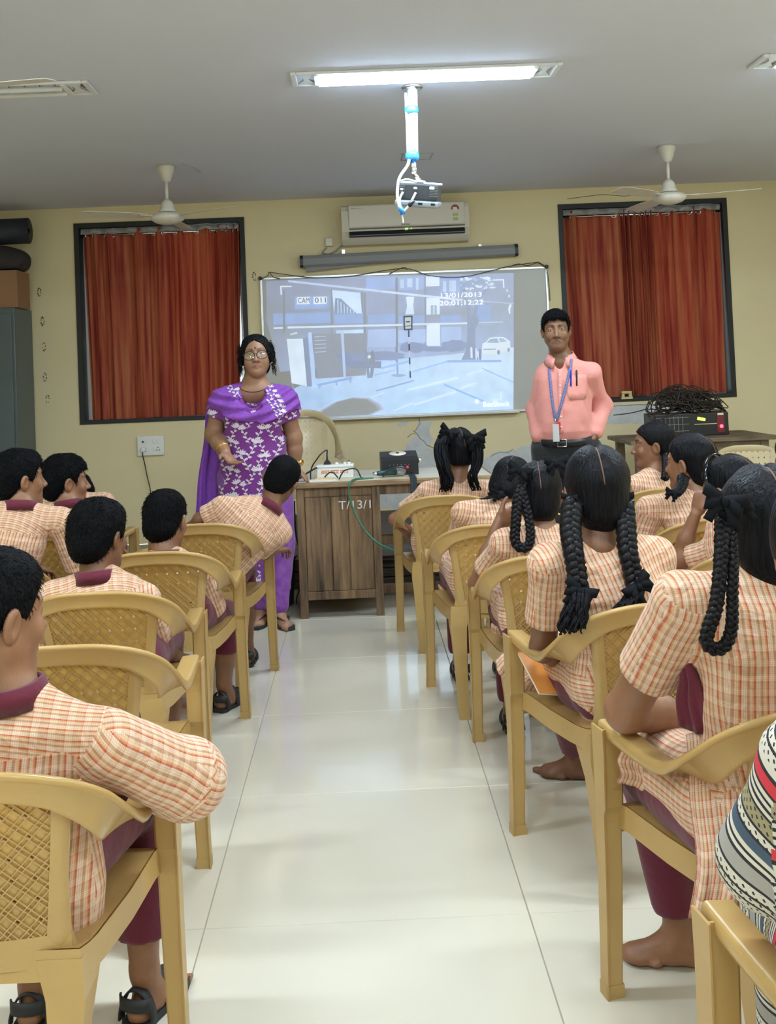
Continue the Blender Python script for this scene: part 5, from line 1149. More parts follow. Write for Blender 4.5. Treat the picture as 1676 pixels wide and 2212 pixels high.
def hair_boy(s, thick=.007, fringe=.0, nape=-.080, seed=0):
    A = lambda *x: np.array(x)*s; zl_y = np.array([-.14, -.10, -.05, -.028, -.012, .012, .030, .05, .075, .14])*s; zl_z = np.array([nape+.004, nape, nape+.004, -.035, .006, .010, -.012, .035, .055+fringe, .060+fringe])*s
    L = [ell(A(0, -.010, .030), A(.073+thick, .095+thick, .083+thick*1.25)), ell(A(0, -.055, -.025), A(.056+thick, .042+thick, .058), k=.03*s), ell(A(0, .045, .062), A(.055, .042, .036+thick), k=.03*s)]
    L.append(P(lambda p: (np.interp(p[:,1], zl_y, zl_z)-p[:,2]-.006*s*np.sin(p[:,0]*90/s))*.75, (0, 0, 0), 1e6, .004, '*'))
    return L
def strands(par, hv, R, o, base, s, seed, n=1300, L=.016, mess=.25, r=.0008, whorl=(.01, -.055, .10)):
    rnd = np.random.RandomState(seed); pts = hv[rnd.randint(0, len(hv), n)]; c = np.array((0, -.010, .020))*s; wv = np.array(whorl)*s; V, F_ = [], []
    for k, p in enumerate(pts):
        nn = nrm(p-c); d = p-wv; d = d-(d@nn)*nn; d = nrm(d+rnd.normal(size=3)*mess*np.linalg.norm(d)+1e-6); sd = np.cross(nn, d); l = L*rnd.uniform(.6, 1.2)*s; b = len(V)
        for t, w2, h_ in ((0, 1.0, -.001), (.5, .9, .0010), (1.0, .25, .0006+.005*mess*rnd.rand())):
            q = p+d*l*t+nn*h_; V += [q+sd*r*w2, q+nn*r*w2, q-sd*r*w2]
        F_ += [(b+3*i+j, b+3*i+(j+1)%3, b+3*i+3+(j+1)%3, b+3*i+3+j) for i in (0, 1) for j in range(3)]
    me = np_mesh('hair_strands', np.array(V)@R.T+o-base, np.array(F_)); x = link('hair_strands', me, M['hairS'], par); x['kind'] = 'stuff'
def hair_girl(s, thick=.010, nape=-.095):
    A = lambda *x: np.array(x)*s; zl_y = np.array([-.14, -.06, -.03, -.01, .010, .03, .055, .08, .14])*s; zl_z = np.array([nape, nape, -.05, -.008, .002, .008, .045, .066, .072])*s
    L = [ell(A(0, -.010, .030), A(.073+thick, .095+thick, .083+thick)), ell(A(0, -.052, -.040), A(.062+thick*.7, .045+thick, .062), k=.03*s)]
    L.append(P(lambda p: (np.interp(p[:,1], zl_y, zl_z)-p[:,2])*.75, (0, 0, 0), 1e6, .004, '*'))
    L.append(ell(A(0, -.012, .128), A(.0035, .13, .016), k=.012*s, op='-'))
    return L
def parting(par, s, R, o, base, thick=.010, a0=40, a1=172, dx=0.0, hv=None, hf=None):
    pts = []; bv_ = BVHTree.FromPolygons([tuple(x) for x in hv], [tuple(x) for x in hf.tolist()]); c0 = np.array((0, -.010, .010))*s
    for a in np.linspace(math.radians(a0), math.radians(a1), 26):
        d = np.array((.035*math.sin(a*2.3), math.cos(a), math.sin(a))); d = nrm(d); h_ = bv_.ray_cast(Vector(c0+d*.3), Vector(-d), .3)
        if h_[0] is not None: pts.append((np.array(h_[0])+d*.0004)@R.T+o-base)
    mb = MB(); ribbon(mb, pts, .0030*s, R[:, 0], .0006); mb.build('hair_parting', M['scalp'], par)
def collar_ring(par, c, axis, base, r=.058, h=.034, m_='maroon', fwd=(0, 1, 0), name='collar', gap=0.0):
    ax_ = nrm(axis); y = np.array(fwd, float); y = nrm(y-(y@ax_)*ax_); x = np.cross(y, ax_); mb = MB(); rg = []; n = 36
    for j in range(n+1):
        a = gap+(2*math.pi-2*gap)*j/n; d = math.cos(a)*y+math.sin(a)*x; d = d*1.0; dip = -.012*max(0, math.cos(a)); p = np.array(c)-base+ax_*dip
        rg.append([p+d*(r+.010)-ax_*.004, p+d*(r+.013)-ax_*.006, p+d*(r+.004)+ax_*h, p+d*(r-.002)+ax_*(h+.002), p+d*(r-.004)+ax_*h*.6, p+d*(r+.002)-ax_*.004])
    mb.sweep(rg, cap=False); return mb.build(name, M[m_], par)
def seat_base(key, fwd=-.08, z=.50):
    x, y, a = CH[key]; return np.array((x-math.sin(a)*fwd, y+math.cos(a)*fwd, z)), np.array((-math.sin(a), math.cos(a), 0)), np.array((math.cos(a), math.sin(a), 0))
def pupil(label, key, head, neck, shL, shR, yaw=0, pitch=0, roll=0, arms=None, girl=False, s=.93, cell=.0055, seed=1, skin='skinA', legs=None, pel=None, slouch=.02, thick=None, nape=None, sleeve=.80, sw=1.0, detail=False, long_panel=None, barefoot=False, hem=None, fringe=0.0, depth=1.0, skirt=.96, hipw=1.0):
    head, neck, shL, shR = [np.array(q, float) for q in (head, neck, shL, shR)]
    p0, fw, rt = seat_base(key); pel = p0 if pel is None else np.array(pel, float); R = rot_head(yaw, pitch, roll); base = np.array((pel[0], pel[1], 0.0)); z = np.array((0, 0, 1.0))
    F3 = frame_of(pel, neck, shL, shR); Lt = np.linalg.norm(neck-pel); hw_ = np.linalg.norm(shR-shL)/2
    B = Pieces(); at = face_attr(s)
    nb = (neck-head)@R
    B.add(face_prims(s, .5, detail)+[cone(np.array((0, -.020, -.055))*s, nb, .045*s, .052*s, k=.02), ell(nb-np.array((0,0,.02)), (.055, .048, .025), k=.03)], (.0055 if cell < .006 else .0065) if not detail else (.0032 if cell < .005 else .0042), R, head, at if detail else None)
    # hidden torso core ties head, arms and legs into one figure
    hips = [pel-rt*.075, pel+rt*.075]
    core = [cone(pel, neck, .075, .04, k=.03), cone(neck-F3[:, 2]*.05, shL, .04, .03, k=.03), cone(neck-F3[:, 2]*.05, shR, .04, .03, k=.03)]
    B.add(core, .018)
    arms = arms or [None, None]; A_ = []
    for i, (sh, a) in enumerate(((shL, arms[0]), (shR, arms[1]))):
        sd = (-1, 1)[i]
        if a is None: a = dict(e=sh+rt*sd*.05+fw*.06-z*.20, w=sh-rt*sd*.06+fw*.26-z*.24)
        e, w_ = np.array(a['e'], float), np.array(a['w'], float); d = nrm(w_-e); ra = a.get('r', .031)
        n_ = a.get('n', -z+.001*rt); t_ = a.get('t', -rt*sd); mid = (e+w_)/2
        B.add([cone(sh, e, ra*1.08, ra*.98, k=.01), cone(e, mid, ra*1.0, ra*.92, k=.02), cone(mid, w_, ra*.92, ra*.66, k=.02)]+hand(w_+d*.004, a.get('f', d), n_, t_, a.get('s', .84), a.get('c', (.35, .45, .35))), a.get('cell', max(cell*1.05, .0055) if 'e' in a and a.get('vis') else max(cell*1.15, .0062)))
        A_.append((sh, e, w_, a.get('sl', sleeve), a))
    legs = legs or [None, None]; LG = []
    for i in (0, 1):
        sd = (-1, 1)[i]; l = legs[i] or {}
        kn = np.array(l.get('k', hips[i]*np.array((1, 1, 0))+fw*.38+rt*sd*.02+z*.475), float); an = np.array(l.get('a', kn*np.array((1, 1, 0))+fw*.03+z*.075), float); fd = l.get('fd', fw)
        B.add([cone(hips[i], kn, .062, .045, k=.02), cone(kn, an*.6+kn*.4, .044, .042, k=.02), cone(an*.6+kn*.4, an, .042, .030, k=.02)]+foot(an, fd, .9), max(.0105, cell*1.6) if not barefoot else .0065); LG.append((hips[i], kn, an, fd))
    root = link('person', B.mesh('person', base), M[skin], None, tuple(base)); tag(root, label, 'person')
    if detail: eyes(root, s, R, head, base)
    # hair
    th_ = thick if thick is not None else (.010 if girl else .007); np_ = nape if nape is not None else (-.095 if girl else -.080)
    hv, hf = surface(hair_girl(s, th_, np_) if girl else hair_boy(s, th_, fringe, np_), max(.0045, min(cell*1.05, .006)), wrinkle(seed+40, .0016 if girl else .0028, 75))
    link('hair', np_mesh('hair', hv@R.T+head-base, hf), M['hair' if girl else 'hairS'], root)
    if girl: parting(root, s, R, head, base, th_, hv=hv, hf=hf)
    elif th_ > .005: strands(root, hv, R, head, base, s, seed, 1500, .011+th_*.3, .10+th_*7, .0007+.00010*max(0, head[1]-1.5))
    # shirt or tunic
    tuv = torso_uv(pel, F3, None if girl else Lt*.80); q = depth
    zs = [-.10, 0, .35*Lt, .70*Lt, .90*Lt, .985*Lt]; Aw = [hw_*.86*sw*hipw, hw_*.86*sw*hipw, hw_*.80*sw*(.4+.6*hipw), hw_*.90*sw, hw_*.74, .056]; Bd = [.105*q, .105*q, .098*q, .104*q, .080*q, .05]
    sp = [loft(pel, F3, zs, Aw, Bd, [0.0, -.004, -slouch, -slouch*.8, -.006, 0], uv=tuv, k=.03)]
    for sd, sh in ((-1, shL), (1, shR)): sp.append(cone(pel+F3@np.array((sd*.035, -.004, .955*Lt)), sh, .040, .046, k=.045, uv=tuv))
    cuts = []
    for sh, e, w_, sl, a in A_:
        rr = a.get('r', .031); he = sh+(e-sh)*min(sl, 1.0); ex_ = a.get('loose', 0.0); sp.append(cone(sh+(e-sh)*.05, he, rr+.013+ex_*.6, rr+.021+ex_, k=.035, uv=sleeve_uv(sh, e, -F3[:, 1])))
        if sl > 1: h2 = e+(w_-e)*(sl-1); sp.append(cone(e, h2, rr+.021+ex_, rr+.016+ex_, k=.02, uv=sleeve_uv(e, w_, -F3[:, 1], .2)))
        else: cuts.append((he, nrm(e-sh), rr+.045))
    if girl:
        for (h_, kn, an, fd) in LG: hm_ = h_+(kn-h_)*skirt; sp.append(cone(h_+z*.014, hm_+z*.016, .092, .078, k=.06, uv=sleeve_uv(h_, kn, z)))
    for he, ax_, rr in cuts:   # open sleeve ends
        sp.append(P((lambda he, ax_, rr: lambda p: np.maximum(-((p-he)@ax_), np.sqrt(np.maximum(((p-he)**2).sum(1)-((p-he)@ax_)**2, 0))-rr))(he, ax_, rr), he, .09, .003, '-'))
    v, f = surface(sp, cell*1.35, wrinkle(seed, .0042, 26)); v2 = v
    sh_o = link('kameez' if girl else 'shirt', np_mesh('shirt', v-base, f, uvs=uv_for(sp, v, f)), M['plaid'], root)
    # lower garment
    tp = []
    for (h_, kn, an, fd) in LG:
        lo = kn*.1+an*.9 if girl else kn*.52+an*.48
        if hem: lo = kn*(1-hem)+an*hem
        tp += [cone(h_-z*(.022 if girl else .008), kn-z*(.014 if girl else 0), .086 if girl else .080, .076 if girl else .062, k=.05), cone(kn, lo, .060, .058 if not girl else .052, k=.02)]
    tp.append(ell(pel-z*.01, (.125, .105, .085), F3, k=.05))
    for (h_, kn, an, fd) in LG:
        lo = kn*.1+an*.9 if girl else kn*.52+an*.48
        if hem: lo = kn*(1-hem)+an*hem
        ax_ = nrm(an-kn); tp.append(P((lambda he, ax_: lambda p: np.maximum(-((p-he)@ax_), np.sqrt(((p-he)**2).sum(1))-.085))(lo, ax_), lo, .09, .003, '-'))
    v, f = surface(tp, max(cell*1.9, .012), wrinkle(seed+9, .003, 30)); link('trousers', np_mesh('trousers', v-base, f), M['maroon'], root)
    if not barefoot:
        for (h_, kn, an, fd) in LG: sandal(root, an, fd, base, .9)
    if not girl: collar_ring(root, neck-F3[:, 2]*.014, nrm(head-neck)*.5+F3[:, 2]*.5, base, .058*s/.93, .032, fwd=F3[:, 1], gap=.25)
    return root, dict(R=R, o=head, base=base, s=s, F3=F3, pel=pel, bvh=None, LG=LG)
def sandal(root, an, fd, base, s):
    g = np.array(an)*np.array((1, 1, 0)); fd = nrm(np.array((fd[0], fd[1], 0))); sd = np.array((fd[1], -fd[0], 0)); z = np.array((0, 0, 1.0)); mb = MB()
    ol = [(-.062, .026), (-.045, .036), (0, .036), (.06, .042), (.11, .046), (.15, .036), (.168, .012)]; pts = [g+fd*a*s+sd*b*s for a, b in ol]+[g+fd*a*s-sd*b*s for a, b in ol[::-1]]
    mb.prism([p+z*.0005-base for p in pts], (0, 0, .017)); so = mb.build('sandal', M['sandal'], root)
    for a, hh, wd in ((.095, .052, .034), (.045, .078, .030), (-.035, .075, .024)):
        mb = MB(); c = g+fd*a*s; arc = [c+sd*.044*s*math.cos(t)*(1.0)+z*(.012+hh*s*math.sin(t)) for t in np.linspace(0, math.pi, 13)]; ribbon(mb, [p-base for p in arc], wd*s, fd, .002); mb.build('strap', M['sandal'], so)
    mb = MB(); c = g; arc = [c-fd*(.040+.022*math.sin(t))*s+sd*.040*s*math.cos(t)+z*.062*s for t in np.linspace(0, math.pi, 11)]; ribbon(mb, [p-base for p in arc], .03*s, z, .002); mb.build('strap', M['sandal'], so)
# ------------------------------------------------------------------ boys
Z = np.array((0, 0, 1.0))
# boys
b1, i1 = pupil('boy in checked shirt resting his elbow on the chair arm', 'LC1', W(-22, 1330, 1.80), W(18, 1492, 1.80), W(-190, 1595, 1.78), W(222, 1606, 1.80), yaw=38, pitch=-4, s=.96, cell=.0045, seed=3, skin='skinA', slouch=.0, sleeve=1.0, detail=True, sw=1.1, fringe=.004,
    arms=[None, dict(e=W(402, 1682, 1.93), w=W(300, 1690, 2.06), sl=1.35, r=.036, loose=.012)], legs=[None, dict(k=(-.50, 2.24, .485), a=(-.505, 2.27, .10), fd=(.35, 1))], hem=.78, hipw=1.22)
for k, dz in ((0, 0.0), (1, .016)):   # white piping on his trousers
    mb = MB(); hp_, kn_ = i1['pel']+np.array((.075, 0, 0)), i1['LG'][1][1]; ax_ = nrm(kn_-hp_); c_ = hp_+ax_*(.012+dz*.8)-Z*.008; u_ = nrm(np.cross(ax_, (0, 0, 1))); w_ = np.cross(ax_, u_)
    mb.tube([c_+.083*(math.cos(a)*u_+math.sin(a)*w_)-i1['base'] for a in np.linspace(0, 2*math.pi, 25)], .0022, 6, cap=False); mb.build('trouser_stripe', M['stripe'], b1)
# boys on the aisle seats
b2, i2 = pupil('boy with tousled black hair and maroon collar in checked shirt', 'LC3', W(212, 1158, 3.27), W(207, 1246, 3.24), W(118, 1288, 3.23), W(312, 1292, 3.26), yaw=24, pitch=-2, s=.97, cell=.0055, seed=5, skin='skinB', thick=.011, fringe=.004,
    arms=[None, dict(e=W(348, 1402, 3.42), w=W(384, 1416, 3.62), r=.030)])
b3, i3 = pupil('boy with cropped round hair seated behind the leaning boy', 'LC4', W(357, 1124, 3.94), W(356, 1200, 3.90), W(285, 1238, 3.90), W(430, 1238, 3.92), yaw=14, pitch=-6, s=.98, cell=.006, seed=7, skin='skinC', thick=.006, nape=-.088,
    arms=[None, dict(e=W(462, 1318, 4.03), w=W(470, 1330, 4.2), r=.030, sl=.98)], legs=[None, dict(k=W(487, 1330, 4.36), a=W(484, 1475, 4.33)*np.array((1, 1, 0))+Z*.10, fd=(.45, 1))], hem=.55)
b4, i4 = pupil('boy with shaved head leaning sideways towards the desk', 'LC5', W(607, 1036, 4.70), W(582, 1096, 4.62), W(482, 1096, 4.58), W(606, 1150, 4.62), yaw=10, pitch=-14, roll=24, s=.96, cell=.0065, seed=9, skin='skinB', thick=.0035, nape=-.085, slouch=.03,
    arms=[dict(e=W(432, 1122, 4.60), w=W(395, 1160, 4.75), r=.029, sl=.80), dict(e=W(548, 1200, 4.70), w=W(596, 1190, 4.86), r=.029, sl=.80, c=(.5, .7, .5))])
b5, i5 = pupil('boy turning his head, seated on the cupboard side', 'LC6', W(40, 1036, 4.02), W(46, 1094, 3.98), W(-38, 1120, 3.96), W(128, 1122, 3.99), yaw=50, pitch=2, s=.96, cell=.006, seed=11, skin='skinA', detail=True, thick=.010, fringe=-.004,
    arms=[None, dict(e=W(172, 1228, 4.06), w=W(200, 1250, 4.3), r=.031, sl=.97)])
b6, i6 = pupil('boy with a round black haircut watching the woman in purple', 'LC7', W(140, 1040, 4.62), W(148, 1092, 4.58), W(78, 1112, 4.56), W(222, 1112, 4.6), yaw=58, pitch=0, s=.98, cell=.0065, seed=13, skin='skinA', detail=True, thick=.012, fringe=-.006)
b7, i7 = pupil('boy bending forward, mostly hidden in front of other boys', 'LC8', W(162, 1066, 5.45), W(165, 1074, 5.36), W(92, 1084, 5.33), W(226, 1084, 5.36), yaw=30, pitch=-45, s=.92, cell=.007, seed=15, skin='skinA')
# ------------------------------------------------------------------ girls
g1, j1 = pupil('girl with two loose ponytails and black bows by the desk', 'RC1', W(990, 974, 5.20), W(986, 1040, 5.17), W(924, 1062, 5.15), W(1052, 1058, 5.17), yaw=-12, pitch=-2, girl=True, s=.97, cell=.007, seed=21, skin='skinC', nape=-.070,
    arms=[dict(e=W(852, 1122, 5.22), w=W(905, 1170, 5.38), r=.028, sl=.72), None])
h = j1['base']
tail(g1, [W(962, 940, 5.17), W(952, 965, 5.10), W(956, 1000, 5.06), W(966, 1040, 5.05), W(962, 1066, 5.06)], .030, .030, h, 3, n=60); tail(g1, [W(1022, 945, 5.15), W(1030, 965, 5.10), W(1030, 1000, 5.08), W(1022, 1030, 5.06), W(1032, 1066, 5.06)], .026, .022, h, 4, n=54)
bow(g1, W(968, 934, 5.08), h, .050, (-.3, -1, 0), ang=.6); bow(g1, W(1026, 946, 5.08), h, .062, (.2, -1, 0), ang=-.1)
g2, j2 = pupil('girl bowing her head with a short tied plait at her neck', 'RC2', W(1101, 1046, 4.40), W(1078, 1094, 4.33), W(1000, 1108, 4.28), W(1126, 1108, 4.34), yaw=20, pitch=-30, roll=18, girl=True, s=.97, cell=.0065, seed=23, skin='skinB', slouch=.05, nape=-.085,
    arms=[dict(e=W(985, 1190, 4.5), w=W(1010, 1230, 4.68), r=.028, sl=.62), None])
h = j2['base']; tail(g2, [W(1078, 1062, 4.30), W(1066, 1070, 4.27), W(1052, 1076, 4.25), W(1036, 1078, 4.24)], .022, .006, h, 6, n=40); bow(g2, W(1074, 1064, 4.25), h, .035, (-.2, -1, 0), ang=.9)
g3, j3 = pupil('girl with one looped braid and gold earring propping her cheek', 'RC3', W(1163, 1068, 3.62), W(1174, 1150, 3.58), W(1092, 1172, 3.55), W(1252, 1172, 3.58), yaw=6, pitch=-4, roll=2, girl=True, s=.96, cell=.0055, seed=25, skin='skinC', nape=-.088,
    arms=[dict(e=W(1030, 1262, 3.72), w=W(1076, 1130, 3.74), r=.029, sl=.66, f=(.9, .25, .35), n=(.3, .6, .2), t=(0, 0, 1), c=(.3, .5, .4), cell=.004), None])
h = j3['base']
braid(g3, [W(1128, 1040, 3.53), W(1118, 1080, 3.50), W(1114, 1130, 3.48), W(1112, 1165, 3.47), W(1122, 1182, 3.46), W(1140, 1180, 3.46), W(1146, 1155, 3.47), W(1140, 1110, 3.49), W(1128, 1060, 3.51)], .0165, .0135, h, 9)
bow(g3, W(1122, 1018, 3.52), h, .045, (-.3, -1, 0), ang=.4); bow(g3, W(1200, 1002, 3.55), h, .045, (.3, -1, 0))
mb = MB(); p = W(1210, 1095, 3.58)-h; mb.tube([p+.014*np.array((math.cos(a), 0, math.sin(a)))-Z*.012 for a in np.linspace(0, 6.28, 14)], .0028, 6, cap=False); mb.build('earring', M['gold'], g3)
g4, j4 = pupil('girl with two long thick braids tied with black bows', 'RC4', W(1290, 1062, 2.80), W(1292, 1172, 2.76), W(1184, 1214, 2.72), W(1416, 1198, 2.80), yaw=4, pitch=-3, girl=True, s=1.02, cell=.0048, seed=27, skin='skinB', slouch=.02, sw=1.05, thick=.012, nape=-.10,
    arms=[dict(e=W(1174, 1400, 2.86), w=W(1240, 1440, 3.04), r=.036, sl=.66), None], barefoot=True, legs=[dict(k=(.545, 3.13, .475), a=(.665, 3.44, .08), fd=(-1, .35)), dict(k=(.70, 3.14, .475), a=(.76, 3.42, .08), fd=(-.6, .8))])
h = j4['base']
braid(g4, [W(1236, 1085, 2.72), W(1232, 1140, 2.68), W(1238, 1190, 2.645), W(1246, 1240, 2.63), W(1250, 1272, 2.62)], .026, .022, h, 4.2); braid(g4, [W(1346, 1085, 2.74), W(1352, 1140, 2.70), W(1356, 1190, 2.67), W(1366, 1235, 2.66), W(1372, 1268, 2.65)], .025, .021, h, 4.2)
tail(g4, [W(1250, 1268, 2.62), W(1248, 1300, 2.60), W(1240, 1335, 2.59), W(1232, 1372, 2.585)], .022, .034, h, 8, n=110); tail(g4, [W(1374, 1268, 2.65), W(1366, 1290, 2.64), W(1352, 1308, 2.63), W(1340, 1318, 2.62)], .02, .026, h, 9, n=80)
bow(g4, W(1252, 1278, 2.60), h, .044, (0, -1, .1), ang=.5); bow(g4, W(1380, 1268, 2.63), h, .042, (0, -1, .1), ang=-.7)
for q, Y_ in (((1236, 1078), 2.73), ((1346, 1078), 2.75)): bow(g4, W(q[0], q[1], Y_), h, .030, (0, -1, 0))
g8, j8 = pupil('girl with a looped thin braid resting her bare elbow', 'RC5', W(1656, 1146, 2.00), W(1642, 1240, 1.97), W(1482, 1290, 1.95), W(1790, 1286, 2.0), yaw=4, pitch=-6, girl=True, s=1.03, cell=.0042, seed=29, skin='skinA', slouch=.0, sw=1.0, thick=.013, nape=-.105,
    arms=[dict(e=W(1352, 1535, 2.16), w=W(1500, 1552, 2.32), r=.041, sl=.62), None], barefoot=True, legs=[dict(k=(.60, 2.36, .47), a=(.665, 2.37, .085), fd=(-.9, .22)), None], pel=(.735, 1.99, .50), skirt=.80)
h = j8['base']
braid(g8, [W(1562, 1100, 1.89), W(1560, 1150, 1.86), W(1556, 1230, 1.835), W(1546, 1310, 1.82), W(1530, 1360, 1.812), W(1526, 1388, 1.81), W(1543, 1402, 1.808), W(1566, 1394, 1.808), W(1580, 1355, 1.815), W(1582, 1280, 1.825), W(1584, 1210, 1.84), W(1582, 1150, 1.865)], .0135, .0085, h, 14)
bow(g8, W(1566, 1084, 1.86), h, .042, (-.25, -1, .1), ang=.3); bow(g8, W(1590, 1098, 1.87), h, .036, (.1, -1, .0), ang=-.5)
g5, j5 = pupil('girl seen in profile with her hair tied back', 'RC8', W(1412, 962, 5.20), W(1418, 1024, 5.16), W(1368, 1050, 5.10), W(1462, 1042, 5.2), yaw=-78, pitch=0, girl=True, s=.98, cell=.0065, seed=31, skin='skinC', detail=True, nape=-.085)
h = j5['base']; braid(g5, [W(1440, 985, 5.12), W(1440, 1010, 5.06), W(1436, 1035, 5.02)], .024, .018, h, 3)
g6, j6 = pupil('girl with a white centre parting turned towards the desk', 'RC7', W(1492, 1000, 4.22), W(1496, 1068, 4.18), W(1404, 1098, 4.13), W(1560, 1090, 4.2), yaw=-42, pitch=0, girl=True, s=1.0, cell=.006, seed=33, skin='skinA', detail=True, nape=-.09)
h = j6['base']; braid(g6, [W(1476, 1030, 4.11), W(1472, 1050, 4.08), W(1462, 1064, 4.05), W(1452, 1066, 4.04)], .022, .016, h, 3.5); bow(g6, W(1452, 1066, 4.02), h, .03, (-.2, -1, 0), ang=.4)
g7, j7 = pupil('girl with a shiny black hairband holding her hand to her cheek', 'RC9', W(1578, 1056, 3.60), W(1576, 1112, 3.56), W(1556, 1190, 3.54), W(1660, 1170, 3.6), yaw=-38, pitch=-12, roll=-6, girl=True, s=.98, cell=.0058, seed=35, skin='skinC', detail=True,
    arms=[dict(e=W(1462, 1215, 3.66), w=W(1502, 1112, 3.62), r=.029, sl=.66, f=(.35, .1, 1), n=(.8, .3, .2), t=(.2, -1, .1), c=(.5, .8, .5), cell=.0038), None])
R_, o_, s_ = j7['R'], j7['o'], j7['s']; mb = MB(); ribbon(mb, [(np.array((.086*math.cos(a), .030, .032+.096*math.sin(a)))*s_)@R_.T+o_-j7['base'] for a in np.linspace(-.1, math.pi+.1, 24)], .016, R_[:, 1], .003); mb.build('hairband', mat('glossy_band', (.006, .007, .01), .08), g7)
g10, j10 = pupil('pupil with dark hair seated beyond the profile girl', 'RC10', W(1712, 985, 5.2), W(1712, 1045, 5.15), W(1650, 1070, 5.1), W(1775, 1068, 5.15), yaw=-10, girl=True, s=.97, cell=.007, seed=37, skin='skinC')
# tunic panels hanging over seat edges
def panel(par, base, pts_top, pts_bot, seed, name='kameez_panel', m_='plaid', amp=.010, rows=22, bulge=0.0):
    T_ = catmull(pts_top, 8); Bt = catmull(pts_bot, 8); n = min(len(T_), len(Bt)); V, UV = [], []; rnd = np.random.RandomState(seed); ph = rnd.uniform(0, 6, 4)
    for r in range(rows+1):
        t = r/rows; uu = 0
        for i in range(n):
            p = T_[i]*(1-t)+Bt[i]*t-np.array((0, 4*t*(1-t)*bulge, 0)); sd = nrm(T_[-1]-T_[0]); nn = np.cross(sd, Z); k = i/(n-1)
            V.append(p+nn*amp*(.3+t)*(math.sin(k*13+ph[0]+t)+.6*math.sin(k*23+ph[1]-2*t))+sd*.004*math.sin(t*9+ph[2])-base)
    W_ = np.linalg.norm(T_[-1]-T_[0]); H_ = np.linalg.norm(Bt[0]-T_[0]); F_ = []; uv = []
    for r in range(rows):
        for i in range(n-1):
            F_.append((r*n+i, r*n+i+1, (r+1)*n+i+1, (r+1)*n+i))
            for a, b in ((r, i), (r, i+1), (r+1, i+1), (r+1, i)): uv.append((b/(n-1)*W_*1.25, a/rows*H_))
    o = link(name, np_mesh(name, np.array(V), np.array(F_), uvs=np.array(uv)), M[m_], par); so = o.modifiers.new('thick', 'SOLIDIFY'); so.thickness = .003; return o
panel(g8, j8['base'], [W(1478, 1590, 2.02), W(1530, 1575, 2.00), W(1610, 1560, 1.97)], [W(1490, 1985, 1.83), W(1535, 2000, 1.81), W(1610, 2010, 1.79)], 3, amp=.007, bulge=.035)
panel(g8, j8['base'], [W(1340, 1610, 2.16), W(1400, 1625, 2.14), W(1490, 1640, 2.10)], [W(1335, 1690, 2.20), W(1400, 1705, 2.18), W(1490, 1725, 2.12)], 5, amp=.006, rows=12)
panel(g8, j8['base'], [W(1470, 1405, 1.99), W(1478, 1410, 1.98), W(1490, 1420, 1.97)], [W(1464, 1560, 2.03), W(1500, 1580, 2.00), W(1548, 1580, 1.955)], 6, 'side_panel', 'maroon', .003, 10)
panel(g4, j4['base'], [W(1240, 1420, 2.86), W(1270, 1440, 2.78), W(1310, 1460, 2.72)], [W(1258, 1610, 2.86), W(1280, 1650, 2.80), W(1300, 1700, 2.74)], 7, amp=.008)
panel(g4, j4['base'], [W(1120, 1395, 3.16), W(1165, 1420, 3.13), W(1220, 1450, 3.06)], [W(1068, 1425, 3.2), W(1100, 1490, 3.16), W(1170, 1500, 3.1)], 8, amp=.006, rows=10)
panel(g3, j3['base'], [W(1062, 1345, 3.70), W(1085, 1360, 3.66), W(1110, 1370, 3.62)], [W(1070, 1400, 3.75), W(1085, 1420, 3.7), W(1112, 1430, 3.66)], 9, amp=.008, rows=8)
panel(g2, j2['base'], [W(948, 1262, 4.50), W(970, 1280, 4.45), W(1000, 1290, 4.4)], [W(945, 1300, 4.52), W(965, 1312, 4.47), W(1005, 1316, 4.42)], 10, amp=.008, rows=8)
# orange notebook on the lap of the braided girl
p = W(1184, 1448, 3.00); nb_ = MB(); nb_.b2(-.075, .075, -.1, .1, 0, .003); o = empty('notebook', tuple(p)); tag(o, 'orange-covered notebook on the lap of the braided girl', 'notebook')
MB().b2(-.075, .075, -.1, .1, .0, .007).build('pages', mat('pages', (.75, .72, .66), .7), o); MB().b2(-.077, .077, -.102, .102, .007, .0085).build('cover', mat('orange_cover', (.80, .32, .06), .5), o); o.rotation_euler = (.50, .20, .35)
# ------------------------------------------------------------------ the woman in purple (faces the camera)
def adult_arm(B, sh, e, w_, r, hd, cell=.0043):
    sh, e, w_ = [np.array(q, float) for q in (sh, e, w_)]; m_ = e*.55+w_*.45
    B.add([cone(sh, e, r*1.12, r*.98, k=.02), ell(e, (r*.98, r*.98, r*.98), k=.02), cone(e, m_, r*.98, r*.90, k=.02), cone(m_, w_, r*.90, r*.60, k=.02)]+hd, cell)
M['kurta'] = cloth('purple_kurta', (.185, .030, .235), 20, .4); M['dupatta'] = mat('violet_dupatta', (.225, .055, .42), .8, bump=(90, .35), var=(60, (.27, .08, .47), .8)); M['print'] = mat('white_print', (.74, .68, .74), .8); M['salwar'] = cloth('purple_salwar', (.17, .035, .27), 24, .5, var=(30, (.27, .10, .38), .7))
YW = 5.80
hd_ = W(553, 768, YW); nk = W(549, 826, YW+.02); pelw = W(550, 1030, YW+.03); base = np.array((pelw[0], pelw[1], 0)); R = rot_head(176, 3, 3); s = 1.0
shR_, shL_ = W(481, 866, YW), W(614, 864, YW)      # her right is on the image left
F3 = frame_of(pelw, nk, shR_*1.0, shL_*1.0); F3 = np.stack([-F3[:, 0], -F3[:, 1], F3[:, 2]], 1); Lt = np.linalg.norm(nk-pelw)
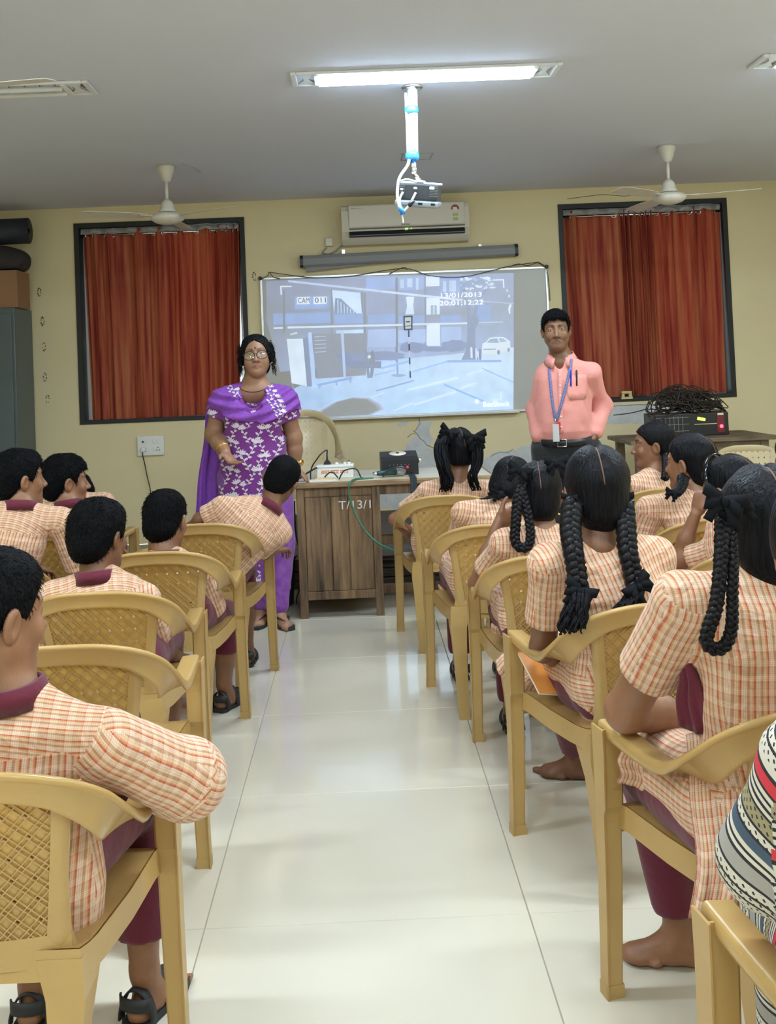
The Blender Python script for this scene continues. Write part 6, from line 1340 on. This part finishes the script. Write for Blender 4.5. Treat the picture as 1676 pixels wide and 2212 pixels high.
B = Pieces(); B.add(face_prims(s, 1.0, True, .0036)+[ell(np.array((0, .036, -.088)), (.037, .042, .022), k=.03), ell((-.034, .05, -.045), (.026, .03, .032), k=.03), ell((.034, .05, -.045), (.026, .03, .032), k=.03), cone((0, -.012, -.06), (nk-hd_)@R, .055, .064, k=.02), ell((nk-hd_)@R+np.array((0, .035, -.055)), (.11, .06, .065), k=.05)], .0029, R, hd_, face_attr(s, 0, .75))
B.add([cone(pelw, nk, .10, .05, k=.03), cone(nk-F3[:, 2]*.06, shL_, .05, .04, k=.03), cone(nk-F3[:, 2]*.06, shR_, .05, .04, k=.03)], .012)
eR, wR = W(463, 938, YW+.02), W(486, 978, YW-.17); fR = nrm(W(512, 1012, YW-.27)-wR)
adult_arm(B, shR_, eR, wR, .050, hand(wR, fR, (.35, -.25, .9), (-.6, -.4, .2), .94, (.22, .25, .2), .14))
eL, wL = W(634, 945, YW+.05), W(640, 1005, YW+.06); fL = nrm(W(672, 1046, YW+.10)-W(646, 1022, YW+.07)); hl = W(642, 1020, YW+.07)
adult_arm(B, shL_, eL, wL, .046, hand(W(641, 1012, YW+.065), (.62, .25, -.75), (-.7, -.1, -.65), (.1, -1, 0), .92, (.35, .35, .2), .18))
ank = [W(566, 1322, 5.80)*np.array((1, 1, 0))+Z*.085, W(600, 1322, 5.74)*np.array((1, 1, 0))+Z*.085]; fds = [(-.15, -1), (.55, -1)]
hips = [pelw+F3[:, 0]*.09, pelw-F3[:, 0]*.09]
for h_, an, fd in zip(hips, ank, fds): kn = (h_+an)/2+np.array((0, -.02, 0)); B.add([cone(h_, kn, .08, .055, k=.02), cone(kn, an, .055, .036, k=.02)]+foot(an, fd, 1.0), .0075)
wm = link('person', B.mesh('person', base), M['skinW'], None, tuple(base)); tag(wm, 'woman in purple floral kurta and violet dupatta standing at the desk', 'person')
eyes(wm, s, R, hd_, base, (0, 1, .0))
# hair, pulled back with loose curls
A = np.array
hl_ = [ell((0, -.016, .030), (.084, .104, .094)), ell((0, -.075, -.05), (.072, .05, .07), k=.04), ell((-.072, -.01, .0), (.018, .03, .05), k=.02), ell((.072, -.01, .0), (.018, .03, .05), k=.02)]
zly, zlz = A([-.16, -.05, -.015, .012, .030, .05, .07, .16]), A([-.13, -.12, -.06, -.045, .000, .050, .086, .092])
hl_.append(P(lambda p: (np.interp(p[:,1], zly, zlz)-p[:,2]-.60*np.abs(p[:,0])*np.clip((p[:,1]-.02)/.03, 0, 1))*.7, (0, 0, 0), 1e6, .005, '*'))
hv, hf = surface(hl_, .0032, lambda p: wrinkle(5, .0035, 60)(p)+.0016*np.sin(p[:,2]*300+p[:,1]*500+8*np.sin(p[:,0]*40))); link('hair', np_mesh('hair', hv@R.T+hd_-base, hf), M['hair'], wm)
mb = MB(); rnd = np.random.RandomState(4)
for k in range(330):
    q = rnd.choice((-1, 1)); y0, z0 = rnd.uniform(-.06, .03), rnd.uniform(-.05, .075); p = A((q*(.080+.004*rnd.rand()), y0, z0)); pts = []; L_ = rnd.uniform(.02, .085); cur = rnd.uniform(.006, .016); ph = rnd.uniform(0, 6)
    for j in range(9): t = j/8; pts.append(p+A((q*(.012*t+cur*math.sin(4*t+ph)*t), cur*math.cos(5*t+ph)*t-.01*t, -L_*t+.012*math.sin(3*t)))); 
    mb.tube([x@R.T+hd_-base for x in pts], .0009, 4, cap=False)
mb.build('loose_curls', M['hairB'], wm)['kind'] = 'stuff'
# kurta
tuv = torso_uv(pelw, F3); zs = [-.62, -.30, -.12, .02, .22*Lt, .45*Lt, .70*Lt, .86*Lt, .93*Lt]
kp = [loft(pelw, F3, zs, [.200, .205, .202, .196, .180, .178, .186, .170, .12], [.125, .135, .14, .145, .14, .135, .135, .105, .07], [.0, .0, .0, .01, .015, .015, .012, 0, 0], uv=tuv, k=.03)]
for q in (-1, 1): kp.append(ell(pelw+F3@A((q*.075, .095, .66*Lt)), (.075, .06, .08), k=.05, uv=tuv))
for sh, e in ((shR_, eR), (shL_, eL)): kp += [cone(nk-F3[:, 2]*.05, sh, .050, .052, k=.05, uv=tuv), cone(sh, sh+(e-sh)*.50, .058, .070, k=.03, uv=cyl_uv(sh, e, .06))]
kp.append(ell(nk+F3@A((0, .105, -.04)), (.065, .07, .115), k=.01, op='-'))
for sh, e in ((shR_, eR), (shL_, eL)):
    he = sh+(e-sh)*.50; ax_ = nrm(e-sh); kp.append(P((lambda he, ax_: lambda p: np.maximum(-((p-he)@ax_), np.sqrt(((p-he)**2).sum(1))-.10))(he, ax_), he, .11, .003, '-'))
def kd(p):
    q = (p-pelw)@F3; t = np.clip((.0-q[:,2])/.5, 0, 1); return wrinkle(2, .0035, 20)(p)-.010*t*np.sin(q[:,0]*38+1)
v, f = surface(kp, .0065, kd); ku = link('kurta', np_mesh('kurta', v-base, f, uvs=uv_for(kp, v, f)), M['kurta'], wm)
bv = BVHTree.FromPolygons([tuple(x) for x in v], [tuple(x) for x in f.tolist()])
# floral print laid on the cloth surface
def leaf(c, a, L, wd, n=7):
    d = A((math.cos(a), math.sin(a))); e = A((-d[1], d[0])); return [c+d*L*t+e*wd*math.sin(math.pi*t)**.8*sg for sg, ts in ((1, np.linspace(0, 1, n)), (-1, np.linspace(1, 0, n)[1:-1])) for t in ts]
def sprig(c, sc, a0, fl):
    out = []; m_ = lambda a: a if fl > 0 else math.pi-a
    st = [c+sc*A((fl*.25*math.sin(t*2.6), t)) for t in np.linspace(-.5, .55, 9)]
    for i in range(8):
        d = nrm(np.append(st[i+1]-st[i], 0))[:2]; e = A((-d[1], d[0]))*sc*.018; out.append([st[i]-e, st[i+1]-e, st[i+1]+e, st[i]+e])
    for a in (.5, 1.0, 1.55, 2.1, 2.6): out.append(leaf(st[-1], m_(a)+a0, .36*sc, .055*sc))
    for i, a, l in ((2, 2.5, .30), (3, .35, .34), (5, 2.4, .28), (6, .5, .22), (1, .2, .26)): out.append(leaf(st[i], m_(a), l*sc, .07*sc))
    return out
def print_on(bvh, polys, org, F, base_, off=.0016, dirn=None, maxn=.25):
    V_, F__ = [], []; fw = F[:, 1]
    for pg in polys:
        c = np.mean(pg, 0); pp = [c]+list(pg); pos = []; ok = True
        for x, z_ in pp:
            st_ = org+F@A((x, .6, z_)); hit = bvh.ray_cast(Vector(st_), Vector(-fw), 1.2)
            if hit[0] is None or A(hit[1])@fw < maxn: ok = False; break
            pos.append(A(hit[0])+A(hit[1])*off)
        if not ok: continue
        dd = [p@fw for p in pos]
        if max(dd)-min(dd) > .05: continue
        b = len(V_); V_ += [tuple(p-base_) for p in pos]; n = len(pg); F__ += [(b, b+1+i, b+1+(i+1)%n) for i in range(n)]
    return V_, F__
PG = []; rnd = random.Random(9); row = 0; zz = -.60
while zz < .66*Lt:
    for k in range(-6, 7):
        PG += sprig(A((k*.068+(.034 if row % 2 else 0)+rnd.uniform(-.006, .006), zz+rnd.uniform(-.008, .008))), .078*rnd.uniform(.9, 1.1), rnd.uniform(-.3, .3), 1 if (k+row) % 2 else -1)
    zz += .076; row += 1
for q in (-1, 1):
    for k in range(4): PG += sprig(A((q*.225+rnd.uniform(-.03, .03), .60*Lt+k*.05)), .07, rnd.uniform(-.4, .4), q)
V_, F__ = print_on(bv, PG, pelw, F3, base); mb = MB(); mb.add(V_, F__); o = mb.build('floral_print', M['print'], wm); o['kind'] = 'stuff'
mb = MB()
for k in range(7):
    hit = bv.ray_cast(Vector(pelw+F3@A((0.008, .6, .64*Lt-k*.045))), Vector(-F3[:, 1]), 1.2)
    if hit[0]: mb.lathe([(.005, 0), (.004, .003), (0, .003)], A(hit[0])-base, 8, R=np.stack([F3[:, 0], F3[:, 2], F3[:, 1]], 1), cap=False)
mb.build('buttons', M['salwar'], wm)['kind'] = 'stuff'
# dupatta over both shoulders, sagging across the chest
dp = [loft(pelw, F3, zs, [x+.012 for x in [.200, .205, .202, .196, .180, .180, .200, .190, .135]], [x+.014 for x in [.125, .135, .14, .145, .14, .14, .142, .115, .08]], [.0, .0, .0, .01, .015, .015, .012, 0, 0], k=.03)]
for q in (-1, 1): dp.append(ell(pelw+F3@A((q*.075, .095, .66*Lt)), (.087, .075, .092), k=.06))
for sh, e in ((shR_, eR), (shL_, eL)): dp += [cone(nk-F3[:, 2]*.045, sh, .058, .060, k=.06), cone(sh, sh+(e-sh)*.40, .066, .080, k=.04)]
dp.append(ell(nk+F3@A((0, .125, -.035)), (.074, .10, .128), k=.012, op='-'))
zlow = lambda x: .655*Lt-.018-.30*Lt*0+.55*(np.abs(x+.02)**2)*1.0-.02*np.cos(x*14)
dp.append(P(lambda p: (lambda q: (zlow(q[:,0])-q[:,2])*.9)((p-pelw)@F3), (0, 0, 0), 1e6, .004, '*'))
def dd(p):
    q = (p-pelw)@F3; fr = np.clip(q[:,1]/.06, 0, 1); return wrinkle(12, .003, 24)(p)+.0075*fr*np.sin((q[:,2]-.75*(q[:,0]+.03)**2*1.6+.28*q[:,0])*105)
v, f = surface(dp, .0055, dd); link('dupatta', np_mesh('dupatta', v-base, f), M['dupatta'], wm); bd2 = BVHTree.FromPolygons([tuple(x) for x in v], [tuple(x) for x in f.tolist()])
PG = []
for t in np.linspace(0, 1, 7): PG += sprig(A((-.055-.10*math.sin(t*1.5), .94*Lt-.31*Lt*t)), .058, .2, -1)
for t in np.linspace(0, 1, 5): PG += sprig(A((.13-.13*t, .945*Lt-.17*Lt*t)), .058, -.4, 1)
V_, F__ = print_on(bd2, PG, pelw, F3, base, .003, maxn=.1); mb = MB(); mb.add(V_, F__); mb.build('border_print', M['print'], wm)['kind'] = 'stuff'
panel(wm, base, [W(446, 890, YW+.14), W(458, 880, YW+.16), W(490, 880, YW+.18)], [W(421, 1114, YW+.12), W(440, 1118, YW+.14), W(486, 1120, YW+.17)], 14, 'dupatta_end', 'dupatta', .010)
# salwar
sp_ = []
for h_, an in zip(hips, ank): kn = (h_+an)/2; sp_ += [cone(h_, kn, .12, .11, k=.06), cone(kn, an+Z*.03, .105, .062, k=.04)]
v, f = surface(sp_, .010, wrinkle(17, .008, 24)); link('salwar', np_mesh('salwar', v-base, f), M['salwar'], wm)
for an, fd in zip(ank, fds):
    g = an*A((1, 1, 0)); fd = nrm((fd[0], fd[1], 0)); sd = A((fd[1], -fd[0], 0)); ol = [(-.06, .028), (0, .036), (.07, .044), (.12, .044), (.17, .02)]; mb = MB()
    mb.prism([g+fd*a+sd*b-base+Z*.0005 for a, b in ol]+[g+fd*a-sd*b-base+Z*.0005 for a, b in ol[::-1]], (0, 0, .016)); so = mb.build('slipper', M['sandal'], wm)
    for q in (-1, 1): mb = MB(); ribbon(mb, catmull([g+fd*.03+sd*q*.042+Z*.015-base, g+fd*.06+sd*q*.035+Z*.055-base, g+fd*.125+Z*.035-base], 5), .016, fd, .002); mb.build('strap', M['sandal'], so)
# jewellery, glasses, watch
def ring_at(name, c, ax_, r, th, m_, n=3, gap=.006):
    ax_ = nrm(ax_); u = nrm(np.cross(ax_, (0, .3, 1))); w2 = np.cross(ax_, u)
    for k in range(n): mb = MB(); mb.tube([A(c)-base+ax_*gap*(k-n/2)+r*(math.cos(a)*u+math.sin(a)*w2) for a in np.linspace(0, 2*math.pi, 21)], th, 6, cap=False); mb.build(name, M[m_], wm)
ring_at('bangle', eR+(wR-eR)*.86, wR-eR, .036, .0030, 'gold', 2, .008)
cw, aw = eL+(wL-eL)*.90, wL-eL; ring_at('watch_strap', cw, aw, .033, .0045, 'gold', 2, .007)
mb = MB().lathe([(.017, 0), (.017, .007), (0, .007)], cw-base+A((.028, -.018, 0)), 16, R=np.stack([nrm(aw), nrm(np.cross((.8, -.6, 0), nrm(aw))), A((.8, -.6, 0))], 1), cap=False); mb.build('watch_case', M['gold'], wm)
def hp(x, y, z_): return A((x, y, z_))@R.T+hd_-base
M['lens'] = bpy.data.materials.new('lens_glass'); M['lens'].use_nodes = True; nt = M['lens'].node_tree; nt.nodes.clear(); oo = nt.nodes.new('ShaderNodeOutputMaterial'); t_ = nd(nt, 'ShaderNodeBsdfTransparent', Color=(.93, .94, .95, 1)); g_ = nd(nt, 'ShaderNodeBsdfGlossy', Roughness=.06); mx = nd(nt, 'ShaderNodeMixShader', i0=.16, i1=t_.outputs[0], i2=g_.outputs[0]); nt.links.new(mx.outputs[0], oo.inputs[0])
gl = MB()
for q in (-1, 1):
    gl.tube([hp(q*.035+.0275*math.cos(a)*1.05, .108-.018*abs(.35+.65*math.cos(a)*q)*.6, -.006+.0225*math.sin(a)) for a in np.linspace(0, 2*math.pi, 25)], .0017, 6, cap=False)
    gl.tube([hp(q*.063, .100, .002), hp(q*.078, .05, .004), hp(q*.082, -.01, .002)], .0017, 6)
gl.tube([hp(-.0075, .106, -.001), hp(0, .110, .002), hp(.0075, .106, -.001)], .0017, 6); go = gl.build('spectacles', M['black'], wm)
for q in (-1, 1):
    lm = MB(); lm.add([hp(q*.035, .104, -.006)]+[hp(q*.035+.027*math.cos(a)*1.05, .106-.018*abs(.35+.65*math.cos(a)*q)*.6, -.006+.022*math.sin(a)) for a in np.linspace(0, 2*math.pi, 21)[:-1]], [(0, 1+i, 1+(i+1)%20) for i in range(20)], 0, True); lm.build('lens', M['lens'], go)
bi = MB().lathe([(.0045, 0), (.004, .002), (0, .002)], hp(0, .0915, .036), 12, R=np.stack([R[:, 0], R[:, 2], R[:, 1]], 1), cap=False); bi.build('bindi', mat('bindi_maroon', (.10, .005, .01), .5), wm)
for q in (-1, 1): MB().lathe([(.006, -.004), (.007, 0), (.005, .004)], hp(q*.083, .008, -.048), 10).build('earring', M['steel' if q < 0 else 'gold'], wm)
nc = [nk+F3@A((.075*math.sin(a), .060+.055*math.cos(a)*0+.045*math.cos(a), .02-.035*(1+math.cos(a)))) for a in np.linspace(-1.9, 1.9, 19)]; MB().tube([p-base for p in nc], .0022, 5).build('necklace', mat('bead_chain', (.05, .025, .01), .4, .5), wm)
# ------------------------------------------------------------------ the man in the pink shirt
YM = 6.0
M['pink'] = cloth('pink_shirt', (.74, .30, .26), 16, .45, .75); M['trouser'] = cloth('black_trousers', (.010, .011, .013), 20, .3)
hd_ = W(1201, 714, YM); nk = W(1212, 772, YM+.02); pelw = W(1220, 962, YM+.03); base = np.array((pelw[0], pelw[1], 0)); R = rot_head(190, -1, 1); s = 1.0
shR_, shL_ = W(1180, 812, YM+.03), W(1276, 806, YM-.04); F3 = frame_of(pelw, nk, shR_, shL_); F3 = np.stack([-F3[:, 0], -F3[:, 1], F3[:, 2]], 1); Lt = np.linalg.norm(nk-pelw)
B = Pieces(); B.add(face_prims(s, 0.0, True, .0042)+[ell((0, .045, -.088), (.037, .036, .022), k=.03), cone((0, -.014, -.06), (nk-hd_)@R, .054, .058, k=.02), ell((nk-hd_)@R+A((0, .03, -.03)), (.065, .05, .05), k=.05)], .0026, R, hd_, face_attr(s, .35, 1.0))
B.add([cone(pelw, nk, .10, .05, k=.03), cone(nk-F3[:, 2]*.06, shL_, .05, .04, k=.03), cone(nk-F3[:, 2]*.06, shR_, .05, .04, k=.03)], .012)
eR, wR = W(1158, 885, YM+.10), W(1163, 945, YM-.02); eL, wL = W(1301, 874, YM+.06), W(1285, 938, YM-.06)
adult_arm(B, shR_, eR, wR, .044, hand(wR, (.25, .12, -1), (.9, .2, .2), (0, -1, 0), .85, (.3, .3, .2), thumb=1.2), .005); adult_arm(B, shL_, eL, wL, .044, hand(wL, (-.25, .05, -1), (-.9, .2, .2), (0, -1, 0), .85, (.3, .3, .2), thumb=1.2), .005)
hips = [pelw+F3[:, 0]*.09-F3[:, 2]*.02, pelw-F3[:, 0]*.09-F3[:, 2]*.02]; ank = [h_*A((1, 1, 0))+A((0, -.01, .085)) for h_ in hips]
for h_, an in zip(hips, ank): kn = (h_+an)/2+A((0, -.02, 0)); B.add([cone(h_, kn, .07, .05, k=.02), cone(kn, an, .05, .036, k=.02)]+foot(an, (F3[0, 1], F3[1, 1]), 1.05), .012)
mn = link('person', B.mesh('person', base), M['skinM'], None, tuple(base)); tag(mn, 'man in pink long-sleeved shirt with blue lanyard, hands in pockets', 'person')
eyes(mn, s, R, hd_, base, (.0, 1, .02))
hl_ = [ell((0, -.012, .034), (.083, .104, .094)), ell((0, .045, .074), (.062, .046, .034), k=.03), ell((0, -.055, -.02), (.066, .05, .06), k=.03)]
zly, zlz = A([-.14, -.05, -.026, -.012, .010, .026, .045, .07, .16]), A([-.085, -.080, -.035, .004, .008, -.022, .042, .062, .060])
hl_.append(P(lambda p: (np.interp(p[:,1], zly, zlz)-p[:,2]-.004*np.sin(p[:,0]*140))*.75, (0, 0, 0), 1e6, .004, '*'))
hv, hf = surface(hl_, .0035, wrinkle(6, .003, 70)); link('hair', np_mesh('hair', hv@R.T+hd_-base, hf), M['hairS'], mn); strands(mn, hv, R, hd_, base, 1.0, 77, 1800, .014, .14, .0010, (.03, -.06, .11))
sp = [loft(pelw, F3, [-.05, .03, .10*Lt+.04, .30*Lt, .55*Lt, .76*Lt, .90*Lt, .985*Lt], [.146, .152, .160, .160, .162, .158, .128, .066], [.115, .128, .138, .138, .132, .122, .095, .066], [.02, .028, .036, .036, .02, .005, 0, 0], k=.03)]
for sh, e, w_ in ((shR_, eR, wR), (shL_, eL, wL)): sp += [cone(nk-F3[:, 2]*.035, sh, .044, .050, k=.05), cone(sh, e, .054, .050, k=.03), ell(e, (.051, .051, .051), k=.02), cone(e, e+(w_-e)*.92, .050, .044, k=.03)]
sp.append(ell(nk+F3@A((0, .085, -.005)), (.032, .055, .065), k=.006, op='-'))
v, f = surface(sp, .005, lambda p: wrinkle(31, .0050, 26)(p)+wrinkle(33, .0045, 46)(p)); link('shirt', np_mesh('shirt', v-base, f), M['pink'], mn); bm_ = BVHTree.FromPolygons([tuple(x) for x in v], [tuple(x) for x in f.tolist()])
tp = [loft(pelw, F3, [-.16, -.05, .045], [.164, .158, .150], [.128, .130, .132], [.012, .018, .028], k=.02)]
for h_, an in zip(hips, ank): kn = (h_+an)/2; tp += [cone(h_, kn, .105, .085, k=.05), cone(kn, an-Z*.03, .085, .07, k=.03)]
for w_, e in ((wR, eR), (wL, eL)): d = nrm(A((.12*(1 if w_ is wR else -1), .05, -1))); tp.append(cone(w_+d*.075, w_+d*.15, .046, .050, k=.04))
v, f = surface(tp, .007, wrinkle(35, .004, 22)); link('trousers', np_mesh('trousers', v-base, f), M['trouser'], mn)
for an in ank:
    g = an*A((1, 1, 0)); fd = nrm((F3[0, 1], F3[1, 1], 0)); v, f = surface([cone(g-fd*.03+Z*.04, g+fd*.05+Z*.045, .04, .042, k=.03), cone(g+fd*.05+Z*.035, g+fd*.17+Z*.028, .042, .032, k=.03), half((0, 0, 0), (0, 0, -1))], .007); link('shoe', np_mesh('shoe', v-base, f), M['black'], mn)
def on_man(x, z_, off=.004):
    h_ = bm_.ray_cast(Vector(pelw+F3@A((x, .6, z_))), Vector(-F3[:, 1]), 1.2); return (A(h_[0])+A(h_[1])*off-base) if h_[0] else None
# belt
rg = []; bl = []
for a in np.linspace(0, 2*math.pi, 41):
    x, y = .156*math.cos(a), .140*math.sin(a)+.028; p = pelw+F3@A((x, y, .030))-base; u = F3[:, 2]; n_ = F3@A((math.cos(a), math.sin(a), 0)); rg.append([p-u*.018, p-u*.018+n_*.004, p+u*.018+n_*.004, p+u*.018])
MB().sweep(rg, cap=False).build('belt', M['black'], mn)
bc = pelw+F3@A((-.0, .172, .030))-base; mb = MB(); ring = [bc+F3@A((x, .004, z_)) for x, z_ in ((-.024, -.02), (.024, -.02), (.024, .02), (-.024, .02), (-.024, -.02))]; mb.tube(ring, .0032, 6, cap=False); mb.build('belt_buckle', M['steel'], mn)
# collar, placket, buttons, pocket
mb = MB()
for q in (-1, 1):
    a0 = [nk+F3@A((q*.066*math.sin(t), -.066*math.cos(t)*.9+.006, .040-.034*(1-math.cos(t))*.5)) for t in np.linspace(0, 2.75, 12)]; rg = []
    for i, p in enumerate(a0):
        t = i/11; od = F3@A((q*math.sin(t*2.75), -math.cos(t*2.75), 0)); wd = .034+.034*t**2; fo = F3[:, 1]*.020*t**2; rg.append([p-base, p+od*.005-base+Z*.003, p+od*(.032+.004*t)+fo-F3[:, 2]*wd-base, p+od*(.028+.004*t)+fo-F3[:, 2]*wd-base])
    mb.sweep(rg)
mb.build('collar', M['pink'], mn)
mb = MB(); pts = [on_man(0.0, z_, .0025) for z_ in np.linspace(.86*Lt, .08, 16)]; pts = [p for p in pts if p is not None]; ribbon(mb, pts, .030, F3[:, 0], .0012); mb.build('placket', M['pink'], mn)
for z_ in np.linspace(.80*Lt, .12, 6):
    p = on_man(0.0, z_, .005)
    if p is not None: MB().lathe([(.0055, 0), (.005, .002), (0, .002)], p, 10, R=np.stack([F3[:, 0], F3[:, 2], F3[:, 1]], 1), cap=False).build('button', M['white'], mn)
mb = MB(); NX = 8; V2 = []
xs = np.linspace(-.145, -.035, NX); zs2 = [.80*Lt, .76*Lt, .68*Lt, .60*Lt, .53*Lt]
for zi, z_ in enumerate(zs2):
    for x in xs: xx = -.09+(x+.09)*(1 if zi < 4 else .75); p = on_man(xx, z_, .0045); V2.append(p if p is not None else A((0, 0, 1.0)))
mb.add(V2, [(r*NX+i, r*NX+i+1, (r+1)*NX+i+1, (r+1)*NX+i) for r in range(4) for i in range(NX-1)], 0, True); pc = mb.build('breast_pocket', M['pink'], mn); pc.modifiers.new('t', 'SOLIDIFY').thickness = .003
for x, m_, lab in ((-.058, mat('blue_pen', (.02, .03, .55), .35), 'blue pen clipped in the pink shirt pocket'), (-.088, M['black'], 'black pen clipped in the pink shirt pocket')):
    p = on_man(x, .80*Lt, .008); q = on_man(x, .68*Lt, .008); pe = empty('pen', tuple(p+base)); tag(pe, lab, 'pen'); d = nrm(p-q); MB().tube([q-p, d*.010, d*.022, d*.026], [.0045, .005, .005, .003], 8).build('barrel', m_, pe); MB().tube([d*.02+F3[:, 1]*.007, -d*.022+F3[:, 1]*.007], .0022, 6).build('clip', m_, pe)
# lanyard and card
M['lany'] = mat('blue_lanyard', (.035, .05, .22), .6, var=(300, (.35, .38, .55), .7))
cpt = on_man(.028, .26*Lt, .012); mb = MB()
for q, xs_ in ((1, (.062, .058, .050, .040, .028)), (-1, (-.062, -.048, -.025, .0, .028))):
    zz_ = (.97*Lt, .80*Lt, .62*Lt, .45*Lt, .30*Lt); pts = []
    for x, z_ in zip(xs_, zz_):
        p = on_man(x, z_, .007); 
        if p is not None: pts.append(p)
    if len(pts) > 2: ribbon(mb, catmull(pts, 5), .016, F3[:, 0], .0012)
mb.build('lanyard', M['lany'], mn)
p = on_man(.028, .24*Lt, .014); mb = MB(); mb.tube([p+Z*.045, p+Z*.02], .004, 8); mb.build('lanyard_hook', M['steel'], mn)
mb = MB(); mb.box(p+A((.0, -.0, -.035)), (.036, .006, .098), np.stack([F3[:, 0], F3[:, 1], F3[:, 2]], 1), bev=.002); mb.build('name_card', mat('card_grey', (.58, .60, .60), .35), mn)
mb = MB(); mb.box(p+A((.020, -.004, .004)), (.012, .006, .045), np.stack([F3[:, 0], F3[:, 1], F3[:, 2]], 1), bev=.002); mb.build('card_clip', mat('red_clip', (.65, .02, .03), .4), mn)
# ------------------------------------------------------------------ seated woman in printed dress at the right
def dress():
    m_ = bpy.data.materials.new('striped_print'); m_.use_nodes = True; nt = m_.node_tree; b = nt.nodes['Principled BSDF']; uv = nd(nt, 'ShaderNodeUVMap', _uv_map='uv'); s_ = nd(nt, 'ShaderNodeSeparateXYZ', Vector=uv.outputs[0]); u, v_ = s_.outputs[0], s_.outputs[1]
    fr = lambda x, p: math_n(nt, 'FRACT', math_n(nt, 'DIVIDE', x, p)); t = fr(v_, .21); cr, bk, rd, ol, nv, gy = (.60, .56, .47), (.015, .015, .02), (.55, .03, .045), (.30, .26, .14), (.05, .08, .12), (.33, .31, .28)
    st = [(0, cr), (.05, bk), (.075, rd), (.15, bk), (.17, cr), (.20, bk), (.22, cr), (.25, bk), (.27, cr), (.30, bk), (.32, ol), (.42, bk), (.44, cr), (.49, bk), (.51, nv), (.58, cr), (.61, bk), (.63, cr), (.66, bk), (.68, gy), (.78, bk), (.80, cr), (.86, bk), (.88, cr), (.92, bk), (.94, cr)]
    c = ramp(nt, t, st, 'CONSTANT'); 
    d = math_n(nt, 'MULTIPLY', math_n(nt, 'LESS_THAN', fr(math_n(nt, 'ADD', u, v_), .013), .3), math_n(nt, 'LESS_THAN', fr(math_n(nt, 'SUBTRACT', u, v_), .013), .5)); c = mixc(nt, math_n(nt, 'MULTIPLY', d, math_n(nt, 'GREATER_THAN', fr(v_, .105), .62)), c, bk)
    nt.links.new(c, b.inputs['Base Color']); b.inputs['Roughness'].default_value = .8; return m_
M['dress'] = dress(); M['wscarf'] = cloth('white_cloth', (.62, .62, .66), 18, .4)
p0, fw, rt = seat_base('RC6', -.04, .52); pel = A((.688, p0[1], .52)); hd_ = A((.625, 1.37, 1.075)); nk = A((.665, 1.33, .925)); shL_, shR_ = A((.545, 1.30, .845)), A((.84, 1.33, .855)); base = np.array((pel[0], pel[1], 0)); R = rot_head(12, -4, 0)
F3 = frame_of(pel, nk, shL_, shR_); Lt = np.linalg.norm(nk-pel); B = Pieces(); B.add(face_prims(1.0, 1, True)+[cone((0, -.014, -.06), (nk-hd_)@R, .052, .06, k=.02)], .004, R, hd_, face_attr(1.0)); B.add([cone(pel, nk, .09, .05, k=.03), cone(nk-Z*.06, shL_, .05, .04, k=.03), cone(nk-Z*.06, shR_, .05, .04, k=.03)], .012)
for sd, sh in ((-1, shL_), (1, shR_)): e = sh+A((.03 if sd < 0 else .05, .14, -.20)); w_ = e+A((-sd*.11, .17, -.03)); adult_arm(B, sh, e, w_, .04, hand(w_, (-sd*.5, .8, -.1), (0, 0, -1), (-sd, 0, 0), .95), .009)
LG = []
for sd in (-1, 1):
    h_ = pel+rt*sd*.08; kn = A((.755+sd*.085, pel[1]+.40, .48)); an = kn*A((1, 1, 0))+fw*.02+Z*.085; LG.append((h_, kn, an)); B.add([cone(h_, kn, .075, .05, k=.02), cone(kn, an, .05, .035, k=.02)]+foot(an, fw, 1.0), .014)
w2 = link('person', B.mesh('person', base), M['skinA'], None, tuple(base)); tag(w2, 'woman in red, black and cream striped print dress with white shawl', 'person')
hv, hf = surface(hair_girl(1.03, .016, -.115), .0045, wrinkle(50, .002, 60)); link('hair', np_mesh('hair', hv@R.T+hd_-base, hf), M['hair'], w2)
ear = (A((-.080, .002, -.045))@R.T)+hd_-base; MB().lathe([(.004, -.008), (.008, 0), (.004, .008)], ear, 10).build('earring', M['gold'], w2)
tuv = torso_uv(pel, F3); sp = [loft(pel, F3, [-.10, 0, .35*Lt, .7*Lt, .9*Lt, .985*Lt], [.205, .21, .195, .185, .15, .06], [.15, .15, .14, .13, .09, .05], [0, 0, -.01, -.01, 0, 0], uv=tuv, k=.03)]
for sd, sh in ((-1, shL_), (1, shR_)): sp += [cone(nk-Z*.04, sh, .05, .055, k=.05, uv=tuv), cone(sh, sh+A((sd*.04, .07, -.15)), .06, .066, k=.03, uv=cyl_uv(sh, sh+A((sd*.04, .07, -.15)), .06))]
for h_, kn, an in LG: sp += [cone(h_, kn, .105, .085, k=.05, uv=cyl_uv(h_, kn, .1)), cone(kn, an+Z*.12, .085, .085, k=.05, uv=cyl_uv(kn, an, .1))]
v, f = surface(sp, .008, wrinkle(51, .005, 22)); link('dress', np_mesh('dress', v-base, f, uvs=uv_for(sp, v, f)), M['dress'], w2)
sv, sf = surface([cone(nk+A((-.03, -.02, -.03)), shL_+A((.015, -.012, .008)), .050, .058, k=.04), cone(shL_+A((.015, -.012, .0)), shL_+A((.06, -.075, -.10)), .058, .05, k=.04), cone(nk+A((.04, -.03, -.03)), shR_, .055, .06, k=.04)], .005, wrinkle(52, .005, 30)); link('shawl', np_mesh('shawl', sv-base, sf), M['wscarf'], w2)
